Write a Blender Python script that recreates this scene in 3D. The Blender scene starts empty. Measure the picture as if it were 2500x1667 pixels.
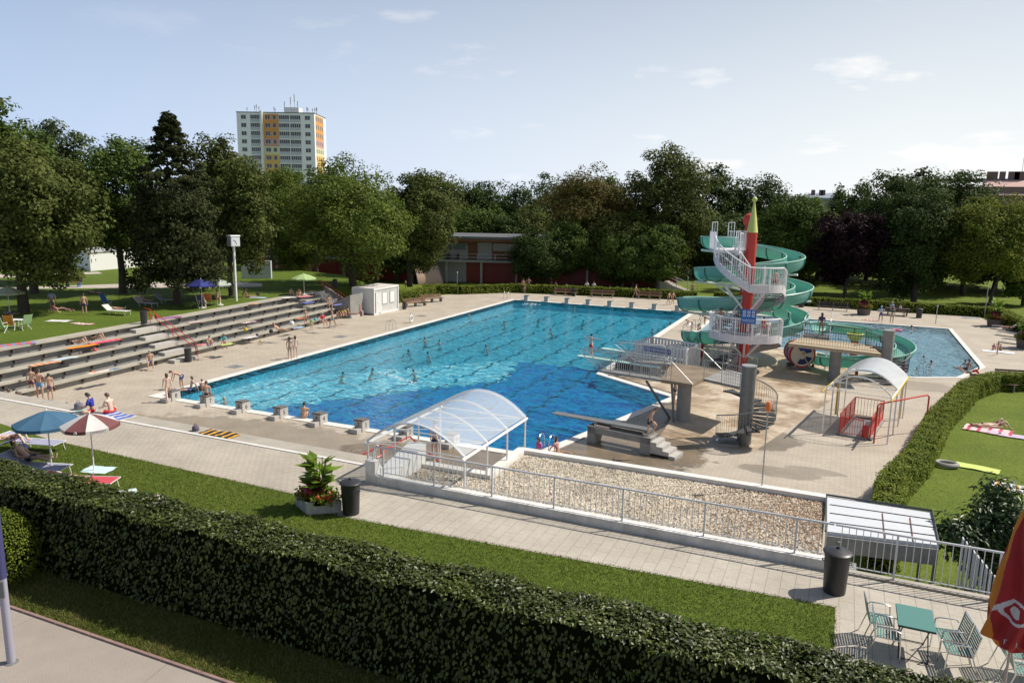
import bpy, bmesh, math, random
import numpy as np
from mathutils import Vector, Matrix
from mathutils.geometry import tessellate_polygon
random.seed(7); RNG=np.random.default_rng(7)
SC=bpy.context.scene; COL=SC.collection
R=math.radians; sin=math.sin; cos=math.cos; PI=math.pi
T=2.25                      # level of the upper terrace above the pool deck
# ---------- camera (calibrated on the 50 m pool) ----------
CW,CH=2500,1667
CP=[33.3454553,-29.9426366,11.0191262,-0.411865056,0.180792467,0.0168738605,1838.48408]
def _cam():
    cx,cy,cz,yaw,pit,rol,f=CP
    fw=Vector((sin(yaw)*cos(pit),cos(yaw)*cos(pit),-sin(pit)))
    r=Vector((cos(yaw),-sin(yaw),0)); u=r.cross(fw)
    c,s=cos(rol),sin(rol)
    return Vector((cx,cy,cz)),c*r+s*u,-s*r+c*u,fw,f
C0,CR,CU,CF,FP=_cam()
def ray(x,y): return CF*FP+CR*(x-CW/2)-CU*(y-CH/2)
def G(x,y,z=0.0):           # point of the level z seen at photo pixel x,y
    d=ray(x,y); t=(z-C0.z)/d.z; return C0+t*d
def GY(x,y,Y):              # point of the vertical plane at Y
    d=ray(x,y); t=(Y-C0.y)/d.y; return C0+t*d
def GX(x,y,X):
    d=ray(x,y); t=(X-C0.x)/d.x; return C0+t*d
def PX(P):                  # photo px per metre at P
    return FP/((Vector(P)-C0).dot(CF))
cd=bpy.data.cameras.new('camera'); co=bpy.data.objects.new('camera',cd); COL.objects.link(co)
M=Matrix((CR,CU,-CF)).transposed().to_4x4(); M.translation=C0; co.matrix_world=M
cd.sensor_width=36; cd.lens=FP/CW*36; cd.clip_start=.1; cd.clip_end=5000; SC.camera=co
SC.render.resolution_x=1024; SC.render.resolution_y=682
# ---------- materials ----------
def mat(name,col,rough=.7,metal=0,var=0.0,vscale=3.0,bump=0.0,bscale=20.0,spec=.5,col2=None,trans=0.0,alpha=1.0,island=0.0,detail=4):
    m=bpy.data.materials.new(name); m.use_nodes=True; nt=m.node_tree; N=nt.nodes; L=nt.links
    b=N['Principled BSDF']; b.inputs['Roughness'].default_value=rough; b.inputs['Metallic'].default_value=metal
    b.inputs['Specular IOR Level'].default_value=spec
    c=(*col,1); b.inputs['Base Color'].default_value=c
    tc=None
    if var or bump or col2:
        tc=N.new('ShaderNodeTexCoord')
    src=None
    if var or col2:
        n=N.new('ShaderNodeTexNoise'); n.inputs['Scale'].default_value=vscale; n.inputs['Detail'].default_value=detail
        n.inputs['Roughness'].default_value=.6
        L.new(tc.outputs['Object'],n.inputs['Vector'])
        cr=N.new('ShaderNodeValToRGB'); e=cr.color_ramp.elements
        e[0].position=.32; e[1].position=.68
        a=col2 if col2 else tuple(x*(1-var) for x in col)
        d=col if col2 else tuple(min(1,x*(1+var)) for x in col)
        e[0].color=(*a,1); e[1].color=(*d,1)
        L.new(n.outputs['Fac'],cr.inputs['Fac']); src=cr.outputs['Color']
    if island:
        g=N.new('ShaderNodeNewGeometry'); mr=N.new('ShaderNodeMapRange')
        mr.inputs['To Min'].default_value=1-island; mr.inputs['To Max'].default_value=1+island
        L.new(g.outputs['Random Per Island'],mr.inputs['Value'])
        mx=N.new('ShaderNodeVectorMath'); mx.operation='SCALE'
        if src: L.new(src,mx.inputs[0])
        else: mx.inputs[0].default_value=col
        L.new(mr.outputs['Result'],mx.inputs['Scale']); src=mx.outputs[0]
    if src: L.new(src,b.inputs['Base Color'])
    if bump:
        n2=N.new('ShaderNodeTexNoise'); n2.inputs['Scale'].default_value=bscale; n2.inputs['Detail'].default_value=5
        L.new(tc.outputs['Object'],n2.inputs['Vector'])
        bp=N.new('ShaderNodeBump'); bp.inputs['Strength'].default_value=bump; bp.inputs['Distance'].default_value=.05
        L.new(n2.outputs['Fac'],bp.inputs['Height']); L.new(bp.outputs[0],b.inputs['Normal'])
    if trans:
        out=N['Material Output']; t=N.new('ShaderNodeBsdfTranslucent'); ms=N.new('ShaderNodeMixShader'); ms.inputs[0].default_value=trans
        if src: L.new(src,t.inputs['Color'])
        else: t.inputs['Color'].default_value=c
        L.new(b.outputs[0],ms.inputs[1]); L.new(t.outputs[0],ms.inputs[2]); L.new(ms.outputs[0],out.inputs[0])
    if alpha<1:
        b.inputs['Alpha'].default_value=alpha
    return m
MT={}
def mc(name,col,**k):       # cached simple material
    if name not in MT: MT[name]=mat(name,col,**k)
    return MT[name]
# ---------- mesh builder ----------
class MB:
    def __init__(s): s.v=[]; s.f=[]; s.sm=False
    def add(s,vs,fs):
        o=len(s.v); s.v+= [tuple(v) for v in vs]; s.f+=[tuple(i+o for i in f) for f in fs]; return s
    def box(s,c,d,rz=0,taper=1.0):
        cx,cy,cz=c; x,y,z=d[0]/2,d[1]/2,d[2]/2; ca,sa=cos(rz),sin(rz); vs=[]
        for k in (-1,1):
            t=taper if k==1 else 1
            for a,b in ((-1,-1),(1,-1),(1,1),(-1,1)):
                px,py=a*x*t,b*y*t; vs.append((cx+px*ca-py*sa,cy+px*sa+py*ca,cz+k*z))
        return s.add(vs,[(3,2,1,0),(4,5,6,7),(0,1,5,4),(1,2,6,5),(2,3,7,6),(3,0,4,7)])
    def bx(s,x0,x1,y0,y1,z0,z1): return s.box(((x0+x1)/2,(y0+y1)/2,(z0+z1)/2),(abs(x1-x0),abs(y1-y0),abs(z1-z0)))
    def prism(s,poly,z0,z1,caps=True):
        n=len(poly); 
        a=sum(poly[i][0]*poly[(i+1)%n][1]-poly[(i+1)%n][0]*poly[i][1] for i in range(n))
        if a<0: poly=poly[::-1]
        zt=z1 if hasattr(z1,'__len__') else [z1]*n
        vs=[(p[0],p[1],z0) for p in poly]+[(p[0],p[1],zt[i]) for i,p in enumerate(poly)]
        fs=[(i,(i+1)%n,n+(i+1)%n,n+i) for i in range(n)]
        if caps: fs+=[tuple(range(n-1,-1,-1)),tuple(range(n,2*n))]
        return s.add(vs,fs)
    def seg(s,p,q,r,n=6,r2=None,caps=True):
        p=Vector(p); q=Vector(q); d=q-p
        if d.length<1e-6: return s
        d.normalize(); a=d.orthogonal().normalized(); b=d.cross(a); r2=r if r2 is None else r2; vs=[]
        for c,rr in ((p,r),(q,r2)):
            for i in range(n):
                t=2*PI*i/n; vs.append(c+a*(rr*cos(t))+b*(rr*sin(t)))
        fs=[(i,(i+1)%n,n+(i+1)%n,n+i) for i in range(n)]
        if caps: fs+=[tuple(range(n-1,-1,-1)),tuple(range(n,2*n))]
        return s.add(vs,fs)
    def tube(s,pts,r,n=6,closed=False):
        pts=[Vector(p) for p in pts]; m=len(pts); rr=r if hasattr(r,'__len__') else [r]*m; vs=[]; a=None
        for i,p in enumerate(pts):
            if closed: d=pts[(i+1)%m]-pts[i-1]
            else: d=pts[min(i+1,m-1)]-pts[max(i-1,0)]
            if d.length<1e-9: d=Vector((0,0,1))
            d.normalize()
            if a is None: a=d.orthogonal().normalized()
            a=(a-d*a.dot(d)); a=a.normalized() if a.length>1e-6 else d.orthogonal().normalized()
            b=d.cross(a)
            for k in range(n):
                t=2*PI*k/n; vs.append(p+a*(rr[i]*cos(t))+b*(rr[i]*sin(t)))
        fs=[]
        for i in range(m if closed else m-1):
            j=(i+1)%m
            for k in range(n): fs.append((i*n+k,i*n+(k+1)%n,j*n+(k+1)%n,j*n+k))
        if not closed: fs+=[tuple(range(n-1,-1,-1)),tuple((m-1)*n+k for k in range(n))]
        return s.add(vs,fs)
    def lathe(s,c,prof,n=16,a0=0,ax=None):
        c=Vector(c); m=len(prof); vs=[]
        for r,z in prof:
            for i in range(n):
                t=a0+2*PI*i/n; vs.append((c.x+r*cos(t),c.y+r*sin(t),c.z+z))
        fs=[(i*n+k,i*n+(k+1)%n,(i+1)*n+(k+1)%n,(i+1)*n+k) for i in range(m-1) for k in range(n)]
        fs+=[tuple(range(n-1,-1,-1)),tuple((m-1)*n+k for k in range(n))]
        return s.add(vs,fs)
    def ball(s,c,r,n=10,m=7,sq=1.0):
        return s.lathe(c,[(max(.001,r*sin(PI*j/m)),-r*cos(PI*j/m)*sq) for j in range(m+1)],n)
    def quad(s,a,b,c,d): return s.add([a,b,c,d],[(0,1,2,3)])
    def sweep(s,pts,prof,side=None,closedp=True):   # prof (side,up) swept along pts, section kept upright
        m=len(pts); n=len(prof); vs=[]; pts=[Vector(p) for p in pts]
        for i,p in enumerate(pts):
            d=pts[min(i+1,m-1)]-pts[max(i-1,0)]; d.z=0; d.normalize(); sd=Vector((d.y,-d.x,0))
            for a,b in prof: vs.append(p+sd*a+Vector((0,0,b)))
        fs=[]
        for i in range(m-1):
            for k in range(n if closedp else n-1): fs.append((i*n+k,i*n+(k+1)%n,(i+1)*n+(k+1)%n,(i+1)*n+k))
        if closedp: fs+=[tuple(range(n-1,-1,-1)),tuple((m-1)*n+k for k in range(n))]
        return s.add(vs,fs)
WL={}
def mesh(name,v,f,mt,smooth=False):
    me=bpy.data.meshes.new(name); me.from_pydata(v,[],f)
    if mt: me.materials.append(mt)
    me.validate()
    bm=bmesh.new(); bm.from_mesh(me); bmesh.ops.recalc_face_normals(bm,faces=bm.faces); bm.to_mesh(me); bm.free()
    if smooth:
        me.shade_smooth()
        try: me.set_sharp_from_angle(angle=R(40))
        except Exception: pass
    me.update(); return me
def obj(name,mb,mt,parent=None,local=False,smooth=False,label=None):
    v=mb.v
    if parent is None:
        a=np.array(v); o=(float(a[:,0].mean()),float(a[:,1].mean()),float(a[:,2].min()))
        v=(a-np.array(o)).tolist(); loc=o
    elif not local:
        o=WL[parent.name]; v=(np.array(v)-np.array(o)).tolist(); loc=(0,0,0)
    else: o=(0,0,0); loc=(0,0,0)
    ob=bpy.data.objects.new(name,mesh(name,v,mb.f,mt,smooth)); COL.objects.link(ob)
    if parent is not None: ob.parent=parent
    ob.location=loc
    WL[ob.name]=tuple(o)
    if label: ob['label']=label
    return ob
def tag(o,label=None,cat=None,group=None,kind=None):
    if label: o['label']=label
    if cat: o['category']=cat
    if group: o['group']=group
    if kind: o['kind']=kind
    return o
def thing(name,label,cat,loc=(0,0,0),rz=0,group=None):
    o=bpy.data.objects.new(name,None); COL.objects.link(o); o.empty_display_size=.3
    o.location=loc; o.rotation_euler=(0,0,rz); WL[o.name]=tuple(loc); return tag(o,label,cat,group)
def struct(name,mb,mt,smooth=False): return tag(obj(name,mb,mt,smooth=smooth),kind='structure')
def dup(o,loc=None,rz=None,label=None,group=None,scale=None,parent=None):
    c=o.copy(); COL.objects.link(c); c.parent=parent
    if loc is not None: c.location=loc
    if rz is not None: c.rotation_euler=(0,0,rz)
    if scale is not None: c.scale=(scale,)*3
    if label: c['label']=label
    if group: c['group']=group
    for ch in list(o.children): dup(ch,parent=c)
    return c
def poly_sheet(loops,z):
    """flat sheet from outer loop + holes"""
    ls=[[Vector((p[0],p[1],0)) for p in l] for l in loops]
    tris=tessellate_polygon(ls); flat=[p for l in ls for p in l]
    mb=MB(); mb.v=[(p.x,p.y,z) for p in flat]
    mb.f=[t if (flat[t[1]]-flat[t[0]]).cross(flat[t[2]]-flat[t[0]]).z>0 else t[::-1] for t in tris]
    return mb
def sheet_obj(name,mb,mt,kind='structure'):
    me=bpy.data.meshes.new(name); me.from_pydata(mb.v,[],mb.f); me.materials.append(mt); me.update()
    ob=bpy.data.objects.new(name,me); COL.objects.link(ob); WL[ob.name]=(0,0,0)
    if kind: ob['kind']=kind
    return ob
def offset(poly,d):         # outward offset for ccw polygon
    n=len(poly); out=[]
    a=sum(poly[i][0]*poly[(i+1)%n][1]-poly[(i+1)%n][0]*poly[i][1] for i in range(n))
    s=1 if a>0 else -1
    for i in range(n):
        p0,p1,p2=Vector(poly[i-1][:2]),Vector(poly[i][:2]),Vector(poly[(i+1)%n][:2])
        e1=(p1-p0).normalized(); e2=(p2-p1).normalized()
        n1=Vector((e1.y,-e1.x))*s; n2=Vector((e2.y,-e2.x))*s
        b=(n1+n2); b=b.normalized() if b.length>1e-6 else n1
        k=d/max(.35,b.dot(n1)); out.append((p1.x+b.x*k,p1.y+b.y*k))
    return out
# ================= WORLD, SUN =================
SAZ,SEL=R(52),R(50)
w=bpy.data.worlds.new('World'); SC.world=w; w.use_nodes=True
nt=w.node_tree; N=nt.nodes; L=nt.links
bg=N['Background']; sky=N.new('ShaderNodeTexSky'); sky.sky_type='NISHITA'; sky.sun_disc=False
sky.sun_elevation=SEL; sky.sun_rotation=SAZ; sky.altitude=200; sky.air_density=1.0; sky.dust_density=1.6; sky.ozone_density=1.5
# thin clouds in the sky: noise in direction space
tc=N.new('ShaderNodeTexCoord'); mp=N.new('ShaderNodeMapping'); mp.inputs['Scale'].default_value=(1,1,3.4); mp.inputs['Location'].default_value=(3.1,.35,.1)
L.new(tc.outputs['Generated'],mp.inputs['Vector'])
cn=N.new('ShaderNodeTexNoise'); cn.inputs['Scale'].default_value=5.5; cn.inputs['Detail'].default_value=7; cn.inputs['Roughness'].default_value=.55
L.new(mp.outputs[0],cn.inputs['Vector'])
cr=N.new('ShaderNodeValToRGB'); cr.color_ramp.elements[0].position=.585; cr.color_ramp.elements[1].position=.72
cr.color_ramp.elements[0].color=(0,0,0,1); cr.color_ramp.elements[1].color=(.75,.75,.75,1)
L.new(cn.outputs['Fac'],cr.inputs['Fac'])
# thin haze veil near the horizon
sx=N.new('ShaderNodeSeparateXYZ'); L.new(tc.outputs['Generated'],sx.inputs[0])
hz=N.new('ShaderNodeMapRange'); hz.inputs['From Min'].default_value=.0; hz.inputs['From Max'].default_value=.42; hz.inputs['To Min'].default_value=.92; hz.inputs['To Max'].default_value=.12
L.new(sx.outputs['Z'],hz.inputs['Value'])
dp_=N.new('ShaderNodeVectorMath'); dp_.operation='DOT_PRODUCT'; dp_.inputs[1].default_value=(.916,.40,0); L.new(tc.outputs['Generated'],dp_.inputs[0])
az=N.new('ShaderNodeMapRange'); az.inputs['From Min'].default_value=-.55; az.inputs['From Max'].default_value=.45; L.new(dp_.outputs['Value'],az.inputs['Value'])
vc=N.new('ShaderNodeMixRGB'); vc.inputs['Color1'].default_value=(7.6,9.4,12.9,1); vc.inputs['Color2'].default_value=(12.6,13.0,13.2,1); L.new(az.outputs[0],vc.inputs['Fac'])
vx=N.new('ShaderNodeMixRGB'); L.new(vc.outputs[0],vx.inputs['Color2'])
L.new(hz.outputs[0],vx.inputs['Fac']); L.new(sky.outputs[0],vx.inputs['Color1'])
cx=N.new('ShaderNodeMixRGB'); cx.inputs['Color2'].default_value=(14.5,13.9,13.2,1)
cm=N.new('ShaderNodeMixRGB'); cm.blend_type='MULTIPLY'; cm.inputs['Fac'].default_value=1; L.new(cr.outputs['Color'],cm.inputs['Color1']); L.new(az.outputs[0],cm.inputs['Color2']); L.new(cm.outputs[0],cx.inputs['Fac']); L.new(vx.outputs[0],cx.inputs['Color1'])
L.new(cx.outputs[0],bg.inputs['Color']); bg.inputs['Strength'].default_value=.075
sd=bpy.data.lights.new('sun','SUN'); sd.energy=5.0; sd.angle=R(.5); sd.color=(1,.93,.82)
so=bpy.data.objects.new('sun',sd); COL.objects.link(so)
SV=Vector((sin(SAZ)*cos(SEL),cos(SAZ)*cos(SEL),sin(SEL))); so.rotation_euler=SV.to_track_quat('Z','Y').to_euler(); so.location=(60,40,60)
SC.view_settings.view_transform='Standard'; SC.view_settings.look='None'; SC.view_settings.exposure=.15; SC.view_settings.gamma=1
# ================= ground materials =================
def noise_nodes(nt,scale,detail=4,rough=.6,vec=None,dist=0):
    n=nt.nodes.new('ShaderNodeTexNoise'); n.inputs['Scale'].default_value=scale; n.inputs['Detail'].default_value=detail; n.inputs['Roughness'].default_value=rough
    n.inputs['Distortion'].default_value=dist
    if vec is None:
        t=nt.nodes.new('ShaderNodeTexCoord'); vec=t.outputs['Object']
    nt.links.new(vec,n.inputs['Vector']); return n
def ramp(nt,src,stops):
    c=nt.nodes.new('ShaderNodeValToRGB'); e=c.color_ramp.elements
    while len(e)<len(stops): e.new(.5)
    for i,(p,col) in enumerate(stops): e[i].position=p; e[i].color=(*col,1) if len(col)==3 else col
    nt.links.new(src,c.inputs['Fac']); return c.outputs['Color']
def mix(nt,fac,a,b,mode='MIX'):
    m=nt.nodes.new('ShaderNodeMixRGB'); m.blend_type=mode
    for k,x in (('Fac',fac),('Color1',a),('Color2',b)):
        if hasattr(x,'links') or hasattr(x,'is_linked'): nt.links.new(x,m.inputs[k])
        elif k=='Fac': m.inputs[k].default_value=x
        else: m.inputs[k].default_value=(*x,1)
    return m.outputs[0]
def newmat(name):
    m=bpy.data.materials.new(name); m.use_nodes=True; return m,m.node_tree,m.node_tree.nodes['Principled BSDF']
def grass_mat(name,a,b,dry,dryamt=.62):
    m,nt,p=newmat(name); n1=noise_nodes(nt,.35,5); n2=noise_nodes(nt,9,5,.7); n3=noise_nodes(nt,.8,6,.7)
    c1=ramp(nt,n1.outputs['Fac'],[(.35,a),(.65,b)])
    c2=ramp(nt,n2.outputs['Fac'],[(.3,(.55,.55,.55)),(.7,(1.35,1.35,1.25))])
    c=mix(nt,1.0,c1,c2,'MULTIPLY')
    d=ramp(nt,n3.outputs['Fac'],[(dryamt,(0,0,0)),(dryamt+.12,(.7,.7,.7))])
    c=mix(nt,d,c,dry); nt.links.new(c,p.inputs['Base Color']); p.inputs['Roughness'].default_value=.85; p.inputs['Specular IOR Level'].default_value=.15
    n4=noise_nodes(nt,45,4,.7); bp=nt.nodes.new('ShaderNodeBump'); bp.inputs['Strength'].default_value=.8; bp.inputs['Distance'].default_value=.04
    nt.links.new(n4.outputs['Fac'],bp.inputs['Height']); nt.links.new(bp.outputs[0],p.inputs['Normal']); return m
GRASS=grass_mat('lawn_grass',(.105,.15,.020),(.14,.185,.026),(.19,.18,.055))
GRASSN=grass_mat('near_lawn_grass',(.085,.130,.016),(.105,.150,.020),(.15,.15,.04),.66)
def paver_mat(name,c1,c2,mortar,bw,bh,rot=0,stain=.0,msize=.008,wet=None):
    m,nt,p=newmat(name); t=nt.nodes.new('ShaderNodeTexCoord'); mp=nt.nodes.new('ShaderNodeMapping'); mp.inputs['Rotation'].default_value=(0,0,rot)
    nt.links.new(t.outputs['Object'],mp.inputs['Vector'])
    b=nt.nodes.new('ShaderNodeTexBrick'); b.inputs['Scale'].default_value=1; b.inputs['Brick Width'].default_value=bw; b.inputs['Row Height'].default_value=bh
    b.inputs['Mortar Size'].default_value=msize; b.inputs['Mortar Smooth'].default_value=.3; b.inputs['Color1'].default_value=(*c1,1); b.inputs['Color2'].default_value=(*c2,1); b.inputs['Mortar'].default_value=(*mortar,1)
    nt.links.new(mp.outputs[0],b.inputs['Vector'])
    n=noise_nodes(nt,.5,7,.62); sc=ramp(nt,n.outputs['Fac'],[(.3,(.84,.83,.82)),(.7,(1.12,1.12,1.12))])
    c=mix(nt,1.0,b.outputs['Color'],sc,'MULTIPLY')
    n2=noise_nodes(nt,14,5,.7); s2=ramp(nt,n2.outputs['Fac'],[(.3,(.88,.88,.88)),(.7,(1.1,1.1,1.1))]); c=mix(nt,1.0,c,s2,'MULTIPLY')
    rg=None
    if stain:
        n3=noise_nodes(nt,.16,8,.66,dist=.6); k=ramp(nt,n3.outputs['Fac'],[(.56,(0,0,0)),(.60,(stain,)*3)])
        c=mix(nt,k,c,tuple(x*.55 for x in c1))
    if wet:     # wet, brownish patches where bathers drip: list of (x,y,rx,ry)
        acc=None
        for (x,y,rx,ry,s) in wet:
            mm=nt.nodes.new('ShaderNodeMapping'); mm.vector_type='TEXTURE'; mm.inputs['Location'].default_value=(x,y,0); mm.inputs['Scale'].default_value=(rx,ry,50)
            nt.links.new(t.outputs['Object'],mm.inputs['Vector'])
            nn=noise_nodes(nt,.9,7,.65); vs=nt.nodes.new('ShaderNodeVectorMath'); vs.operation='LENGTH'; nt.links.new(mm.outputs[0],vs.inputs[0])
            ad=nt.nodes.new('ShaderNodeMath'); ad.operation='ADD'; nt.links.new(vs.outputs['Value'],ad.inputs[0]); nt.links.new(nn.outputs['Fac'],ad.inputs[1])
            f=ramp(nt,ad.outputs[0],[(0,(s,)*3),(1,(0,0,0))]); 
            cr=nt.nodes[-1] if False else None
            mr=nt.nodes.new('ShaderNodeMapRange'); mr.inputs['From Min'].default_value=1.42; mr.inputs['From Max'].default_value=1.52; mr.inputs['To Min'].default_value=s; mr.inputs['To Max'].default_value=0
            nt.links.new(ad.outputs[0],mr.inputs['Value'])
            if acc is None: acc=mr.outputs[0]
            else:
                mx=nt.nodes.new('ShaderNodeMath'); mx.operation='MAXIMUM'; nt.links.new(acc,mx.inputs[0]); nt.links.new(mr.outputs[0],mx.inputs[1]); acc=mx.outputs[0]
        n5=noise_nodes(nt,.7,6,.6); wc=ramp(nt,n5.outputs['Fac'],[(.35,(.13,.108,.082)),(.6,(.225,.175,.12))])
        c=mix(nt,acc,c,wc)
        mr2=nt.nodes.new('ShaderNodeMapRange'); mr2.inputs['To Min'].default_value=.75; mr2.inputs['To Max'].default_value=.22; nt.links.new(acc,mr2.inputs['Value']); nt.links.new(mr2.outputs[0],p.inputs['Roughness'])
    else: p.inputs['Roughness'].default_value=.8
    nt.links.new(c,p.inputs['Base Color'])
    bp=nt.nodes.new('ShaderNodeBump'); bp.inputs['Strength'].default_value=.25; bp.inputs['Distance'].default_value=.02
    nt.links.new(n2.outputs['Fac'],bp.inputs['Height']); nt.links.new(bp.outputs[0],p.inputs['Normal']); return m
WET=[(10,-4.5,10,3.6,.55),(24.5,3.2,4.2,4.2,1.0),(19,-3.4,6,3.5,1.0),(25.0,11.5,4.5,4.5,.9),(22,15,5,4,.9),(30.3,7.2,2.0,2.0,.8),(31.6,2.6,1.6,.7,.55),(33,3.4,1.3,.5,.5),(27.5,-2.2,2.5,.7,.7),(38,23.5,3,1.6,.4)]
DECK=paver_mat('pool_deck_pavers',(.44,.385,.31),(.41,.36,.29),(.27,.235,.19),.4,.2,0,0,.010,WET)
PAVE=paver_mat('terrace_pavers',(.42,.375,.31),(.39,.35,.29),(.25,.22,.18),.24,.16,0,.0,.010)
PATH=paver_mat('path_pavers',(.42,.385,.325),(.40,.365,.305),(.27,.24,.2),.8,.32,PI/2,0,.010)
CONC=mc('concrete',(.36,.33,.28),rough=.85,var=.12,vscale=1.3,bump=.2,bscale=30)
CONCG=mc('grey_concrete',(.27,.265,.25),rough=.85,var=.15,vscale=2,bump=.2,bscale=30)
WHITE=mc('white_paint',(.74,.74,.72),rough=.45,var=.05,vscale=2)
WHITEW=mat('weathered_white_plaster',(.66,.63,.59),rough=.8,col2=(.50,.47,.43),vscale=2.2,bump=.2,bscale=20,detail=8)
COPING=mat('white_coping',(.72,.70,.66),rough=.6,col2=(.62,.60,.55),vscale=2.5)
STEEL=mc('stainless_steel',(.55,.56,.57),rough=.28,metal=1)
GALV=mc('galvanised_steel',(.40,.41,.41),rough=.5,metal=.7,var=.1)
GREYP=mc('grey_paint',(.15,.155,.155),rough=.5,var=.1)
REDP=mc('red_paint',(.50,.035,.025),rough=.4,var=.06)
DARK=mc('dark_plastic',(.028,.028,.032),rough=.42,var=.1)
WOOD=mat('bench_wood',(.22,.12,.065),rough=.7,col2=(.15,.08,.045),vscale=6)
# ================= setting =================
POOL=[(-1.4,0),(21.3,0),(24.75,13.2),(18.95,17.0),(18.95,50),(-1.4,50)]
POOL2=[(21.9,32.6),(26,32.6),(31,33.2),(33.6,31.6),(35,26.2),(38.4,26.2),(41.0,27.6),(43.0,32.4),(43.0,51.5),(21.9,51.5)]
DECKP=[(-9.5,-9.3),(33.6,-9.3),(33.6,-5.9),(35.1,1.0),(37.9,12.9),(40.1,22.0),(42.6,25.6),(50.5,30.5),(51,44),(47,62.4),(31,62.2),(18.6,61),(-4.4,56.4),(-10.6,50.5),(-13,40),(-13,36.2),(-11.2,36.2),(-11.2,31),(-9.6,6.4),(-9.0,-9.3)][1:]
holes=[offset(POOL,.28),offset(POOL2,.28)]
sheet_obj('ground',poly_sheet([[(-900,-300),(900,-300),(900,1500),(-900,1500)]]+holes,-.03),GRASS)
sheet_obj('pool_deck',poly_sheet([DECKP]+holes,0),DECK)
def coping(name,poly,w,h=.035,mt=COPING):
    o=offset(poly,w); mb=poly_sheet([o,poly],h); n=len(poly)
    b=len(mb.v)
    mb.v+=[(p[0],p[1],-.4) for p in poly]+[(p[0],p[1],-.04) for p in o]
    for i in range(n):
        j=(i+1)%n; mb.f+=[(n+i,n+j,b+j,b+i)]; mb.f+=[(i,j,b+n+j,b+n+i)][:1]
    return struct(name,mb,mt)
coping('pool_coping',POOL,.48); coping('shallow_pool_coping',POOL2,.35)
def basin(name,poly,zf,mt,wm):
    n=len(poly); mb=MB(); mb.v=[(p[0],p[1],-.02) for p in poly]+[(p[0],p[1],zf) for p in poly]
    mb.f=[(i,(i+1)%n,n+(i+1)%n,n+i) for i in range(n)]
    struct(name+'_wall',mb,wm); sheet_obj(name+'_floor',poly_sheet([poly],zf),mt)
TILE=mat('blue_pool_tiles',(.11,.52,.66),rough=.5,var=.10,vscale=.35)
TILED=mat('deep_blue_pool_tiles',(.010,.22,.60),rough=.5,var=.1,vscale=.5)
TILE_LIGHT=mat('painted_light_pool_tiles',(.62,1.0,1.0),rough=.5,col2=(.09,.68,.92),vscale=1.5,detail=9)  # sunlight in the water painted as tile colour, noise for its glitter
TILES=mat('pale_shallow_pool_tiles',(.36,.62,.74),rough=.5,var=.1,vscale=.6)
basin('pool',POOL,-.85,TILE,TILE)
basin('shallow_pool',POOL2,-.55,TILES,TILES)
ZF=-.85
def sh(L): return [(C0.x+(x-C0.x)*1.06,C0.y+(y-C0.y)*1.06) for x,y in L]
def under(x,y): # floor point seen through the water at the surface point
    P=Vector((x,y,0)); d=(P-C0).normalized(); return (x+d.x/-d.z*1.9*.55, y+d.y/-d.z*1.9*.55)
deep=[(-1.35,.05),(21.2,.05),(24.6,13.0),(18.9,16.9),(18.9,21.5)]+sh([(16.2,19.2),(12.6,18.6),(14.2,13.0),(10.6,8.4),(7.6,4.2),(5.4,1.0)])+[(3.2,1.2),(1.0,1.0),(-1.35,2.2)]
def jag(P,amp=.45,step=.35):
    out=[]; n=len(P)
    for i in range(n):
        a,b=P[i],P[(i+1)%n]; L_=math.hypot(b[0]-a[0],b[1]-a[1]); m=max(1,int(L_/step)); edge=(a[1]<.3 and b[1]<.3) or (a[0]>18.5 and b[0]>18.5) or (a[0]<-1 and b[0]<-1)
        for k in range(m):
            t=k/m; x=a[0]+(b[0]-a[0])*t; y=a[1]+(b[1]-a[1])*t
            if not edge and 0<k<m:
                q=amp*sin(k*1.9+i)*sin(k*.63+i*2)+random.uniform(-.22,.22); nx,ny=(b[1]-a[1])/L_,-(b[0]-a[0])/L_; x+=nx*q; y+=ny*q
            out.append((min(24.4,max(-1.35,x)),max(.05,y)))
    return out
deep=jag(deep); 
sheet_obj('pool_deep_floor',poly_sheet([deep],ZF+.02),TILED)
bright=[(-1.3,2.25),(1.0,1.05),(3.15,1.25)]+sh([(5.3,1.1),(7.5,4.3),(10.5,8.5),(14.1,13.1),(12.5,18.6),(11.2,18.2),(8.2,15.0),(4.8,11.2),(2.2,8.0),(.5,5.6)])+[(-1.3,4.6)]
sheet_obj('pool_painted_light',poly_sheet([jag(bright,.6)],ZF+.03),TILE_LIGHT)  # patch of bright light laid on the floor as a pale polygon
LANE=mc('lane_line_tiles',(.015,.06,.09),rough=.5)
mb=MB()
for i in range(8):
    x=2.5*i; pts=[]
    y=2.2
    while y<48:
        y+=.30; k=.14*sin(y*2.3+i*2)+.09*sin(y*5.3+i)
        pts.append((x+k+random.uniform(-.05,.05),y))
    for a,b in zip(pts[:-1],pts[1:]):
        if random.random()<.22: continue
        w1=random.uniform(.05,.12); mb.quad((a[0]-w1,a[1],ZF+.05),(a[0]+w1,a[1],ZF+.05),(b[0]+w1,b[1],ZF+.05),(b[0]-w1,b[1],ZF+.05))
struct('lane_lines',mb,LANE)
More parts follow.
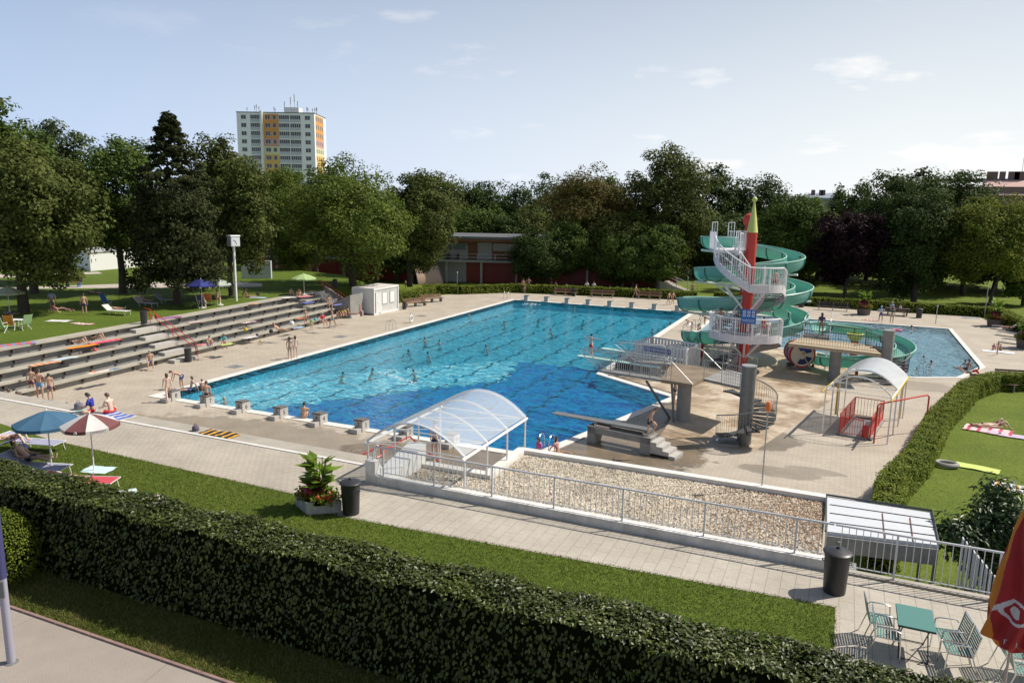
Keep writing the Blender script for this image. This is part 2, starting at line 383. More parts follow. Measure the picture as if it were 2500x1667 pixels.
# water surface
def water_mat(name,tint,body,bodyfac,bs=1.0):
    m=bpy.data.materials.new(name); m.use_nodes=True; nt=m.node_tree; N=nt.nodes; L=nt.links; N.remove(N['Principled BSDF']); out=N['Material Output']
    t=N.new('ShaderNodeTexCoord'); mp=N.new('ShaderNodeMapping'); mp.inputs['Rotation'].default_value=(0,0,R(25)); mp.inputs['Scale'].default_value=(1.0,1.9,1); L.new(t.outputs['Object'],mp.inputs[0])
    a=noise_nodes(nt,1.5*bs,3,.5,mp.outputs[0],.8); b=noise_nodes(nt,4.5*bs,3,.55,mp.outputs[0],.5)
    ad=N.new('ShaderNodeMath'); ad.operation='MULTIPLY_ADD'; L.new(b.outputs['Fac'],ad.inputs[0]); ad.inputs[1].default_value=.45; L.new(a.outputs['Fac'],ad.inputs[2])
    bp=N.new('ShaderNodeBump'); bp.inputs['Strength'].default_value=1.0; bp.inputs['Distance'].default_value=.16; L.new(ad.outputs[0],bp.inputs['Height'])
    tr=N.new('ShaderNodeBsdfTransparent'); tr.inputs['Color'].default_value=(*tint,1)
    df=N.new('ShaderNodeBsdfDiffuse'); df.inputs['Color'].default_value=(*body,1); L.new(bp.outputs[0],df.inputs['Normal'])
    # ripple light and dark painted in: noise mixes body colour over the bottom
    fr2=ramp(nt,ad.outputs[0],[(.62,(max(0,bodyfac-.22),)*3),(.82,(min(1,bodyfac+.42),)*3)])
    m1=N.new('ShaderNodeMixShader'); L.new(fr2,m1.inputs[0]); L.new(tr.outputs[0],m1.inputs[1]); L.new(df.outputs[0],m1.inputs[2])
    gl=N.new('ShaderNodeBsdfGlossy'); gl.inputs['Roughness'].default_value=.06; L.new(bp.outputs[0],gl.inputs['Normal'])
    fr=N.new('ShaderNodeFresnel'); fr.inputs['IOR'].default_value=1.25; L.new(bp.outputs[0],fr.inputs['Normal'])
    m2=N.new('ShaderNodeMixShader'); L.new(fr.outputs[0],m2.inputs[0]); L.new(m1.outputs[0],m2.inputs[1]); L.new(gl.outputs[0],m2.inputs[2]); L.new(m2.outputs[0],out.inputs[0])
    return m
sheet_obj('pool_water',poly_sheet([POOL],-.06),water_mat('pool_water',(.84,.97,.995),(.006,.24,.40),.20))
sheet_obj('shallow_pool_water',poly_sheet([POOL2],-.06),water_mat('shallow_water',(.80,.90,.95),(.28,.42,.50),.42,1.2))
# terrace
STK=lambda k,Y: -8.05-.86*(k-1)-.08*(Y-6.4)      # front line of seat row k
TP=[(-400,-120),(120,-120),(120,-10.75),(20.3,-10.75),(20.3,-8.9),(STK(5,-8.9)-.3,-8.9),(STK(5,31)-.3,31),(-14.6,39),(-22,45),(-44,50),(-60,70),(-60,160),(-400,160)]
mb=MB().prism(TP,-.5,T-.012); struct('terrace_wall',mb,WHITEW)
sheet_obj('terrace_lawn',poly_sheet([TP],T),GRASSN)
sheet_obj('terrace_paving',poly_sheet([[(-9.6,-9.75),(20.28,-9.75),(20.28,-10.9),(20.3,-11.0),(60,-11.0),(60,-30),(33.85,-30),(33.85,-12.75),(20.9,-13.5),(18.6,-12.75),(7.5,-12.5),(3,-11.9),(-9.6,-11.8)]],T+.006),PAVE)
sheet_obj('terrace_path',poly_sheet([[(20.6,-11.02),(59,-11.02),(59,-29),(33.95,-29),(33.95,-12.7),(20.95,-13.45)]],T+.010),PATH)
struct('white_line',MB().bx(-9.6,20.25,-9.74,-9.6,T-.1,T+.03),COPING)
struct('terrace_ledge',MB().bx(-9.4,20.25,-9.6,-8.85,T-.12,T+.015),CONC)
NP=mat('near_concrete_path',(.33,.29,.25),rough=.85,col2=(.28,.245,.21),vscale=.9,bump=.25,bscale=40,detail=8)
sheet_obj('path',poly_sheet([[(-40,-20.56),(30,-20.56),(30,-30),(-40,-30)]],T+.006),NP)

struct('grass_bank',MB().add([(STK(5,31)-.28,31.2,T-.01),(-14.58,39,T-.01),(-21.9,45,T-.01),(-10.95,31.2,-.05),(-11.6,40.5,-.05),(-20,48.5,-.05)],[(0,3,4,1),(1,4,5,2)]),GRASSN)
def worn_mat():
    m,nt,p=newmat('worn_wet_floor'); n=noise_nodes(nt,.42,9,.66,dist=.35); n2=noise_nodes(nt,1.6,7,.7)
    c=ramp(nt,n.outputs['Fac'],[(.30,(.26,.185,.12)),(.44,(.38,.29,.20)),(.54,(.49,.41,.31)),(.68,(.57,.51,.42))])
    c2=ramp(nt,n2.outputs['Fac'],[(.35,(.78,.75,.7)),(.65,(1.1,1.1,1.1))]); nt.links.new(mix(nt,1.0,c,c2,'MULTIPLY'),p.inputs['Base Color'])
    r=nt.nodes.new('ShaderNodeMapRange'); r.inputs['From Min'].default_value=.35; r.inputs['From Max'].default_value=.6; r.inputs['To Min'].default_value=.18; r.inputs['To Max'].default_value=.75
    nt.links.new(n.outputs['Fac'],r.inputs['Value']); nt.links.new(r.outputs[0],p.inputs['Roughness']); return m
sheet_obj('wet_floor',poly_sheet([[(25.9,5.2),(30.3,4.8),(33.3,16.5),(34.8,25.6),(33.2,31.0),(30.8,32.6),(21.3,31.9),(20.2,17.2),(25.5,13.7)]],.005),worn_mat())
# ================= helpers for railings, text =================
def text_mesh(name,s,size,mt,depth=.004):
    c=bpy.data.curves.new(name,'FONT'); c.body=s; c.size=size; c.align_x='CENTER'; c.align_y='CENTER'; c.extrude=depth
    o=bpy.data.objects.new(name,c); COL.objects.link(o); dg=bpy.context.evaluated_depsgraph_get(); dg.update()
    me=bpy.data.meshes.new_from_object(o.evaluated_get(dg)); bpy.data.objects.remove(o); bpy.data.curves.remove(c)
    me.materials.clear(); me.materials.append(mt); me.name=name; return me
def put_text(name,s,size,mt,parent,loc,rot,depth=.004):
    o=bpy.data.objects.new(name,text_mesh(name,s,size,mt,depth)); COL.objects.link(o); o.parent=parent
    L0=WL[parent.name]; o.location=[loc[i]-L0[i] for i in range(3)]; o.rotation_euler=rot; WL[o.name]=tuple(loc); return o
def lerp(a,b,t): return Vector(a)*(1-t)+Vector(b)*t
def resample(pts,step):
    pts=[Vector(p) for p in pts]; out=[pts[0]]
    for a,b in zip(pts[:-1],pts[1:]):
        n=max(1,int(round((b-a).length/step)))
        for i in range(1,n+1): out.append(a.lerp(b,i/n))
    return out
def railing(parent,pts,h,mt,post=2.0,bar=.14,rp=.022,rb=.009,rt=.025,low=.12,names=('top_rail','bottom_rail','post','balusters')):
    """pts: floor line. posts are parts, bars one mesh"""
    pts=[Vector(p) for p in pts]; up=Vector((0,0,h))
    obj(names[0],MB().tube([p+up for p in pts],rt,6),mt,parent,smooth=True)
    if low is not None: obj(names[1],MB().tube([p+Vector((0,0,low)) for p in pts],rb*1.3,5),mt,parent)
    if post:
        for p in resample(pts,post): obj(names[2],MB().seg(p,p+up,rp,6),mt,parent)
    if bar:
        mb=MB()
        for p in resample(pts,bar): mb.seg(p+Vector((0,0,low or .05)),p+up,rb,4,caps=False)
        tag(obj(names[3],mb,mt,parent),kind='stuff' if len(mb.f)>400 else None)
# ================= grandstand =================
gs=thing('grandstand','long stepped concrete grandstand beside the swimming pool','grandstand',(-9,10,0))
SLAB=mat('worn_concrete_seat',(.40,.375,.31),rough=.85,col2=(.31,.29,.235),vscale=1.1,bump=.25,bscale=25,detail=9)
RIS=mat('concrete_riser',(.28,.27,.255),rough=.9,col2=(.21,.205,.19),vscale=1.5)
Y0,Y1=-8.9,29.0
for k in range(1,6):
    f=lambda y,d=0:STK(k,y)-d
    w=.56 if k<5 else .85
    Ye=Y1+.7 if k==5 else Y1
    obj('seat_slab',MB().prism([(f(Y0),Y0),(f(Ye),Ye),(f(Ye,w),Ye),(f(Y0,w),Y0)],.45*k-.10,.45*k+(.018 if k==5 else 0)),SLAB,gs)
    # riser behind/below the slab and sloping foot board
    r=.26
    mb=MB(); mb.prism([(f(Y0,r),Y0+.02),(f(Y1,r),Y1),(f(Y1,r+.75),Y1),(f(Y0,r+.75),Y0+.02)],.45*(k-1)-.3,.45*k-.103)
    obj('riser',mb,RIS,gs)
    y=Y0+.8+.5*(k%2)
    while y<Y1:
        obj('bracket',MB().bx(f(y,.05),f(y,.255),y-.07,y+.07,.45*k-.34,.45*k-.102),mc('dark_bracket',(.07,.055,.05)),gs); y+=1.9
obj('stair_base',MB().prism([(STK(1,31)+.6,31.3),(STK(1,29)+.6,29.0),(STK(5,29)-.8,29.0),(STK(5,31)-.8,31.3)],-.2,[.02,.02,T-.02,T-.02]),RIS,gs)
STW=mc('stair_concrete',(.42,.40,.37),rough=.8,var=.08)
for k in range(5):
    for (ya,yb) in ((6.5,8.5),(29.1,30.5)):
        z=.45*k; x=STK(k+1,ya)+.35
        for q in ((0,.225),):
            mb=MB().box((x-.02,(ya+yb)/2,z+.11),(.62,yb-ya,.224)); obj('stair_block',mb,STW,gs)
for k in range(1,6): # treads of the far stairs
    x=STK(k,29.8); obj('stair_tread',MB().bx(x-.88,x-.0,29.02,30.6,.45*(k-1),.45*k-.004),STW,gs)
obj('end_wall',MB().prism([(STK(1,31)+.9,30.72),(STK(5,31)-.1,30.72),(STK(5,31)-.1,30.95),(STK(1,31)+.9,30.95)],-.2,[.45,T+.45,T+.45,.45]),CONCG,gs)
hrs=[]
for i,(y,lab) in enumerate(((8.6,'red double handrail down the middle stairs of the grandstand'),(30.62,'red double handrail down the end stairs beside the white container'))):
    h=thing('stair_handrail',lab,'handrail',(-9,y,0),group='red handrails of the grandstand'); xa,xb=STK(5,y)-.3,STK(1,y)+.7
    for zz,xx in ((.95,0),(.55,0)):
        obj('rail',MB().tube([(xa-.5,y,T+zz),(xa,y,T+zz),(xb,y,zz+.12),(xb+.02,y,.05 if zz>.8 else zz)],.028,6),REDP,h,smooth=True)
    for t in (0.02,.5,.97):
        x=xa*(1-t)+xb*t; z=T*(1-t); obj('post',MB().seg((x,y,z),(x,y,z+.9),.025),REDP,h)
# ================= container =================
ct=thing('container','white site container cabin with its door ajar at the end of the grandstand','container',(-9.7,34,0))
xa,xb,ya,yb,hh=-11.0,-8.5,31.85,36.2,2.6
mb=MB().bx(xa+.06,xb-.06,ya+.06,yb-.06,.08,hh-.1)
mb2=MB()
for i in range(30):
    y=ya+.25+i*(yb-ya-.5)/29; mb2.bx(xb-.06,xb-.03,y-.03,y+.03,.15,hh-.2)
for i in range(16):
    x=xa+.2+i*(xb-xa-.4)/15; mb2.bx(x-.03,x+.03,ya+.03,ya+.06,.15,hh-.2)
obj('shell',mb,WHITE,ct); tag(obj('corrugation',mb2,WHITE,ct))
mb=MB()
for x in (xa,xb):
    for y in (ya,yb): mb.bx(x-.06,x+.06,y-.06,y+.06,0,hh)
mb.bx(xa,xb,ya-.05,ya+.05,hh-.16,hh-.01).bx(xa,xb,yb-.05,yb+.05,hh-.16,hh-.01).bx(xb-.05,xb+.05,ya,yb,hh-.155,hh-.012).bx(xb-.05,xb+.05,ya,yb,.0,.14)
obj('frame',mb,WHITE,ct)
obj('roof',MB().bx(xa-.04,xb+.04,ya-.04,yb+.04,hh-.005,hh+.03),WHITEW,ct)
obj('doorway',MB().bx(xb-.05,xb-.022,ya+.25,ya+1.1,.15,2.15),mc('dark_opening',(.02,.02,.02)),ct)
d=obj('door',MB().box((xb+.05,ya+.75,1.15),(.05,.78,2.0),R(-14)),WHITE,ct)
obj('handle',MB().box((xb+.12,ya+.47,1.15),(.03,.12,.03),R(-14)),GREYP,d)
for y in (ya+1.9,ya+3.3):
    s=obj('shutter',MB().bx(xb-.03,xb+.005,y-.42,y+.42,.95,2.1),WHITE,ct)
    mb=MB()
    for a,b,c,e in ((-.45,.45,.92,.95),(-.45,.45,2.1,2.13),(-.45,-.42,.95,2.1),(.42,.45,.95,2.1)): mb.bx(xb-.03,xb+.015,y+a,y+b,c,e)
    obj('shutter_frame',mb,GREYP,s)
# ================= starting blocks =================
NUM=mc('black_lettering',(.03,.03,.03),rough=.6)
BTOP=mc('dark_block_top',(.13,.12,.115),rough=.7)
def start_block(x,y,dirn,num,lab,grp,numbers=True):
    b=thing('starting_block',lab,'starting block',(x,y,0),0,grp)
    s=dirn
    mb=MB().prism([(x-.23,y-.30*s),(x+.23,y-.30*s),(x+.23,y+.28*s),(x-.23,y+.28*s)],0,[.56,.56,.50,.50] if s>0 else .54)
    obj('pedestal',mb,STW,b)
    obj('platform_top',MB().prism([(x-.25,y-.32*s),(x+.25,y-.32*s),(x+.25,y+.32*s),(x-.25,y+.32*s)],.54,[.62,.62,.55,.55] if s>0 else .60),BTOP,b)
    obj('step',MB().box((x-.02,y-.50*s,.11),(.42,.38,.22)),STW,b)
    if numbers:
        put_text('number',str(num),.30,NUM,b,(x,y-.305*s,.37),(R(90),0,0))
        put_text('number',str(num),.34,NUM,b,(x+.235,y-.02,.29),(R(90),0,R(90)))
for i in range(8):
    start_block(2.5*i+.0,-.36,1,8-i,'starting block numbered %d on the near edge of the pool'%(8-i),'near starting blocks')
ends={0:'leftmost, behind the two standing bathers',1:'second from the left',2:'third from the left',3:'fourth from the left',4:'fourth from the right',5:'third from the right',6:'second from the right',7:'rightmost, next to the green slide end'}
for i in range(8):
    start_block(2.5*i+.0,50.45,-1,i+1,'far starting block, '+ends[i],'far starting blocks',False)
# ================= pool ladders, flag pole, lifebuoy =================
def ladder(px,py,z,rz,lab,h=.75,w=.5):
    g=G(px,py,z); t=thing('pool_ladder',lab,'ladder',(g.x,g.y,0),rz,'pool ladders')
    for s in (-1,1):
        pts=[(s*w/2,-.45,0),(s*w/2,-.40,h*.8),(s*w/2,-.25,h),(s*w/2,0,h*1.05),(s*w/2,.22,h*.9),(s*w/2,.3,h*.5),(s*w/2,.3,-1.0)]
        obj('handrail',MB().tube(pts,.022,6),STEEL,t,local=True,smooth=True)
    for k in range(3): obj('rung',MB().seg((-w/2,.3,-.15-.3*k),(w/2,.3,-.15-.3*k),.018),STEEL,t,local=True)
ladder(956,806,0,R(-90),'stainless pool ladder in the left edge of the pool',.85)
ladder(1238,728,0,R(0),'small ladder at the far left corner of the pool')
ladder(1335,1099,0,R(0),'stainless pool ladder beside the seated girls at the near edge')
ladder(1700,800,0,R(30),'pool ladder at the shallow pool beside the climbing children')
ladder(1676,810,0,R(90),'pool ladder at the walkway between the two pools')
ladder(2258,915,0,R(200),'pool ladder in the near corner of the shallow pool')
g=G(1003,788)
t=thing('lifebuoy_stand','white lifebuoy hanging from a low post at the left pool edge','lifebuoy',(g.x,g.y,0))
obj('post',MB().seg((g.x,g.y,0),(g.x,g.y,.95),.03),GALV,t)
mb=MB().tube([(g.x+.05,g.y+.28*cos(a*PI/8),.42+.28*sin(a*PI/8)) for a in range(16)],.06,6,closed=True)
obj('ring',mb,mc('buoy_white',(.75,.73,.7)),t,smooth=True)
# ================= diving pole/orange lamp =================
g=G(1860,1186,T+.1); t=thing('warning_lamp_pole','thin pole with an orange lamp on the white parapet','pole',(g.x,g.y,T))
obj('pole',MB().seg((g.x,g.y,T+.1),(g.x,g.y,T+2.55),.022),GALV,t)
mb=MB().lathe((g.x,g.y,T+2.55),[(.07,0),(.075,.05),(.075,.24),(.05,.3)],12); obj('lamp',mb,mc('orange_plastic',(.75,.16,.02),rough=.3),t,smooth=True)
# ================= gravel roof with parapets =================
gx0,gx1,gy0,gy1=20.9,33.45,-10.75,-5.95
GRAV=mat('gravel_bed',(.28,.24,.185),rough=.9,col2=(.15,.12,.09),vscale=9,bump=.8,bscale=35,detail=6)
RP=[(20.95,-10.6),(33.45,-10.6),(33.45,-6.1),(23.5,-6.1),(23.5,-8.65),(20.95,-8.65)]
rr=thing('flat_roof','flat gravel roof with white parapets beside the near railing','flat roof',(27,-8.5,0))
obj('slab',MB().prism(RP,-.3,T-.1),WHITEW,rr)
grv=sheet_obj('gravel',poly_sheet([RP],T-.05),GRAV,None)
# pebbles: scattered real stones
def in_poly(x,y,P):
    c=np.zeros(len(x),bool); n=len(P)
    for i in range(n):
        x1,y1=P[i]; x2,y2=P[(i+1)%n]
        m=((y1>y)!=(y2>y)); xi=(x2-x1)*(y-y1)/((y2-y1)+1e-12)+x1; c^=(m&(x<xi))
    return c
def bulk(name,V,F,mt,parent=None,label=None):     # numpy arrays -> mesh
    me=bpy.data.meshes.new(name); nv=len(V); nf,k=F.shape
    me.vertices.add(nv); me.vertices.foreach_set('co',V.astype(np.float32).ravel())
    me.loops.add(nf*k); me.loops.foreach_set('vertex_index',F.astype(np.int32).ravel())
    me.polygons.add(nf); me.polygons.foreach_set('loop_start',np.arange(0,nf*k,k,dtype=np.int32)); 
    me.materials.append(mt); me.update(calc_edges=True)
    o=bpy.data.objects.new(name,me); COL.objects.link(o); WL[o.name]=(0,0,0)
    if parent is not None:
        o.parent=parent; L0=WL[parent.name]; o.location=(-L0[0],-L0[1],-L0[2]); WL[o.name]=(0,0,0)
    return o
PEB=mat('pebbles',(.52,.46,.37),rough=.85,col2=(.36,.31,.24),vscale=.5,island=.55)
PEBB=mat('rusty_pebbles',(.24,.145,.085),rough=.9,island=.5)
def pebbles(n,dens=None):
    x=RNG.uniform(20.95,33.45,n); y=RNG.uniform(-10.6,-6.1,n); m=in_poly(x,y,RP)
    if dens is not None: m&=dens(x,y)
    x,y=x[m],y[m]; n=len(x); s=RNG.uniform(.02,.045,n); a=RNG.uniform(0,PI,n); e=RNG.uniform(.55,1.0,n)
    base=np.array([(1,0,0),(0,1,0),(-1,0,0),(0,-1,0),(0,0,.6),(0,0,-.6)],float)
    F=np.array([(0,1,4),(1,2,4),(2,3,4),(3,0,4)])
    V=base[None]*s[:,None,None]; V[:,:,1]*=e[:,None]
    ca,sa=np.cos(a)[:,None],np.sin(a)[:,None]; X=V[:,:,0]*ca-V[:,:,1]*sa; Y=V[:,:,0]*sa+V[:,:,1]*ca
    tilt=RNG.normal(0,.35,n)[:,None]; Z=V[:,:,2]+X*tilt
    P=np.stack([X+x[:,None],Y+y[:,None],Z+T-.04+RNG.uniform(0,.015,n)[:,None]],-1).reshape(-1,3)
    FF=(F[None]+6*np.arange(n)[:,None,None]).reshape(-1,3); return P,FF
V,F=pebbles(52000,lambda x,y: RNG.random(len(x))>np.clip((x-29)/6,0,.7)*np.clip((y+11.2)/3,0,1)); tag(bulk('pebbles',V,F,PEB,rr),kind='stuff')
V,F=pebbles(26000,lambda x,y: RNG.random(len(x))<np.clip((x-28)/5.5,0,1)*np.clip((y+11.4)/3,.1,1)); tag(bulk('mossy_pebbles',V,F,PEBB,rr),kind='stuff')
grv.parent=rr; L0=WL[rr.name]; grv.location=(-L0[0],-L0[1],-L0[2])
pw=thing('parapet_wall','low white parapet wall streaked with dirt under the near railing','wall',(27,-10.8,T-.2))
DIRTW=mat('stained_white_wall',(.80,.78,.75),rough=.8,col2=(.52,.50,.47),vscale=2.4,bump=.2,bscale=20,detail=9)
obj('wall',MB().bx(20.1,33.7,-11.0,-10.72,T-.25,T+.27),DIRTW,pw)
obj('end_block',MB().bx(20.1,20.45,-11.02,-10.70,T-.25,T+.75),DIRTW,pw)
obj('kerb',MB().bx(33.7,60,-10.98,-10.75,T-.2,T+.06),CONC,pw)
pf=thing('roof_edge','white edge beam along the far side of the gravel roof','roof edge',(28,-6,T))
obj('edge_beam',MB().prism([(23.15,-6.12),(33.5,-6.12),(33.5,-5.82),(23.15,-5.82)],-.1,T+.12),COPING,pf)
obj('edge_beam',MB().bx(23.15,23.5,-8.95,-6.125,-.1,T+.115),COPING,pf)
obj('edge_beam',MB().bx(20.95,23.145,-8.95,-8.62,-.1,T+.11),COPING,pf)
# white sloping stair wall under canopy
sw=thing('stair_wall','white sloping cheek wall of the stairs beneath the near glass canopy','wall',(20.7,-9.6,T))
obj('cheek',MB().prism([(20.28,-10.7),(20.93,-10.7),(20.93,-8.65),(20.28,-8.65)],0,[T+.27,T+.27,T+.72,T+.72]),WHITE,sw)
# near railing
nr=thing('railing','long white railing with upright bars on the near parapet','railing',(28,-10.86,T),group='white railings')
pts=[(20.65,-10.86,T+.27),(33.7,-10.86,T+.27)]
WR=mc('white_railing_paint',(.60,.61,.63),rough=.35)
def near_rail(t,pts,h,posts):
    up=Vector((0,0,h)); a,b=Vector(pts[0]),Vector(pts[-1])
    obj('top_rail',MB().tube([a+up,b+up],.03,8),WR,t,smooth=True); obj('bottom_rail',MB().tube([a+Vector((0,0,.12)),b+Vector((0,0,.12))],.016,6),WR,t)
    for x in posts: obj('post',MB().box((x,a.y,a.z+h/2),(.045,.045,h)),WR,t)
    n=int((b.x-a.x)/.155)
    for i in range(1,n):
        x=a.x+(b.x-a.x)*i/n
        if min(abs(x-p) for p in posts)<.05: continue
        obj('bar',MB().seg((x,a.y,a.z+.12),(x,a.y,a.z+h),.010,5,caps=False),WR,t)
near_rail(nr,pts,.92,[20.67,22.5,24.45,26.4,28.4,30.6,32.85])
obj('gate_loop',MB().tube([(20.6,-10.86,T+1.2),(20.35,-10.86,T+1.18),(20.3,-10.86,T+1.0),(20.3,-10.86,T+.4),(20.38,-10.86,T+.3),(20.6,-10.86,T+.28)],.028,8),WR,nr,smooth=True)
nr2=thing('railing','white railing continuing over the garden beside the table and chairs','railing',(36,-10.86,T),group='white railings')
near_rail(nr2,[(33.73,-10.86,T+.06),(40.5,-10.86,T+.06)],1.13,[35.1,37.2,39.3])
# ================= arched canopies =================
def glass_mat(name,col,a,rough=.15):
    m=bpy.data.materials.new(name); m.use_nodes=True; nt=m.node_tree; N=nt.nodes; L=nt.links; p=N['Principled BSDF']; out=N['Material Output']
    p.inputs['Base Color'].default_value=(*col,1); p.inputs['Roughness'].default_value=rough
    t=N.new('ShaderNodeBsdfTransparent'); t.inputs['Color'].default_value=(.93,.95,.97,1); x=N.new('ShaderNodeMixShader'); x.inputs[0].default_value=a
    L.new(t.outputs[0],x.inputs[1]); L.new(p.outputs[0],x.inputs[2]); L.new(x.outputs[0],out.inputs[0]); return m
def canopy(t,o,ax,ay,W,Lg,rise,narch,sheet0,gm,fm,z0,posts,postbase,tie=True):
    """o = left near eave corner, ax = unit across, ay = unit along (2D)"""
    def P(u,v,z): return Vector((o[0]+ax[0]*u+ay[0]*v,o[1]+ax[1]*u+ay[1]*v,z))
    def arch(u): return z0+rise*(1-((2*u/W)-1)**2)
    n=14; us=[W*i/n for i in range(n+1)]
    for k in range(narch):
        v=Lg*k/(narch-1); obj('arch_rib',MB().tube([P(u,v,arch(u)+.03) for u in us],.035,6),fm,t,smooth=True)
    mb=MB(); va,vb=sheet0,Lg+.12; b=[P(u,va,arch(u)+.07) for u in us]+[P(u,vb,arch(u)+.07) for u in us]; m=n+1
    mb.add(b,[(i,i+1,m+i+1,m+i) for i in range(n)]); obj('roof_sheet',mb,gm,t,smooth=True)
    for u in (0,W): obj('eave_gutter',MB().tube([P(u,-.15,z0-.03),P(u,Lg+.15,z0-.03)],.05,6),fm,t)
    for u in (0,W):
        for k in range(posts):
            v=Lg*k/(posts-1); zb=postbase(u,v); obj('post',MB().seg(P(u,v,zb),P(u,v,z0),.035,6),fm,t)
    if tie:
        for k in range(narch):
            v=Lg*k/(narch-1); obj('tie_beam',MB().seg(P(0,v,z0),P(W,v,z0),.022),fm,t)
        for k in range(narch-1):
            v=Lg*k/(narch-1); v2=Lg*(k+1)/(narch-1); obj('brace',MB().seg(P(0,v,z0),P(W,v2,z0),.016),fm,t)
    return P,arch
c1=thing('stair_canopy','arched clear glazed canopy with white ribs over the near stairs','canopy',(21.8,-8.3,T))
canopy(c1,(19.85,-10.5),(1,0),(0,1),3.5,4.75,.80,4,-.1,glass_mat('clear_roof_sheet',(.70,.74,.78),.40,.12),WHITE,3.42,4,lambda u,v: (T+.1 if v<2.0 else (T+.1 if u>1 else 0.0)))
obj('downpipe',MB().tube([(20.3,-10.6,3.4),(20.2,-10.65,3.2),(20.2,-10.65,2.9),(20.45,-10.68,2.7),(20.45,-10.68,2.3)],.045,8),WHITE,c1,smooth=True)
# red stair rails under the canopy
t=thing('stair_handrail','red bent handrail of the stairs under the near canopy','handrail',(19.5,-7,0))
for dx in (0,.0):
    obj('rail',MB().tube([G(878,1120,1.2),G(880,1112,1.2),G(935,1085,1.5),G(955,1088,1.5),G(1000,1065,1.2),G(1073,1128,.9)],.035,6),REDP,t,smooth=True); break
obj('rail',MB().tube([G(878,1122,1.15),G(905,1124,1.1),G(930,1112,1.2),G(948,1092,1.2),G(968,1092,1.0)],.03,6),REDP,t,smooth=True)
for p in ((930,1085,1.5),(1030,1096,1.0)):
    g=G(*p); obj('post',MB().seg((g.x,g.y,0),g,.025),REDP,t)
# canopy over second stairwell
ay=Vector((1.1,6.2)).normalized(); ax=Vector((ay.y,-ay.x))
c2=thing('stair_canopy','arched white-sheeted canopy over the red railed stairwell','canopy',(35,12,0))
fr2=mat('milky_roof_sheet',(.70,.71,.72),rough=.25)
def o2(u,v): return (33.1+ax.x*u+ay.x*v,9.5+ax.y*u+ay.y*v)
gm2=glass_mat('milky_sheet',(.66,.68,.70),.72,.2)
Pc,arc=canopy(c2,(33.1,9.5),ax,ay,2.95,5.6,.78,4,1.9,gm2,WHITE,2.28,4,lambda u,v:0.0)
for u,v,n_ in ((0,3.9,0),(2.95,5.2,1)):
    p=Pc(u,v,2.2); obj('drainpipe',MB().tube([p+Vector((0,0,.02)),p+Vector((0,0,-.15)),p+Vector((-.12,-.1,-.35)),p+Vector((-.12,-.1,-2.1))],.05,8),mc('yellow_paint',(.62,.42,.03),rough=.4),c2,smooth=True)
for u in (-.06,3.01): obj('gutter_trim',MB().tube([Pc(u,-.6,2.26),Pc(u,5.8,2.26)],.035,6),mc('yellow_paint',(.62,.42,.03)),c2)
# stairwell with red mesh panels
sw2=thing('stairwell_guard','red mesh guard panels with a gate around the open stairwell','guard rail',(35,12,0))
mesh_m=glass_mat('red_mesh',(.55,.045,.03),.8,.6)
def guard(a,b,h,bars=False):
    a=Vector(a); b=Vector(b)
    obj('frame_rail',MB().tube([(a.x,a.y,.12),(a.x,a.y,h),(b.x,b.y,h),(b.x,b.y,.12)],.03,6),REDP,sw2)
    obj('frame_rail',MB().seg((a.x,a.y,.16),(b.x,b.y,.16),.02),REDP,sw2)
    if bars:
        for i in range(1,9): p=a.lerp(b,i/9); obj('gate_bar',MB().seg((p.x,p.y,.16),(p.x,p.y,h),.012,4),REDP,sw2)
    else:
        obj('mesh_panel',MB().quad((a.x,a.y,.18),(b.x,b.y,.18),(b.x,b.y,h-.03),(a.x,a.y,h-.03)),mesh_m,sw2)
    if (b-a).length>2.5:
        for i in (1,2): p=a.lerp(b,i/3); obj('frame_post',MB().seg((p.x,p.y,.1),(p.x,p.y,h),.025),REDP,sw2)
A=Vector(o2(.75,.2)); B=Vector(o2(2.15,.2)); Cc=Vector(o2(2.15,4.2)); D=Vector(o2(.75,4.2))
guard(A,D,1.12); guard(B,Cc,1.12); guard(D,Cc,1.12,True); guard(A,A.lerp(B,.75),.95,True)
mb=MB()
for p,q in ((A,B),(B,Cc),(D,Cc),(A,D)):
    d=(Vector(q)-Vector(p)).normalized(); nrm=Vector((d.y,-d.x))*.1
    mb.prism([(p[0]-nrm.x-d.x*.1,p[1]-nrm.y-d.y*.1),(q[0]-nrm.x+d.x*.1,q[1]-nrm.y+d.y*.1),(q[0]+nrm.x+d.x*.1,q[1]+nrm.y+d.y*.1),(p[0]+nrm.x-d.x*.1,p[1]+nrm.y-d.y*.1)],0,.1+.004*(len(mb.f)//6))
obj('kerb',mb,CONCG,sw2)
obj('stair_flight',MB().prism([tuple(A.lerp(B,.1)),tuple(A.lerp(B,.9)),tuple(D.lerp(Cc,.9)),tuple(D.lerp(Cc,.1))],.005,[.05,.05,.02,.02]),mc('pale_steps',(.5,.48,.45)),sw2)
obj('litter_bin',MB().lathe((A.lerp(B,.85).x,A.lerp(B,.85).y,.1),[(.13,0),(.15,.5),(.16,.55),(.1,.62)],10),REDP,sw2,smooth=True)
t=thing('barrier','tall red tube barrier between the stairwell and the hedge','barrier',(36.3,10,0))
a=G(2133,1082); b=G(2258,1055); za=1.95
obj('tube',MB().tube([(a.x,a.y,0),(a.x,a.y,za-.1),(a.x+.1,a.y+.1,za),(b.x-.1,b.y-.1,za),(b.x,b.y,za-.1),(b.x,b.y,0)],.04,8),REDP,t,smooth=True)
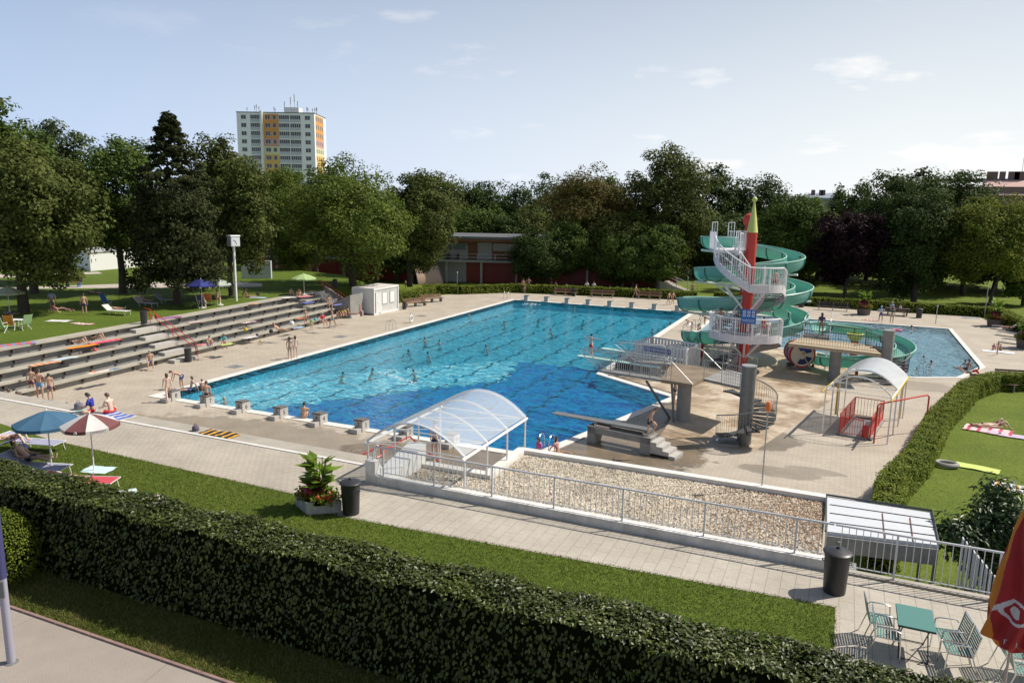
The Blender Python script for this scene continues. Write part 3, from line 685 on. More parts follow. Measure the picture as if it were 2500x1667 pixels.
# ================= spring boards =================
sb=thing('springboard','long grey springboard on a concrete base at the near right of the pool','springboard',(25,3,0))
A=G(1433,1078); B=G(1640,1122)
d=Vector((B.x-A.x,B.y-A.y,0)).normalized(); nn=Vector((-d.y,d.x,0)); Lb=4.0
def q4(s0,s1,w0,w1): return [tuple((A+d*s+nn*w)[:2]) for s,w in ((s0,w0),(s1,w0),(s1,w1),(s0,w1))]
obj('front_pier',MB().prism(q4(0,.42,0,.9),0,.80),CONCG,sb)
mb=MB(); mb.prism(q4(0,3.2,0,.22),.48,.78); obj('beam',mb,CONCG,sb)
obj('beam',MB().prism(q4(0,3.2,.68,.9),.48,.775),CONCG,sb)
obj('rear_block',MB().prism(q4(2.7,3.2,.0,.9),0,.765),CONCG,sb)
for k in range(4): obj('step',MB().prism(q4(3.2+.30*k,3.5+.30*k,-.02,.95),0 if k>2 else .1,.62-.16*k),STW,sb)
bd=MB(); h0=Vector((0,0,.98)); 
e0=A-d*2.1+nn*.45; e1=A+d*3.0+nn*.45
bd.prism([tuple((e0+nn*w)[:2]) for w in (-.25,.25)]+[tuple((e1+nn*w)[:2]) for w in (.25,-.25)],.95,[1.06,1.06,.98,.98])
obj('board',bd,GREYP,sb)
obj('fulcrum',MB().prism(q4(.3,1.1,.1,.8),.78,.90),STEEL,sb); obj('fulcrum',MB().prism(q4(2.75,3.05,.15,.75),.775,.93),STEEL,sb)
# low boards on the island
def lowboard(px,py,rz,lab,L1=3.6):
    t=thing('springboard',lab,'springboard',(0,0,0),0,'pale low springboards')
    e=Vector(G(*px,.75)); s=Vector(G(*py,.75)); d=(s-e); d.z=0; L_=d.length; d.normalize(); n=Vector((-d.y,d.x,0)); 
    def Q(a,b,w): return [tuple((e+d*x+n*y)[:2]) for x,y in ((a,-w),(b,-w),(b,w),(a,w))]
    obj('board',MB().prism(Q(0,L_,.24),.72,.78),mc('pale_green_board',(.42,.62,.56),rough=.5),t)
    obj('rear_stand',MB().prism(Q(L_-.5,L_-.05,.3),0,.70),CONCG,t)
    obj('rear_clamp',MB().prism(Q(L_-.35,L_-.1,.32),.79,.86),STEEL,t)
    obj('base',MB().prism(Q(L_*.48,L_-.1,.34),.0,.30),CONCG,t)
    obj('roller',MB().prism(Q(L_*.50,L_*.66,.32),.3,.70),mc('dark_opening',(.02,.02,.02)),t)
lowboard((1412,868),(1612,897),0,'pale green low springboard with the boy in red shorts on its tip')
lowboard((1471,850),(1668,879),0,'pale green low springboard behind the other, empty')
# ================= diving platform =================
dp=thing('diving_platform','grey diving platform on a round column with slanting railings','diving platform',(26.3,8.6,0))
zt=2.32
FA=Vector(G(1462,903,zt)); FB=Vector(G(1690,938,zt)); BB=Vector(G(1762,903,zt)); BA=Vector(G(1557,878,zt)); Rr=Vector(G(1717,925,zt))
F1=lerp(FA,FB,.68); B1=Vector(G(1640,884,zt)); WETC=mat('wet_tan_concrete',(.30,.23,.15),rough=.45,col2=(.19,.14,.09),vscale=1.2)
obj('deck',MB().prism([tuple(p[:2]) for p in (F1,FB,Rr,BB,B1)],zt-.16,zt),WETC,dp)
dF=(F1-FA).normalized(); nF=Vector((-dF.y,dF.x,0))
obj('catwalk',MB().prism([tuple(p[:2]) for p in (FA,F1-dF*.003,F1+nF*.55-dF*.003,FA+nF*.55)],zt-.12,zt-.01),CONCG,dp)
dB=(B1-BA).normalized(); nB=Vector((-dB.y,dB.x,0))
obj('catwalk',MB().prism([tuple(p[:2]) for p in (BA-nB*.55,B1-nB*.55,B1,BA)],zt-.12,zt-.01),CONCG,dp)
cg=G(1664,1030); obj('column',MB().seg((cg.x,cg.y+.3,0),(cg.x,cg.y+.3,zt-.16),.36,20),CONCG,dp,smooth=True)
for q,r_ in (((1635,1020),(1578,930)),((1645,1030),(1640,935))):
    a=G(*q); b=G(*r_,zt-.2); obj('strut',MB().seg(a,b,.07,6),GREYP,dp)
def slant_rail(p0,p1,over,h=1.02,lean=True,pn=4):
    """frame railing along p0->p1, its water end leaning out by `over`"""
    p0=Vector(p0); p1=Vector(p1); d=(p1-p0).normalized(); up=Vector((0,0,h))
    top0=p0-d*over+up; top1=p1-d*(over*.9)+up if lean else p1+up
    obj('handrail',MB().tube([p0+d*.15,p0,top0-up*.12,top0+d*.1,top1-d*.1,top1+d*.05-up*.08,p1+d*.02],.027,6),GALV,dp,smooth=True)
    for i in range(pn):
        p=lerp(p0,p1,(i+.6)/(pn+.6)); obj('rail_post',MB().seg(p,p+up,.02),GALV,dp)
    mb=MB(); n=int((top1-top0).length/.12)
    for i in range(1,n):
        tp=lerp(top0,top1,i/n); s=(tp-p0).dot(d); Lr=(p1-p0).length
        if s<0: zb=h*(-s/over)
        elif s>Lr-over*.0: zb=0
        else: zb=0.03
        mb.seg((tp.x,tp.y,zt+zb),tp,.009,4,caps=False)
    mb.seg(p0+up*.06-d*over*.05,p1+up*.06,.010,4).seg(top0-up*.02,top1-up*.02,.010,4)
    obj('infill_bars',mb,GALV,dp)
slant_rail(FA,FB,1.25)
m1=lerp(FA,BA,.42); m2=lerp(FB,Rr,1.0)
slant_rail(FA+nF*.6,F1+nF*.6,1.25,lean=False,pn=2)
slant_rail(BA-nB*.6,lerp(BA,B1,.8)-nB*.6,1.25,lean=False,pn=2)
slant_rail(BA,BB,1.25)
# bridge + spiral stair
def spiral(t,c,r,a0,a1,z0,z1,nt,r0,tread_mt,rail_mt,h=1.0,cw=1,bars=True,tread_t=.075):
    for i in range(nt):
        f=(i+.5)/nt; a=a0+(a1-a0)*f; z=z0+(z1-z0)*(i+1)/nt; da=abs(a1-a0)/nt*.62
        P=[(c[0]+r0*cos(a-da*.5),c[1]+r0*sin(a-da*.5)),(c[0]+r*cos(a-da),c[1]+r*sin(a-da)),(c[0]+r*cos(a+da),c[1]+r*sin(a+da)),(c[0]+r0*cos(a+da*.5),c[1]+r0*sin(a+da*.5))]
        obj('tread',MB().prism(P,z-tread_t,z),tread_mt,t)
    m=40; top=[]; 
    for i in range(m+1):
        a=a0+(a1-a0)*i/m; z=z0+(z1-z0)*i/m; top.append((c[0]+r*cos(a),c[1]+r*sin(a),z+h))
    obj('spiral_handrail',MB().tube(top,.028,6),rail_mt,t,smooth=True)
    if bars:
        mb=MB(); nb=int(abs(a1-a0)*r/.13)
        for i in range(nb+1):
            a=a0+(a1-a0)*i/nb; z=z0+(z1-z0)*i/nb; p=(c[0]+r*cos(a),c[1]+r*sin(a)); mb.seg((p[0],p[1],z-.02),(p[0],p[1],z+h),.010,4,caps=False)
        obj('spiral_bars',mb,rail_mt,t)
ss=thing('spiral_stair','grey spiral stair around a steel column leading to the diving platform','spiral stair',(29.7,5.9,0))
sc_=Vector((29.75,6.0,0))
obj('column',MB().seg(sc_,sc_+Vector((0,0,3.75)),.33,20),mc('grey_column',(.17,.175,.175),rough=.45,metal=.4,var=.15,vscale=3),ss,smooth=True)
obj('column_cap',MB().seg(sc_+Vector((0,0,3.75)),sc_+Vector((0,0,3.80)),.35,20),GALV,ss)
spiral(ss,sc_,1.35,R(-160),R(150),.35,zt,15,.33,mc('grating',(.055,.058,.06),rough=.55),mc('dull_steel',(.22,.225,.23),rough=.4,metal=.6))
obj('base_step',MB().prism([(28.3,4.9),(29.6,5.2),(29.5,6.6),(28.3,6.7)],.0,.12),CONCG,ss)
br=thing('bridge','flat grey walkway joining the spiral stair to the diving platform','bridge',(28.8,8,0))
bp_=[tuple(Rr[:2]),tuple(G(1717,924,zt)[:2]),(29.6,7.1),(30.4,8.2),tuple(BB[:2])]
Wk=[Vector(G(1718,924,zt)),Vector(G(1806,944,zt)),Vector(G(1846,920,zt)),Vector(G(1764,903,zt))]
obj('deck',MB().prism([tuple(p[:2]) for p in Wk],zt-.14,zt-.004),CONCG,br)
railing(br,[Wk[0],Wk[1]],1.0,GALV,1.2,.12,.02,.006); railing(br,[Wk[3],Wk[2]],1.0,GALV,1.2,.12,.02,.006)
# white lifeguard enclosure with sign
wf=thing('fence','white slatted enclosure with a blue sign behind the springboards','fence',(24,20,0))
a=G(1577,880); b=G(1682,895); a2=G(1600,845); b2=G(1690,860)
a=Vector((20.6,20.9,0)); b=Vector((24.3,19.6,0)); dd=Vector((.5,2.4,0))
def slats(p,q,h,n):
    mb=MB(); d=(q-p); ang=math.atan2(d.y,d.x)
    for i in range(n): s=lerp(p,q,(i+.5)/n); mb.box((s.x,s.y,.25+h/2),(d.length/n*.62,.03,h-.1),ang)
    obj('slat_panel',mb,WHITE,wf)
    mb=MB(); c=lerp(p,q,.5); mb.box((c.x,c.y,h+.2),(d.length,.06,.1),ang); mb.box((c.x,c.y,.3),(d.length,.06,.08),ang); obj('rail',mb,WHITE,wf)
slats(a,b,1.5,15); slats(a+dd,b+dd,1.5,15); slats(a,a+dd,1.5,8); slats(b,b+dd,1.5,8)
for p in (a,b,a+dd,b+dd): obj('post',MB().box((p.x,p.y,.9),(.12,.12,1.8)),WHITE,wf)
ang=math.atan2((b-a).y,(b-a).x); c=lerp(a,b,.45)
sg=obj('sign_board',MB().box((c.x-.05*sin(-ang),c.y-.06,1.35),(2.1,.04,.34),ang),mc('sign_blue',(.05,.08,.30),rough=.5),wf)
o=put_text('lettering','BECKENAUFSICHT',.24,mc('sign_white',(.8,.8,.8)),wf,(c.x+.01,c.y-.095,1.35),(R(90),0,ang))
t=thing('bench','orange-brown bench in front of the white enclosure','bench',(22.5,19.5,0))
c=lerp(a,b,.5)+Vector((-.1,-.5,0)); ang_=ang
obj('seat',MB().box((c.x,c.y,.45),(2.8,.4,.06),ang),mc('orange_wood',(.40,.17,.07)),t)
for s in (-1.2,1.2): obj('leg',MB().box((c.x+s*cos(ang),c.y+s*sin(ang),.21),(.06,.36,.42),ang),GREYP,t)
t=obj('post',MB().lathe((G(1712,870).x,G(1712,870).y,0),[(.13,0),(.13,.75),(.16,.8),(.16,.95),(.1,1.0)],10),REDP,smooth=True); tag(t,'short red post on the wet floor behind the bridge','post')
# ================= second tower (right) =================
p2=thing('walkway_platform','raised concrete platform with grey railings in front of the shallow pool','platform',(33,23.5,0))
z2=2.2; Q=[Vector(G(*q,z2)) for q in ((1925,838),(2152,864),(2125,842),(1957,823))]
obj('deck',MB().prism([tuple(p[:2]) for p in Q],z2-.22,z2),mat('tan_concrete',(.42,.33,.22),rough=.8,col2=(.36,.29,.20),vscale=2),p2)
c=G(2035,925); obj('column',MB().seg((c.x,c.y+.2,0),(c.x,c.y+.2,z2-.22),.36,20),CONCG,p2,smooth=True)
railing(p2,[Q[0],Q[1]],1.0,mc('dark_steel',(.06,.06,.062),rough=.5),None,.16,.03,.012,.03); railing(p2,[Q[3],Q[2]],1.0,mc('dark_steel',(.06,.06,.062),rough=.5),None,.16,.03,.012,.03)
obj('post',MB().seg((32.0,26.5,0),(32.0,26.5,z2),.09,8),REDP,p2)
s2=thing('spiral_stair','grey spiral stair around a concrete column at the shallow pool','spiral stair',(36.5,24.2,0))
obj('column',MB().seg((36.45,24.2,0),(36.45,24.2,3.35),.36,20),CONCG,s2,smooth=True)
spiral(s2,(36.45,24.2),1.35,R(-95),R(180),.2,z2,13,.35,mc('grating',(.13,.135,.14)),mc('dark_steel',(.06,.06,.062)))
m=20; obj('landing_rail',MB().tube([(36.45+1.35*cos(R(180-130*i/m)),24.2+1.35*sin(R(180-130*i/m)),z2+1.0) for i in range(m+1)],.025,6),GREYP,s2,smooth=True)
# ================= slide tower =================
PC=Vector((27.6,22.9,0)); C2=Vector((26.75,28.6,0))
st=thing('slide_tower','tall white spiral stair tower around a red pole with a yellow cone top','stair tower',tuple(PC))
obj('pole',MB().lathe(PC,[(.34,0),(.34,9.4)],24),REDP,st,smooth=True)
cn_=obj('cone_cap',MB().lathe(PC+Vector((0,0,9.4)),[(.37,0),(.36,.02),(.05,2.0)],24),mc('lime_yellow',(.52,.56,.16),rough=.45),st,smooth=True)
obj('ball',MB().ball(PC+Vector((0,0,11.55)),.17,14,9),mc('lime_yellow',(.52,.56,.16)),cn_,smooth=True)
LIL=mc('white_steel_plate',(.62,.60,.62),rough=.5,var=.06)
WS=mc('bright_white_rail',(.80,.80,.82),rough=.4)
TREAD=mc('dark_tread',(.10,.10,.105),rough=.6)
def SP(phi,r,z): a=R(phi); return PC+Vector((-cos(a)*r,sin(a)*r,z))
ZL=[(10,0.0),(200,2.66),(385,2.72),(560,6.0),(622,6.04),(715,8.2)]
def zphi(p):
    for (a,za),(b,zb) in zip(ZL[:-1],ZL[1:]):
        if a<=p<=b: return za+(zb-za)*(p-a)/(b-a)
    return ZL[-1][1]
Ro,Ri=2.35,1.05
def band(p0,p1,r,dz0,dz1,name,mt):
    n=max(6,int((p1-p0)/7)); a=[p0+(p1-p0)*i/n for i in range(n+1)]; mb=MB(); vs=[]
    for p in a: z=zphi(p); vs+= [SP(p,r,z+dz0),SP(p,r+.05,z+dz0),SP(p,r+.05,z+dz1),SP(p,r,z+dz1)]
    mb.add(vs,[(i*4+k,i*4+(k+1)%4,(i+1)*4+(k+1)%4,(i+1)*4+k) for i in range(n) for k in range(4)]+[(0,1,2,3),(n*4,n*4+1,n*4+2,n*4+3)])
    obj(name,mb,mt,st)
for (a,b) in ((10,200),(200,385),(385,560),(560,622),(622,715)):
    band(a,b,Ro,-.42,.10,'stringer',LIL)
    if b-a>100 or a==622 : band(a,b,Ri,-.34,.08,'stringer',LIL)
for (a,b) in ((10,200),(385,560),(622,715)):
    n=int((zphi(b)-zphi(a))/.2)
    for i in range(n):
        p=a+(b-a)*i/n; q=a+(b-a)*(i+1)/n; z=zphi(q)
        P=[SP(p-1,Ri+.05,0),SP(p-1,Ro,0),SP(q+1,Ro,0),SP(q+1,Ri+.05,0)]
        obj('tread',MB().prism([tuple(v[:2]) for v in P],z-.04,z),TREAD,st)
for (a,b) in ((198,387),(558,624)):
    n=14; P=[SP(a+(b-a)*i/n,Ro,0) for i in range(n+1)]+[SP(b-(b-a)*i/n,.36 if a<500 else Ri-.2,0) for i in range(n+1)]
    z=zphi((a+b)/2); obj('landing',MB().prism([tuple(v[:2]) for v in P],z-.06,z),GALV,st)
def srail(a,b,r,h=1.2):
    n=max(4,int((b-a)/6)); pts=[SP(a+(b-a)*i/n,r,zphi(a+(b-a)*i/n)+h) for i in range(n+1)]
    obj('handrail',MB().tube(pts,.05,6),WS,st,smooth=True)
    k=max(2,int((b-a)*PI/180*r/1.0))
    for i in range(k+1):
        p=a+(b-a)*i/k; z=zphi(p); obj('rail_post',MB().seg(SP(p,r,z-.2),SP(p,r,z+h),.042),WS,st)
    mb=MB(); k=int((b-a)*PI/180*r/.15)
    for i in range(k+1):
        p=a+(b-a)*i/k; z=zphi(p); mb.seg(SP(p,r,z+.08),SP(p,r,z+h),.018,4,caps=False)
    obj('rail_bars',mb,WS,st)
for a,b in ((20,200),(200,385),(385,560),(560,622),(622,712)): srail(a,b,Ro+.03)
for a,b in ((20,195),(385,560),(622,700)): srail(a,b,Ri)
# braces below the landings
for (phi,z0,z1,r) in ((235,1.0,2.35,2.1),(262,1.0,2.4,1.2),(300,1.2,2.4,2.0),(590,4.1,5.7,2.0),(330,4.3,5.8,1.6)):
    obj('brace',MB().seg(SP(phi,.3,z0),SP(phi,r,z1),.07,6),WHITE,st)
# top platform
zt8=8.2; TPl=[(25.4,22.3),(27.0,21.6),(27.5,24.6),(26.9,26.6),(25.1,27.2),(24.6,24.6)]
obj('top_platform',MB().prism(TPl,zt8-.18,zt8-.004),LIL,st)
def frail(a,b,z,h,mtx=WS,bar=.16,parent=st):
    a=Vector((*a,z)); b=Vector((*b,z)); up=Vector((0,0,h))
    obj('frame_rail',MB().tube([a,a+up,b+up,b],.032,6),mtx,parent)
    mb=MB(); n=max(2,int((b-a).length/bar))
    for i in range(1,n): p=a.lerp(b,i/n); mb.seg(p,p+up,.018,4,caps=False)
    mb.seg(a+Vector((0,0,.12)),b+Vector((0,0,.12)),.015); obj('frame_bars',mb,mtx,parent)
frail((25.4,22.3),(24.6,24.6),zt8,1.15); frail((27.0,21.6),(27.4,24.2),zt8,1.15); frail((27.5,24.6),(26.9,26.6),zt8,1.15)
frail((26.9,26.6),(26.1,26.9),zt8,1.15); frail((24.7,26.9),(24.5,25.9),zt8,1.75,bar=.5); frail((25.9,27.0),(25.6,26.1),zt8,1.75,bar=.5); frail((25.6,26.1),(26.5,25.7),zt8,1.15)
# blue sign
g=GY(1828,773,20.35)
s=obj('sign_board',MB().box((g.x,g.y,g.z),(.92,.05,.92),0),mc('sign_blue2',(.02,.13,.42),rough=.45),st)
SW=mc('sign_white',(.8,.8,.8))
for i,dx in enumerate((-.28,0,.28)):
    for j,dz in enumerate((.24,.02)):
        mb=MB(); mb.box((g.x+dx,g.y-.03,g.z+dz),(.16,.015,.035)).box((g.x+dx,g.y-.03,g.z+dz+.12),(.14,.015,.035)).box((g.x+dx-.07,g.y-.03,g.z+dz+.06),(.03,.014,.09)).box((g.x+dx+.07,g.y-.03,g.z+dz+.06),(.03,.014,.09))
        obj('pictogram',mb,SW,st)
obj('sign_line',MB().box((g.x,g.y-.03,g.z-.22),(.8,.012,.025)).box((g.x,g.y-.03,g.z-.32),(.7,.012,.02)),SW,st)
obj('sign_post',MB().seg((g.x,g.y+.05,g.z-1.0),(g.x,g.y+.05,g.z+.4),.03),WS,st)
# ---------- tall water slide ----------
def slide_mat(name):
    m,nt,p=newmat(name); p.inputs['Base Color'].default_value=(.20,.46,.41,1); p.inputs['Roughness'].default_value=.35
    t=nt.nodes.new('ShaderNodeBsdfTranslucent'); t.inputs['Color'].default_value=(.34,.74,.60,1); x=nt.nodes.new('ShaderNodeMixShader'); x.inputs[0].default_value=.36
    n=noise_nodes(nt,.8,4); c=ramp(nt,n.outputs['Fac'],[(.3,(.18,.42,.38)),(.7,(.28,.54,.48))]); nt.links.new(c,p.inputs['Base Color'])
    nt.links.new(p.outputs[0],x.inputs[1]); nt.links.new(t.outputs[0],x.inputs[2]); nt.links.new(x.outputs[0],nt.nodes['Material Output'].inputs[0]); return m
SL=slide_mat('green_fibreglass'); SLR=mc('dark_green_flange',(.05,.17,.15),rough=.5)
RIMM=mc('pale_green_rim',(.34,.55,.48),rough=.4)
def slide(t,pts,w=.64,dep=.78,wall=.03,step=2.1,bank=0.0):
    prof=[]; n=9
    for i in range(n+1):
        a=PI*i/n; prof.append((-w*cos(a),dep*(1-sin(a))))
    prof=[(-w,dep+.14)]+prof+[(w,dep+.14)]
    inner=[(x*(1-wall/w) ,y+ (wall if abs(x)<w*.99 else 0)) for x,y in prof]
    loop=prof+inner[::-1]
    obj('flume',MB().sweep(pts,loop),SL,t,smooth=True)
    P=[Vector(p) for p in pts]
    for sgn in (-1,1):
        rim=[]
        for i,p in enumerate(P):
            d=P[min(i+1,len(P)-1)]-P[max(i-1,0)]; d.z=0; d.normalize(); rim.append(p+Vector((d.y,-d.x,0))*(w+.0)*sgn+Vector((0,0,dep+.15)))
        obj('rim',MB().tube(rim,.045,6),RIMM,t,smooth=True)
    acc=0
    for i in range(1,len(P)-1):
        acc+=(P[i]-P[i-1]).length
        if acc>step:
            acc=0; d=(P[i+1]-P[i-1]); d.z=0; d.normalize()
            out=[(x*(1.09),y-.05) for x,y in prof]; lp=out+prof[::-1]
            obj('flange',MB().sweep([P[i]-d*.04,P[i]+d*.04],lp),SLR,t)
tw=thing('water_slide','tall winding green water slide coiling round a red column with a ball','water slide',tuple(C2))
KEY=[(-75, 2.5, 8.0), (0, 2.85, 7.9), (90, 3.25, 7.3), (180, 3.4, 6.6), (270, 3.25, 6.1), (360, 3.15, 5.45), (450, 3.4, 5.0), (540, 4.15, 4.5), (630, 4.2, 3.9), (720, 4.3, 3.1), (810, 4.1, 2.75), (900, 4.0, 2.35), (990, 3.9, 1.5), (1062, 3.85, 0.75)]
def kf(p,j):
    for a,b in zip(KEY[:-1],KEY[1:]):
        if a[0]<=p<=b[0]:
            t=(p-a[0])/(b[0]-a[0]); return a[j]+(b[j]-a[j])*t
pts=[(C2.x-cos(R(p))*kf(p,1),C2.y+sin(R(p))*kf(p,1),kf(p,2)) for p in range(-75,1063,9)]
e=Vector(pts[-1]); pts+= [(e.x-.05,e.y+1.6,.45),(e.x-.05,e.y+3.2,.2),(e.x+.0,e.y+5.0,.05)]
slide(tw,pts)
obj('column',MB().lathe(C2,[(.33,0),(.33,9.5),(.30,9.55),(.30,9.75)],20),REDP,tw,smooth=True)
obj('ball',MB().ball(C2+Vector((0,0,10.1)),.52,18,12),REDP,tw,smooth=True)
for p in (0,75,140,200,270,340,400,470,540,600,660,720,790,860,920,985):
    r=kf(p,1); z=kf(p,2); a=R(p); d=Vector((-cos(a),sin(a),0)); q=C2+d*(r+.55)+Vector((0,0,z-.1)); s=C2+d*.3+Vector((0,0,z-.35))
    ob=obj('support_arm',MB().seg(s,q,.09,6),WHITE,tw)
    if z>2: obj('support_strut',MB().seg(C2+d*.3+Vector((0,0,z-1.6)),C2+d*(r*.7)+Vector((0,0,z-.3)),.06,6),WHITE,tw)
for p,x in ((1010,0),):
    q=Vector(pts[-6]); obj('foot',MB().seg((q.x,q.y,0),(q.x,q.y,q.z),.12,8),CONCG,tw)
# ---------- low slide ----------
C3=Vector((34.8,28.1,0)); lw=thing('water_slide','low curved green slide with a white railed start beside the shallow pool','water slide',tuple(C3))
KEY=[(20,2.9,2.1),(90,2.95,1.75),(180,3.0,1.05),(270,3.1,.5),(345,3.3,.15)]
pts=[(32.2,27.6,2.2),(32.15,28.4,2.15)]+[(C3.x-cos(R(p))*kf(p,1),C3.y+sin(R(p))*kf(p,1),kf(p,2)) for p in range(20,346,9)]
slide(lw,pts,.62,.55)
obj('start_platform',MB().bx(31.2,32.9,25.9,27.7,2.05,2.2),mc('dark_tread',(.1,.1,.105)),lw)
for x,y in ((31.3,26.0),(32.8,26.0),(31.3,27.6),(32.8,27.6)): obj('platform_post',MB().seg((x,y,0),(x,y,2.1),.06),WS,lw)
frail((31.2,25.9),(31.2,27.7),2.2,1.2,bar=.4,parent=lw); frail((32.9,25.9),(32.9,27.4),2.2,1.2,bar=.4,parent=lw)
obj('start_grip',MB().tube([(31.2,27.7,3.4),(31.35,27.9,3.75),(31.6,28.1,3.85)],.03),WS,lw); obj('start_grip',MB().tube([(32.9,27.4,3.4),(32.95,27.7,3.75),(32.7,28.0,3.85)],.03),WS,lw)
for p in (90,180,270):
    r=kf(p,1); a=R(p); q=(C3.x-cos(a)*r,C3.y+sin(a)*r); obj('support_post',MB().seg((q[0],q[1],-.9),(q[0],q[1],kf(p,2)+.05),.1,8),REDP,lw)
# striped drum
c=G(1950,902); c=Vector((c.x-.1,c.y+.6,0)); dr=thing('climbing_drum','big play drum striped red, white and blue with painted end','drum',tuple(c))
ax_=Vector((-.35,1,0)).normalized(); cz=1.08; r=.88
cols=[mc('drum_red',(.42,.03,.03)),mc('drum_white',(.55,.55,.56)),mc('drum_blue',(.03,.06,.30)),mc('drum_white',(.55,.55,.56)),mc('drum_red',(.42,.03,.03)),mc('drum_white',(.55,.55,.56))]
for i in range(6):
    p=c+ax_*(-.8+.27*i)+Vector((0,0,cz)); obj('stripe_band',MB().seg(p,p+ax_*.268,r if i%2==0 else r-.03,28),cols[i],dr,smooth=True)
f0=c+ax_*(-.81)+Vector((0,0,cz)); obj('end_disc',MB().seg(f0-ax_*.015,f0,r-.1,28),mc('drum_cream',(.62,.58,.48)),dr)
sdv=Vector((ax_.y,-ax_.x,0))
for a0,a1,mt in ((20,125,mc('drum_blue',(.03,.06,.3))),(240,345,mc('drum_navy',(.02,.03,.12)))):
    pts_=[f0-ax_*.02+sdv*(.68*cos(R(a)))+Vector((0,0,.68*sin(R(a)))) for a in range(a0,a1+1,15)]+[f0-ax_*.02+sdv*(.25*cos(R(a)))+Vector((0,0,.3*sin(R(a)))) for a in range(a1,a0-1,-15)]
    obj('painted_sector',MB().add(pts_,[tuple(range(len(pts_)))]),mt,dr)
obj('painted_patch',MB().seg(f0-ax_*.03+Vector((0,0,.12))+sdv*.05,f0-ax_*.016+Vector((0,0,.12))+sdv*.05,.12,7),mc('hub_yellow',(.5,.33,.08)),dr)
for s_ in (-.5,.55): obj('end_brace',MB().seg(f0-ax_*.06+sdv*s_+Vector((0,0,-.85)),f0-ax_*.06+Vector((0,0,.1)),.025,5),mc('drum_cream',(.62,.58,.48)),dr)
for k in (-.6,.45):
    p=c+ax_*k; obj('cradle',MB().box((p.x,p.y,.13),(1.3,.12,.26),math.atan2(sdv.y,sdv.x)),GREYP,dr)
# railing between drum and pool
t=thing('railing','dark railing along the shallow pool behind the striped drum','railing',(33,31,0)); railing(t,[(30.0,31.6,0),(33.2,30.2,0),(34.4,26.2,0)],1.0,GREYP,1.6,.13,.02,.007,.02)
c=G(2085,822,1.9); pp=thing('play_column','red column with a lime green funnel top in the shallow pool','column',(c.x,32.5,-.9)); xx=GY(2088,820,30).x
obj('shaft',MB().seg((xx,30,-.9),(xx,30,1.55),.26,16),REDP,pp,smooth=True); obj('funnel',MB().lathe((xx,30,1.5),[(.25,0),(.55,.35),(.6,.6),(.5,.62),(.3,.4)],16),mc('lime_yellow',(.52,.56,.16)),pp,smooth=True)
# ================= apartment block =================
fw=Vector((sin(CP[3]),cos(CP[3]),0)); rt=Vector((cos(CP[3]),-sin(CP[3]),0)); yaw=math.atan2(rt.y,rt.x)
Bo=C0+fw*277+rt*((592-1250)/FP*277); Bo.z=0; BW,BD=27.6,16.5; BH=GY(592,274,Bo.y).z
ab=thing('apartment_building','tall white apartment block with an orange striped facade beyond the trees','apartment block',tuple(Bo),yaw)
def lb(mb,name,mt,par=ab,**k): return obj(name,mb,mt,par,local=True,**k)
BWH=mc('facade_white',(.80,.81,.83),rough=.8,var=.03); BWS=mc('facade_white_side',(.62,.61,.60),rough=.8)
lb(MB().bx(0,BW,0,BD,0,BH),'wall',BWH)
lb(MB().bx(-.1,BW+.1,-.1,BD+.1,BH,BH+.3),'roof_edge',GREYP)
lb(MB().bx(8.55,9.35,-1.1,0,0,BH+.6),'fin',WHITE)
lb(MB().bx(18.75,18.95,-.25,0,0,BH),'fin',WHITE)
FH=2.8; cols=[(.60,.29,.09),(.60,.29,.09),(.60,.29,.09),(.55,.31,.28),(.60,.60,.38),(.63,.41,.13),(.63,.41,.13),(.60,.31,.13),(.45,.45,.5),(.45,.45,.5)]
WIN=mc('window_glass',(.05,.055,.065),rough=.15,var=.5,vscale=.2); LOG=mc('loggia_parapet',(.46,.49,.55),rough=.7); FRM=mc('window_frame_white',(.62,.62,.62))
for k in range(9):
    zt_=BH-.35-FH*k; zb_=zt_-FH
    lb(MB().bx(9.45,14.9,-.05,.01,zb_,zt_),'coloured_panel',mc('panel%d'%k,cols[k],rough=.8))
    lb(MB().bx(BW-.01,BW+.05,1.6,12.8,zb_,zt_),'coloured_panel',mc('panel%d'%k,cols[k]))
    for (a,b,n,y) in ((1.6,3.35,2,0),(10.1,11.9,2,-.05),(12.8,14.0,1,-.05),(24.3,26.1,2,0)):
        wdw=lb(MB().bx(a,b,y-.04,y+.01,zb_+.95,zb_+2.3),'window',WIN)
        mb=MB(); 
        mb.bx(a-.05,b+.05,y-.08,y-.02,zb_+.88,zb_+.96)
        for i in range(n+1): x=a+(b-a)*i/n; mb.bx(x-.05,x+.05,y-.07,y-.03,zb_+.95,zb_+2.3)
        lb(mb,'window_frame',FRM,wdw)
    for (a,b) in ((4.9,8.4),(15.0,18.7),(19.0,22.7)):
        wdw=lb(MB().bx(a,b,-.04,.01,zb_+1.05,zb_+2.4),'loggia_window',WIN)
        mb=MB()
        mb.bx(a-.05,b+.05,-.08,-.02,zb_+1.0,zb_+1.06)
        for i in range(6): x=a+(b-a)*i/5; mb.bx(x-.05,x+.05,-.07,-.03,zb_+1.05,zb_+2.4)
        lb(mb,'window_frame',FRM,wdw); lb(MB().bx(a,b,-.12,-.02,zb_+.0,zb_+1.0),'loggia_parapet',LOG)
    for i in range(4):
        y=2.6+i*2.8; lb(MB().bx(BW+.04,BW+.09,y-.6,y+.6,zb_+.9,zb_+2.3),'side_window',WIN)
lb(MB().bx(15.5,20.8,5,10,BH,BH+2.6),'lift_house',WHITE)
mt=mc('antenna_grey',(.30,.30,.31))
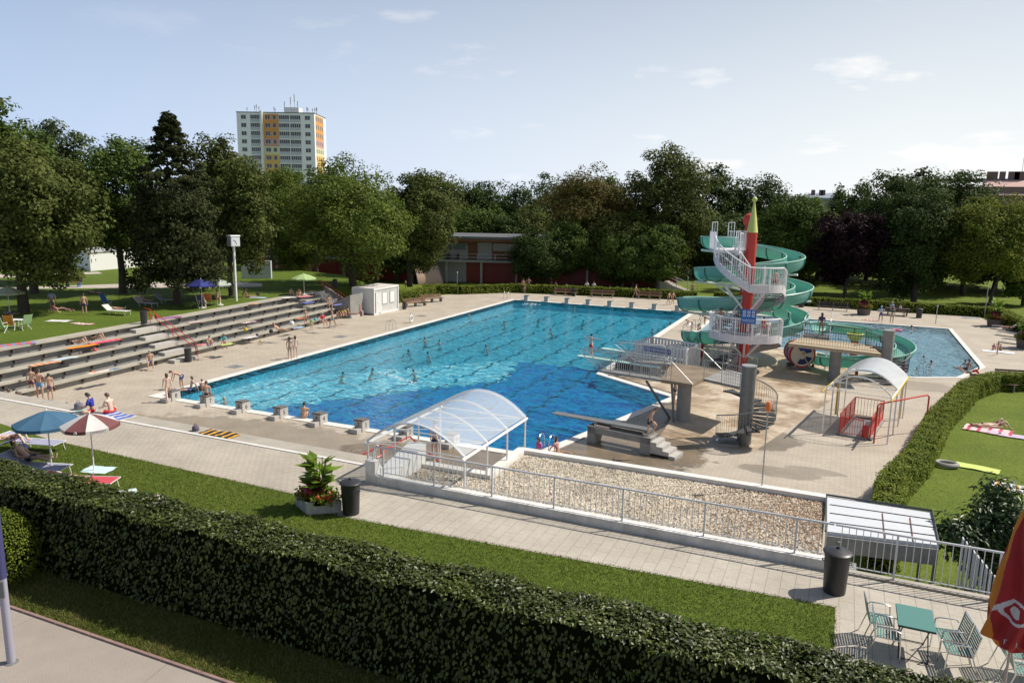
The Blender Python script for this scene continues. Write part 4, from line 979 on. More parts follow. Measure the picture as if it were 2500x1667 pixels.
for x,h in ((2.5,2.2),(5.3,2.9),(5.9,3.3),(6.8,2.6),(12.2,2.6),(12.6,2.0),(16,4.4),(18.2,6.0),(19.6,7.0),(20.7,4.6),(24,2.6),(24.4,2.4),(26,2.2),(26.8,2.2),(27.4,2.6),(27.6,2.4)):
    lb(MB().seg((x,4,BH),(x,4,BH+h),.06,4).box((x,4,BH+h*.8),(.22,.22,h*.4)),'antenna',mt)
# ================= pavilion =================
P0=Vector((-46,52.6,0)); ua=math.atan2(73-52.6,14+46); pv=thing('pavilion','long two-storey pavilion with wood cladding, red doors and a balcony behind the trees','pavilion',tuple(P0),ua)
PL=62.5
WOODC=mat('larch_cladding',(.18,.08,.035),rough=.7,col2=(.16,.065,.03),vscale=1.5); WG=mc('grey_render',(.33,.33,.32),rough=.85,var=.06); DRED=mc('dark_red_doors',(.23,.018,.015),rough=.5,var=.1); GL2=mc('clear_window',(.16,.19,.18),rough=.08)
def pb(mb,name,mt,par=pv): return obj(name,mb,mt,par,local=True)
pb(MB().bx(0,PL,2.2,11,0,3),'ground_floor_wall',DRED); pb(MB().bx(0,PL,0,11.2,2.95,3.22),'balcony_slab',CONCG)
pb(MB().bx(0,PL,2.0,11,3.22,6.0),'upper_wall',WOODC); pb(MB().bx(-1,PL+1,-.6,12,6.15,6.5),'roof',mc('roof_grey',(.10,.105,.11))); pb(MB().bx(-.8,PL+.8,-.4,2.1,5.85,6.13),'roof_soffit',WOODC)
pb(MB().bx(26.0,33.2,1.93,2.1,3.22,5.1),'render_panel',WG); pb(MB().bx(26,33.0,2.1,2.25,.0,2.93),'grey_wall',WG).location.y-=.2
pb(MB().bx(34.6,36.6,1.93,2.1,3.22,5.6),'render_panel',WG); 
for (a,b) in ((27.2,33.0),(36.8,42.8),(46,52),(4,9),(12,17),(19,24),(55,60)):
    wq=pb(MB().bx(a,b,1.9,2.05,4.5,5.5),'strip_window',GL2); mb=MB()
    for i in range(4): x=a+(b-a)*i/3; mb.bx(x-.06,x+.06,1.86,1.95,4.5,5.5)
    mb.bx(a,b,1.86,1.95,4.44,4.52); pb(mb,'window_frame',WG,wq)
for i in range(13): x=1+i*4.9; pb(MB().bx(x-.15,x+.15,.5,.85,0,2.94),'column',CONC)
for i in range(9): x=12+i*5.4; pb(MB().bx(x,x+2.1,2.12,2.2,.05,2.4).bx(x+.3,x+.4,2.08,2.2,.3,2.3),'red_door',DRED)
for z in (3.6,4.05): pb(MB().bx(0,PL,.08,.13,z,z+.05),'balcony_rail',GALV)
for i in range(26): x=.5+i*2.45; pb(MB().bx(x-.03,x+.03,.08,.13,3.2,4.1),'balcony_post',GALV)
for x in (30.6,32.0): pb(MB().lathe((x,1.2,3.22),[(.22,0),(.26,.8),(.2,.85)],10),'litter_bin',DARK)
# curved pink ramp wall
a=G(1021,694); b=G(1082,693); rm=thing('ramp_wall','pale pink curved concrete ramp wall with thin edge rails beside the hedge','ramp wall',tuple(lerp(a,b,.5)))
mb=MB(); d=(b-a); n=Vector((-d.y,d.x,0)).normalized(); vs=[]
for i in range(9):
    t=i/8; off=n*(1.6*t**1.8*0.6); z=2.35*t; fl=.28*(t**2)*0
    vs+=[a+off+Vector((0,0,z))-d*(.10*t),b+off+Vector((0,0,z))-d*(.16*t)]
for i in range(9):
    t=i/8; off=n*(1.6*t**1.8*0.6+.25); z=2.35*t; vs+=[a+off+Vector((0,0,z))-d*(.10*t),b+off+Vector((0,0,z))-d*(.16*t)]
fs=[(2*i,2*i+1,2*i+3,2*i+2) for i in range(8)]+[(18+2*i,18+2*i+2,18+2*i+3,18+2*i+1) for i in range(8)]+[(2*i,2*i+2,18+2*i+2,18+2*i) for i in range(8)]+[(2*i+1,18+2*i+1,18+2*i+3,2*i+3) for i in range(8)]+[(16,17,35,34)]
obj('wall',mb.add(vs,fs),mc('pink_concrete',(.52,.36,.29),rough=.8),rm)
for s in (0,1): obj('edge_rail',MB().tube([vs[2*i+s]+Vector((0,0,.25)) for i in range(9)],.03,5),GALV,rm)
# stairs at right of pavilion
a=G(1620,712); t=thing('garden_stair','concrete garden stair with grey handrails at the end of the pavilion','stair',(a.x,a.y,0))
for k in range(8): obj('step',MB().box((a.x-.2+.0-k*.38+3.0,a.y+1,.12+.0+.15*k),(.42,2.2,.24+.0)),CONC,t)
for s in (-.95,1.15): obj('handrail',MB().tube([(a.x+3.3,a.y+1+s,.9),(a.x+.2,a.y+1+s,2.1),(a.x-.8,a.y+1+s,2.2),(a.x-1.8,a.y+1+s,2.7)],.05,6),GALV,t)
obj('side_wall',MB().prism([(a.x+3.4,a.y-.25),(a.x-.5,a.y-.25),(a.x-.5,a.y-.05),(a.x+3.4,a.y-.05)],0,[.2,1.4,1.4,.2]),CONC,t)
# pink-roofed building far right
g=GY(2440,470,150); t=thing('far_building','pale pink building with dark chimneys above the trees at the right edge','building',(g.x,150,0))
pk=mc('pink_render',(.50,.33,.29),rough=.8)
x0=GY(2300,470,150).x; x1=x0+40; zr=GY(2440,436,150).z
obj('wall',MB().bx(x0,x1,150,166,0,zr-1.6),mc('brown_render',(.2,.13,.11)),t); obj('roof_slope',MB().prism([(x0+8,149),(x1,149),(x1,158),(x0+8,158)],zr-3.4,[zr-3.2,zr-3.2,zr,zr]),pk,t)
obj('roof_ridge',MB().bx(x0-3,x1,157.9,159,zr-.5,zr+.25),mc('roof_dark',(.10,.11,.12)),t)
for px_ in (2345,2425,2450,2478,2492): 
    x=GY(px_,430,157).x; obj('chimney',MB().box((x,158.3,zr+.9),(1.9 if px_ in(2425,2478,2492) else 1.0,1,1.6)),mc('chimney_dark',(.14,.09,.08)),t)
obj('antenna',MB().seg((GY(2498,400,158).x,158,zr),(GY(2498,400,158).x,158,zr+4.5),.05,4),mt,t)
g=GY(2000,480,190); t=thing('far_building','low bluish-grey roofed building between tree tops','building',(g.x,190,0))
x0=GY(1972,480,190).x; x1=GY(2060,480,190).x; z1_=GY(2000,474,190).z
obj('wall',MB().bx(x0,x1,190,202,0,z1_-1.6),WG,t); obj('roof',MB().prism([(x0-.5,189),(x1+.5,189),(x1+.5,202),(x0-.5,202)],z1_-1.6,[z1_-1.0,z1_-1.0,z1_+.5,z1_+.5]),mc('slate_blue',(.22,.26,.31)),t)
for px_ in (1985,2004,2010): x=GY(px_,474,196).x; obj('chimney',MB().box((x,196,z1_+.5),(1,.8,1.4)),mc('chimney_dark',(.14,.09,.08)),t)
# white low house left
t=thing('low_building','bright white flat garage-like building beyond the left lawn','building',(-50,36,T))
obj('wall',MB().prism([(-49.0,32.3),(-49.7,43),(-56,43),(-57,34.2)],T-.1,T+2.15),mc('bright_white_wall',(.75,.75,.74)),t)
obj('roof_rail',MB().tube([(-49.2,32.6,T+2.5),(-49.8,42.8,T+2.5)],.03,5).tube([(-49.4,37,T+2.1),(-49.4,37,T+2.5)],.03,5),GALV,t)
obj('roof_edge',MB().prism([(-48.9,32.2),(-49.6,43.1),(-56.1,43.1),(-57.1,34.1)],T+2.15,T+2.25),mc('edge_grey',(.4,.4,.4)),t)
t=thing('wall','grey-blue rendered wall panel left of the pavilion','wall',(-38,50,T))
a=G(590,680,T); b=G(662,680,T); obj('panel',MB().prism([(a.x,a.y),(b.x,b.y),(b.x-.1,b.y+.3),(a.x-.1,a.y+.3)],T-.5,T+2.0),mc('pale_grey_wall',(.5,.52,.54)),t)
# clock column
g=G(577,735,T); ck=thing('clock_column','white column with a four-sided glass-faced clock above the left lawn','clock',(g.x,g.y,T))
obj('column',MB().seg((g.x,g.y,T),(g.x,g.y,T+4.75),.11,12),WHITE,ck,smooth=True)
aa=R(-20); obj('clock_case',MB().box((g.x,g.y,T+5.2),(.78,.78,.86),aa),mc('clock_case',(.62,.65,.66)),ck); obj('clock_roof',MB().box((g.x,g.y,T+5.67),(.9,.9,.07),aa,.9),WHITE,ck)
for k in range(4):
    b=aa+k*PI/2; nx,ny=sin(b),-cos(b); f=obj('clock_face',MB().box((g.x+nx*.395,g.y+ny*.395,T+5.2),(.66,.012,.72),b),mc('clock_glass',(.66,.69,.69),rough=.2),ck)
    tx,ty=cos(b),sin(b); o0=Vector((g.x+nx*.41,g.y+ny*.41,T+5.2))
    obj('clock_hand',MB().seg(o0,o0+Vector((-tx*.2,-ty*.2,.0))+Vector((0,0,.12)),.02,4).seg(o0,o0+Vector((tx*.08,ty*.08,-.26)),.016,4),NUM,f)
# white-clad shed roof at the right
rf=thing('shed_roof','low white panelled roof with dark seams beyond the gravel roof','roof',(35,-7,T))
Rp=[G(2018,1207,T+.1),G(2275,1246,T+.1),G(2292,1330,T+.05),G(2016,1296,T+.05)]
wp=mc('white_roof_panel',(.55,.57,.60),rough=.6,var=.04)
obj('panel',MB().prism([tuple(p[:2]) for p in Rp],T-.12,T+.05),wp,rf)
for k in range(1,4):
    a=lerp(Rp[0],Rp[3],k/4); b=lerp(Rp[1],Rp[2],k/4); a.z=b.z=T+.055; obj('seam',MB().seg(a+Vector((.1,0,0)),b,.02,4),NUM,rf)
for t_ in (.53,.78): a=lerp(Rp[0],Rp[1],t_)+(Rp[3]-Rp[0])*.27; b=lerp(Rp[3],Rp[2],t_); a.z=b.z=T+.06; obj('seam',MB().seg(a,b,.018,4),mc('brown_seam',(.12,.05,.04)),rf)
obj('edge',MB().tube([Rp[3],Rp[0],Rp[1],Rp[2]],.04,4),mc('dark_edge',(.06,.07,.08)),rf); obj('fascia',MB().prism([tuple(Rp[3][:2]),tuple(Rp[2][:2]),(Rp[2].x,Rp[2].y-.08),(Rp[3].x,Rp[3].y-.08)],T-.5,T-.05),CONCG,rf)
for x,y in ((33.9,-8.8),(36.3,-8.0),(36.2,-5.8),(33.8,-5.8)): obj('post',MB().seg((x,y,0),(x,y,T-.1),.05),GREYP,rf)
a=G(2045,1330,T-.2); t=tag(obj('pillar',MB().bx(33.72,34.3,-10.6,-10.2,0,T+.0),CONCG),'square grey concrete pillar below the white railing','pillar')
a=G(2330,1290,T); b=G(2360,1395,T-.3); t=thing('slatted_fence','narrow white slatted fence panel behind the railing near the bush','fence',(36.6,-9,0))
for i in range(9): f_=i/8; p=lerp((36.85,-8.2,0),(37.25,-10.3,0),f_); obj('slat',MB().box((p.x,p.y,(T+.35)/2),(.03,.2,T+.35),R(0)),mc('pale_slat',(.50,.52,.54)),t)
# ================= vegetation =================
def leaf_mat(name,a,b,isl=.35,tr=.28,rough=.65,vs=.5,spec=.12):
    return mat(name,a,rough=rough,col2=b,vscale=vs,island=isl,trans=tr,spec=spec,detail=3)
F_GREEN=leaf_mat('foliage_green',(.095,.140,.024),(.055,.088,.017))
F_MAPLE=leaf_mat('foliage_maple',(.135,.175,.028),(.075,.11,.018))
F_BROWN=leaf_mat('foliage_brownish',(.115,.132,.032),(.062,.082,.018))
F_DARK=leaf_mat('foliage_dark',(.066,.100,.024),(.042,.068,.017))
F_SPRUCE=leaf_mat('foliage_spruce',(.065,.075,.028),(.040,.050,.018),rough=.8)
F_SILV=leaf_mat('foliage_silver',(.110,.140,.065),(.07,.10,.042))
F_PURP=leaf_mat('foliage_purple',(.030,.011,.016),(.017,.008,.010))
F_LIGHT=leaf_mat('foliage_light',(.20,.22,.035),(.115,.15,.026),tr=.4)
F_RUST=leaf_mat('foliage_rusty',(.16,.105,.030),(.075,.088,.020))
F_HEDGE=leaf_mat('hedge_leaves',(.20,.235,.034),(.12,.165,.022),vs=1.2)
F_IVY=leaf_mat('ivy_leaves',(.085,.105,.018),(.034,.050,.009),isl=.5,tr=.18,rough=.42,spec=.38,vs=1.2)
BARK=mat('bark',(.07,.055,.042),rough=.9,col2=(.045,.035,.028),vscale=4,bump=.5,bscale=12)
def unit(n):
    v=RNG.normal(size=(n,3)); return v/np.linalg.norm(v,axis=1)[:,None]
def leaves(P,Nrm,size,aspect=.6,rand=.9,droop=0.0,fold=.0):
    """kite leaves at points P facing about Nrm"""
    n=len(P); nr=Nrm+unit(n)*rand; nr/=np.linalg.norm(nr,axis=1)[:,None]+1e-9
    t=unit(n); t[:,2]-=droop; t-=nr*(t*nr).sum(1)[:,None]; t/=np.linalg.norm(t,axis=1)[:,None]+1e-9
    b=np.cross(nr,t); s=size*RNG.uniform(.65,1.35,n)
    s=s[:,None]; w=s*aspect*.5
    A=P; Bp=P+t*s*.45+b*w+nr*s*fold; Cc=P+t*s; D=P+t*s*.45-b*w+nr*s*fold
    V=np.stack([A,Bp,Cc,D],1).reshape(-1,3); i=4*np.arange(n)[:,None]
    if fold: F=np.concatenate([i+np.array([[0,1,2]]),i+np.array([[0,2,3]])],0)
    else: F=i+np.array([[0,1,2,3]])
    return V,F
def trunk(t,base,h,r,spread,crown_c,nl=7,mt=BARK,lean=(0,0)):
    mb=MB(); b=Vector(base); top=b+Vector((lean[0],lean[1],h))
    pts=[b.lerp(top,i/6)+Vector((random.uniform(-.12,.12),random.uniform(-.12,.12),0))*(i>0) for i in range(7)]
    mb.tube(pts,[r*1.25,r,r*.9,r*.8,r*.62,r*.42,r*.15],9)
    for k in range(nl):
        s=pts[2+k%4]; a=random.uniform(0,2*PI); L_=spread*random.uniform(.55,.9)
        e=s+Vector((cos(a)*L_,sin(a)*L_,h*random.uniform(.12,.32))); m=s.lerp(e,.5)+Vector((0,0,-.2))
        mb.tube([s,m,e],[r*.38,r*.24,r*.06],6)
    obj('trunk',mb,mt,t,smooth=True)
def tree(label,base,cx,ytop,ybot,wpx,mt,size=.30,dens=1.0,shape='round',trunk_r=.28,name='tree',group=None,depth=None,cover=3.4,lean=(0,0),clr=.115,cat='tree'):
    base=Vector(base); Y=base.y
    zt_=GY(cx,ytop,Y).z; zb_=max(base.z+.4,GY(cx,ybot,Y).z); X=GY(cx,(ytop+ybot)/2,Y).x
    w=wpx*(1.10 if shape=='round' else 1)/PX((X,Y,(zt_+zb_)/2)); H=zt_-zb_; c=np.array([X,Y,(zt_+zb_)/2]); rx=w/2; ry=depth or rx*.85; rz=H/2
    t=thing(name,label,cat,tuple(base),0,group)
    area=4*PI*((rx*ry)**1.6/3+(rx*rz)**1.6/3+(ry*rz)**1.6/3)**(1/1.6)
    cr_=clr*(rx*2+rz)/1.6; cr_=max(.55,min(1.5,cr_)); nc=int(area/(cr_**2)*1.15)+12
    u=unit(nc); rad=RNG.uniform(.45,.93,nc)**.6
    if shape=='round':
        q=u.copy(); f=1+.20*np.sin(u[:,0]*5+u[:,2]*4+cx)+.16*np.cos(u[:,1]*7+u[:,2]*6+cx*.3)+RNG.normal(0,.07,nc)
        low=q[:,2]<0; q[low,2]*=1.0
        C=c+q*np.array([rx,ry,rz])*(rad*np.minimum(f,1.25))[:,None]
        m=np.linalg.norm((C-c)/np.array([rx,ry,rz]),axis=1)
        C=np.where((m>1.12)[:,None],c+(C-c)/m[:,None]*1.1,C)
        # keep clump extents inside the crown outline
        C=c+(C-c)*np.array([max(.5,1-cr_*.7/rx),max(.5,1-cr_*.7/ry),max(.6,1-cr_*.55/rz)])
        fl=.65
        ns_=16; us=unit(ns_); us[:,2]=np.abs(us[:,2])+.15; us/=np.linalg.norm(us,axis=1)[:,None]; C[:ns_]=c+us*np.array([rx,ry,rz])*RNG.uniform(.86,1.04,ns_)[:,None]
    elif shape=='spruce':
        nc=int(nc*3.4)
        f=RNG.uniform(0,1,nc)**.75; a=RNG.uniform(0,2*PI,nc); tier=np.clip(f+RNG.normal(0,.012,nc),0,1); br=np.floor(f*130); a=np.where(f<.42,br*2.4+RNG.normal(0,.16,nc),a); tier=np.where(f<.42,br/130.,f)
        prof=np.where(tier<.36,.06+tier*2.0,.74+.26*(tier-.36)/.64); prof=np.minimum(prof,1)
        prof=prof*(1+.12*np.sin(a*5+tier*23)); rr_=prof*RNG.uniform(.05,1,nc)**.7
        C=np.stack([X+np.cos(a)*rr_*rx,Y+np.sin(a)*rr_*ry,zt_-tier*H-rr_*1.1+.25*rr_*(f<.42)],1); cr_=np.where(f<.42,.27,.8); cr_=np.repeat(cr_,1); fl=.55
    n_per=max(10,int(cover*dens*area*1.0/(nc*.42*size*size)))
    n_per=min(n_per,130)
    P=np.repeat(C,n_per,0); d=unit(len(P)); rr2=RNG.uniform(.25,1,len(P))**.5*(np.repeat(cr_,n_per) if shape=='spruce' else cr_)*np.repeat(RNG.uniform(.7,1.2,nc),n_per)
    d2=d.copy(); d2[:,2]*=fl; P=P+d2*rr2[:,None]
    outw=(P-c); outw/=np.linalg.norm(outw,axis=1)[:,None]+1e-6
    V,F=leaves(P,d*.6+outw*.5+np.array([0,0,.35]),size,.7,.7,droop=(.6 if shape=='spruce' else .1))
    o=bulk('crown',V,F,mt,t)
    trunk(t,base,(zt_-base.z)*.80,trunk_r,rx*.7,c,8,lean=lean)
    return t
def B(px,py,z=0.0): return G(px,py,z)
tree('big brownish green tree at the left edge with two lit lower tufts',B(59,762,T),92,345,700,300,F_BROWN,.27,trunk_r=.34)
tree('tall dark green tree rising behind the big tree at the left edge',B(84,716,T),5,250,660,290,F_GREEN,.32,trunk_r=.32)
tree('silvery green tree with feathery top shoots behind the left lawn',B(160,690,T),150,300,620,190,F_SILV,.30,clr=.11)
tree('airy dark tree with a forked trunk left of the drooping conifer',B(300,716,T),285,318,640,220,F_GREEN,.26,dens=.8,trunk_r=.30)
tree('tall drooping spruce with a bare pointed top on the left lawn',B(432,742,T),422,270,668,250,F_SPRUCE,.24,shape='spruce',trunk_r=.26,name='spruce_tree',cat='conifer',dens=1.2)
tree('brownish tree with twin peaks right of the spruce',B(500,705,T),540,330,625,185,F_BROWN,.28,clr=.11)
tree('narrow dark green tree behind the white clock column',B(566,722,T),600,398,665,150,F_BROWN,.26,trunk_r=.24)
tree('broad sunlit maple at the end of the grandstand',B(862,697,T),860,390,678,320,F_MAPLE,.25,trunk_r=.34,cover=3)
tree('rounded maple in front of the red doors left of the broad maple',B(772,700,0),722,412,672,200,F_MAPLE,.25,trunk_r=.26)
tree('dark brownish tree overlapping the left end of the pavilion roof',B(1000,700,T*.3),1022,418,660,190,F_BROWN,.28,trunk_r=.3)
tree('reddish tinged tall tree in front of the middle of the pavilion',B(1452,694),1440,412,690,230,F_RUST,.30,trunk_r=.26)
tree('small dark tree in front of the pavilion balcony',B(1330,703),1320,560,690,150,F_DARK,.26,trunk_r=.16)
tree('low dark bushy tree right of the reddish tree',B(1545,708),1540,560,700,190,F_GREEN,.27,trunk_r=.2)
tree('tallest tree of the far side, a grey green maple left of the slide',B(1620,700),1632,352,672,215,F_BROWN,.32,trunk_r=.34,cover=3)
tree('mid green dome shaped tree right of the slide',B(1945,712),1945,480,700,190,F_GREEN,.30,trunk_r=.28)
tree('dark purple leaved tree standing on the far right lawn',B(2061,731),2075,512,695,170,F_PURP,.28,trunk_r=.2)
tree('big dark tree with a gappy rounded top on the right',B(2205,722),2200,400,640,190,F_DARK,.34,trunk_r=.34,dens=.85)
tree('broad dark tree with foliage reaching the ground on the far right lawn',B(2230,738),2232,452,738,190,F_DARK,.30,trunk_r=.3)
tree('yellow green airy tree with a leaning trunk at the right edge',B(2415,749),2420,478,700,210,F_LIGHT,.26,dens=.75,trunk_r=.18,lean=(1.3,0))
tree('dark tree half cut by the right edge behind the yellow green one',B(2500,745),2500,520,735,120,F_GREEN,.30)
tree('gappy dark tree below the pink building roof',B(2350,720),2340,412,690,190,F_DARK,.34,dens=.7)
tree('leafy tree hiding the right half of the pavilion, left one',B(1395,700),1395,535,672,150,F_GREEN,.27,trunk_r=.16)
tree('leafy tree hiding the right half of the pavilion, right of the reddish tree',B(1512,704),1512,520,672,150,F_BROWN,.27,trunk_r=.16)
tree('green tree over the right end of the pavilion roof',B(1600,712),1598,545,690,140,F_GREEN,.27,trunk_r=.16)
# rows behind
def far_tree(cx,ytop,wpx,Y,mt,lab,z0=0,yb=None,grp='trees of the far wood'):
    g=GY(cx,600,Y); tree(lab,(g.x,Y,z0),cx,ytop,yb or (700 if cx>1500 else 660),wpx*1.12,mt,.42,trunk_r=.3,group=grp,cover=2.2)
FT=[(640,400,120,62,F_GREEN,'mid green tree directly below the left corner of the apartment block'),(700,408,110,75,F_GREEN,'small green tree below the middle of the apartment block'),(800,402,130,70,F_GREEN,'green tree at the right foot of the apartment block'),
(1060,425,150,95,F_BROWN,'rounded far tree left of the open wood line'),(1120,436,120,105,F_DARK,'dark far tree above the left pavilion roof'),(1200,440,130,110,F_DARK,'broad dark far tree above the pavilion windows'),(1275,445,110,105,F_DARK,'bluish dark far tree beside the pale domed one'),(1345,422,95,120,F_SILV,'pale domed far tree sticking out of the wood line'),(1300,500,140,90,F_BROWN,'brownish far tree directly above the pavilion roof'),(1400,428,110,100,F_GREEN,'green far tree left of the reddish tree'),(1480,430,110,98,F_GREEN,'green far tree behind the reddish tree'),(1170,500,150,88,F_GREEN,'green far tree behind the pavilion roof edge'),(1235,520,110,86,F_DARK,'lower dark far tree right behind the pavilion'),
(1745,403,110,105,F_DARK,'dark far tree just right of the tallest tree'),(1800,440,90,108,F_DARK,'small dark far tree above the slide top'),(1872,420,125,112,F_DARK,'dark rounded far tree right of the yellow cone'),(1960,465,90,115,F_GREEN,'light edged far tree beside the bluish roof'),(2040,450,55,135,F_GREEN,'slender far tree just right of the bluish roof'),(2090,440,75,130,F_GREEN,'gappy far tree between the bluish roof and the big dark tree'),(2130,470,90,110,F_DARK,'far tree behind the purple leaved tree'),(2000,540,120,100,F_GREEN,'low far tree behind the purple leaved tree'),(1780,520,140,95,F_DARK,'dark far tree behind the red ball'),(1700,520,120,92,F_DARK,'dark far tree behind the slide start'),(2300,500,130,100,F_DARK,'dark far tree between the broad dark tree and the light one'),(2440,540,150,95,F_GREEN,'green far tree behind the yellow green tree')]
for a in FT: far_tree(a[0],a[1],a[2],a[3],a[4],a[5])
xs=[-60,20,110,200,290,380,470,560,650,740,820,900,970,1560,1640,1720,1800,1880,1960,2040,2120,2200,2280,2360,2440,2520]
for i,x in enumerate(xs):
    Y=(60+ (i%3)*5) if x<1000 else 92+(i%3)*5
    g=GY(x,620,Y); tree('dark backdrop tree in the wood behind the pool grounds',(g.x,Y,T if x<900 else 0),x,505+(i*37)%34 if x>1500 else 478+(i*23)%46,735 if x>1500 else 700,190,F_DARK,.5,group='backdrop trees of the wood',cover=1.7)
# ---------- hedges ----------
HCORE=mc('hedge_core',(.006,.009,.003),rough=1,spec=.0)  # near-black, painted shade between the leaves; planter soil uses it too
def hedge(name,label,path,w,h,z0,lsize,dens_,mt,base_noise=.05,fold=0.0,droop=.2,side=1.0,cat='hedge',group=None):
    path=[Vector((p[0],p[1])) for p in path]; t=thing(name,label,cat,(path[0].x,path[0].y,z0),0,group); mb=MB(); Ps=[];Ns=[]
    # mitred strip
    n=len(path); Lf=[];Rt=[]
    for i in range(n):
        d=(path[min(i+1,n-1)]-path[max(i-1,0)]).normalized(); nn_=Vector((d.y,-d.x)); Lf.append(path[i]-nn_*w/2); Rt.append(path[i]+nn_*w/2)
    ins=lsize*.6; vs=[]
    def face(a,b,c,d,nrm):      # scatter on quad a,b,c,d
        dens=dens_ if nrm[2]>.5 else dens_*side  # thinner leaves on the sides let the black core darken them like shade
        a,b,c,d=[np.array(x,float) for x in (a,b,c,d)]; area=np.linalg.norm(np.cross(b-a,d-a)); k=int(area*dens)
        u=RNG.random(k)[:,None]; v=RNG.random(k)[:,None]
        P=a*(1-u)*(1-v)+b*u*(1-v)+c*u*v+d*(1-u)*v
        nz=np.sin(P[:,0]*2.3+P[:,1]*1.7)*np.cos(P[:,1]*2.9+P[:,2]*2.1)+.6*np.sin(P[:,0]*6.1+P[:,2]*5)*np.cos(P[:,1]*5.3)
        N_=np.repeat(np.array([nrm],float),k,0); P=P+N_*(nz[:,None]*base_noise+RNG.uniform(-.6,.9,k)[:,None]*lsize*.6); Ps.append(P);Ns.append(N_)
    for i in range(n-1):
        l0,l1,r0,r1=Lf[i],Lf[i+1],Rt[i],Rt[i+1]; d=(path[i+1]-path[i]).normalized(); nn_=Vector((d.y,-d.x))
        q=[(l0.x,l0.y),(r0.x,r0.y),(r1.x,r1.y),(l1.x,l1.y)]
        z1=z0+h
        face((*l0,z1),(*r0,z1),(*r1,z1),(*l1,z1),(0,0,1)); face((*r0,z0),(*r1,z0),(*r1,z1),(*r0,z1),(nn_.x,nn_.y,.1)); face((*l0,z0),(*l1,z0),(*l1,z1),(*l0,z1),(-nn_.x,-nn_.y,.1))
    for k,(a,b) in ((0,(Lf[0],Rt[0])),(-1,(Lf[-1],Rt[-1]))):
        d=(path[1]-path[0] if k==0 else path[-2]-path[-1]).normalized(); face((*a,z0),(*b,z0),(*b,z0+h),(*a,z0+h),(-d.x,-d.y,.1))
    P=np.concatenate(Ps); N_=np.concatenate(Ns)
    V,F=leaves(P,N_+np.array([0,0,.25]),lsize,.62,.75,droop=droop,fold=fold); 
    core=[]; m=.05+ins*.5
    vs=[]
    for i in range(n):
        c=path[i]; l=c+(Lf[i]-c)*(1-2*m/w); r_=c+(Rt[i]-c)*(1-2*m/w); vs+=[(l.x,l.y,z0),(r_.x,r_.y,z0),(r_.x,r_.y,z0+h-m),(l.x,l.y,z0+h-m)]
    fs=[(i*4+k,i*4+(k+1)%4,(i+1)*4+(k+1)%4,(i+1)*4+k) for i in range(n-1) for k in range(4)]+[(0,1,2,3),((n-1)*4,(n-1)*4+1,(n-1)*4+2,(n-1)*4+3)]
    obj('shade_core',MB().add(vs,fs),HCORE,t); bulk('foliage',V,F,mt,t); return t
hedge('ivy_hedge','tall dark ivy hedge with pointed drooping leaves crossing the whole foreground',[(6,-18.66),(22,-18.64),(42,-18.6)],1.1,1.97,T,.088,1050,F_IVY,.055,fold=.16,droop=1.6,side=.21)
hedge('hedge','clipped bright green hedge between the pool deck and the right lawn',[(35.2,-5.2),(35.75,1),(36.95,5),(38.5,12.8),(40.9,21.4),(42.7,24.7),(52,30.0)],1.0,1.0,0,.085,520,F_HEDGE,.04)
hedge('hedge','long low hedge behind the far benches and planters',[(19.5,62.2),(31,63),(49.0,63.4)],1.0,1.0,0,.16,110,F_HEDGE)
hedge('hedge','low hedge behind the far poolside below the pavilion',[(-9.5,51.8),(-4.6,57.2),(5,59.4),(17.5,61.6)],1.0,1.0,0,.16,110,F_HEDGE)
hedge('hedge','low bright hedge behind the white container and bin',[(-12.0,38.0),(-11.8,44),(-12.3,49.5)],1.3,.95,0,.14,140,F_HEDGE)
hedge('hedge','low hedge block left of the far benches',[(-13.5,50.0),(-10.4,52.6)],1.6,1.0,0,.15,130,F_HEDGE)
hedge('hedge','low hedge along the right edge behind the far sunbathers',[(48.6,62.5),(49.4,52),(50.2,42),(53,34)],1.2,1.1,0,.16,110,F_HEDGE)
# round clipped shrub bottom left
g=G(5,1330,T+.9); sb_=thing('clipped_shrub','rounded clipped shrub at the left edge in front of the ivy hedge','shrub',(g.x,g.y,T))
P=unit(9000); P=P[P[:,2]>-.75]; Nn=P.copy(); Pp=np.array([g.x-.2,g.y,T+.75])+P*np.array([.95,.8,.95])*RNG.uniform(.9,1.03,len(P))[:,None]
V,F=leaves(Pp,Nn,.05,.6,.8); bulk('foliage',V,F,F_HEDGE,sb_); obj('shade_core',MB().ball((g.x-.2,g.y,T+.75),.78,14,10),HCORE,sb_)
# bush by the shed roof
def bush(label,c,r,n,size,mt,droop=.3,name='bush',seed=0,shoots=8):
    t=thing(name,label,'bush',(c[0],c[1],c[2])); C=unit(26)*np.array(r)*RNG.uniform(.3,.85,26)[:,None]+np.array([c[0],c[1],c[2]+r[2]]) 
    P=np.repeat(C,n//26,0); d=unit(len(P)); P=P+d*RNG.uniform(.1,1,len(P))[:,None]**.6*np.array(r)*.36
    V,F=leaves(P,d+np.array([0,0,.5]),size,.42,.6,droop=droop,fold=.1); bulk('foliage',V,F,mt,t)
    mb=MB()
    for k in range(shoots):
        q=C[k*3%26]; mb.tube([(c[0]+random.uniform(-.2,.2),c[1]+random.uniform(-.2,.2),c[2]),((c[0]+q[0])/2,(c[1]+q[1])/2,c[2]+(q[2]-c[2])*.6),tuple(q)],[.04,.03,.012],5)
    obj('stems',mb,BARK,t); return t
F_BUSH=leaf_mat('bush_leaves',(.045,.085,.018),(.03,.06,.012),tr=.25,rough=.4,spec=.5)
g=G(2370,1230,.9+.6); bush('loose glossy leaved bush beside the white shed roof',(38.0,-6.2,0.3),(1.75,1.5,1.65),7800,.17,F_BUSH)
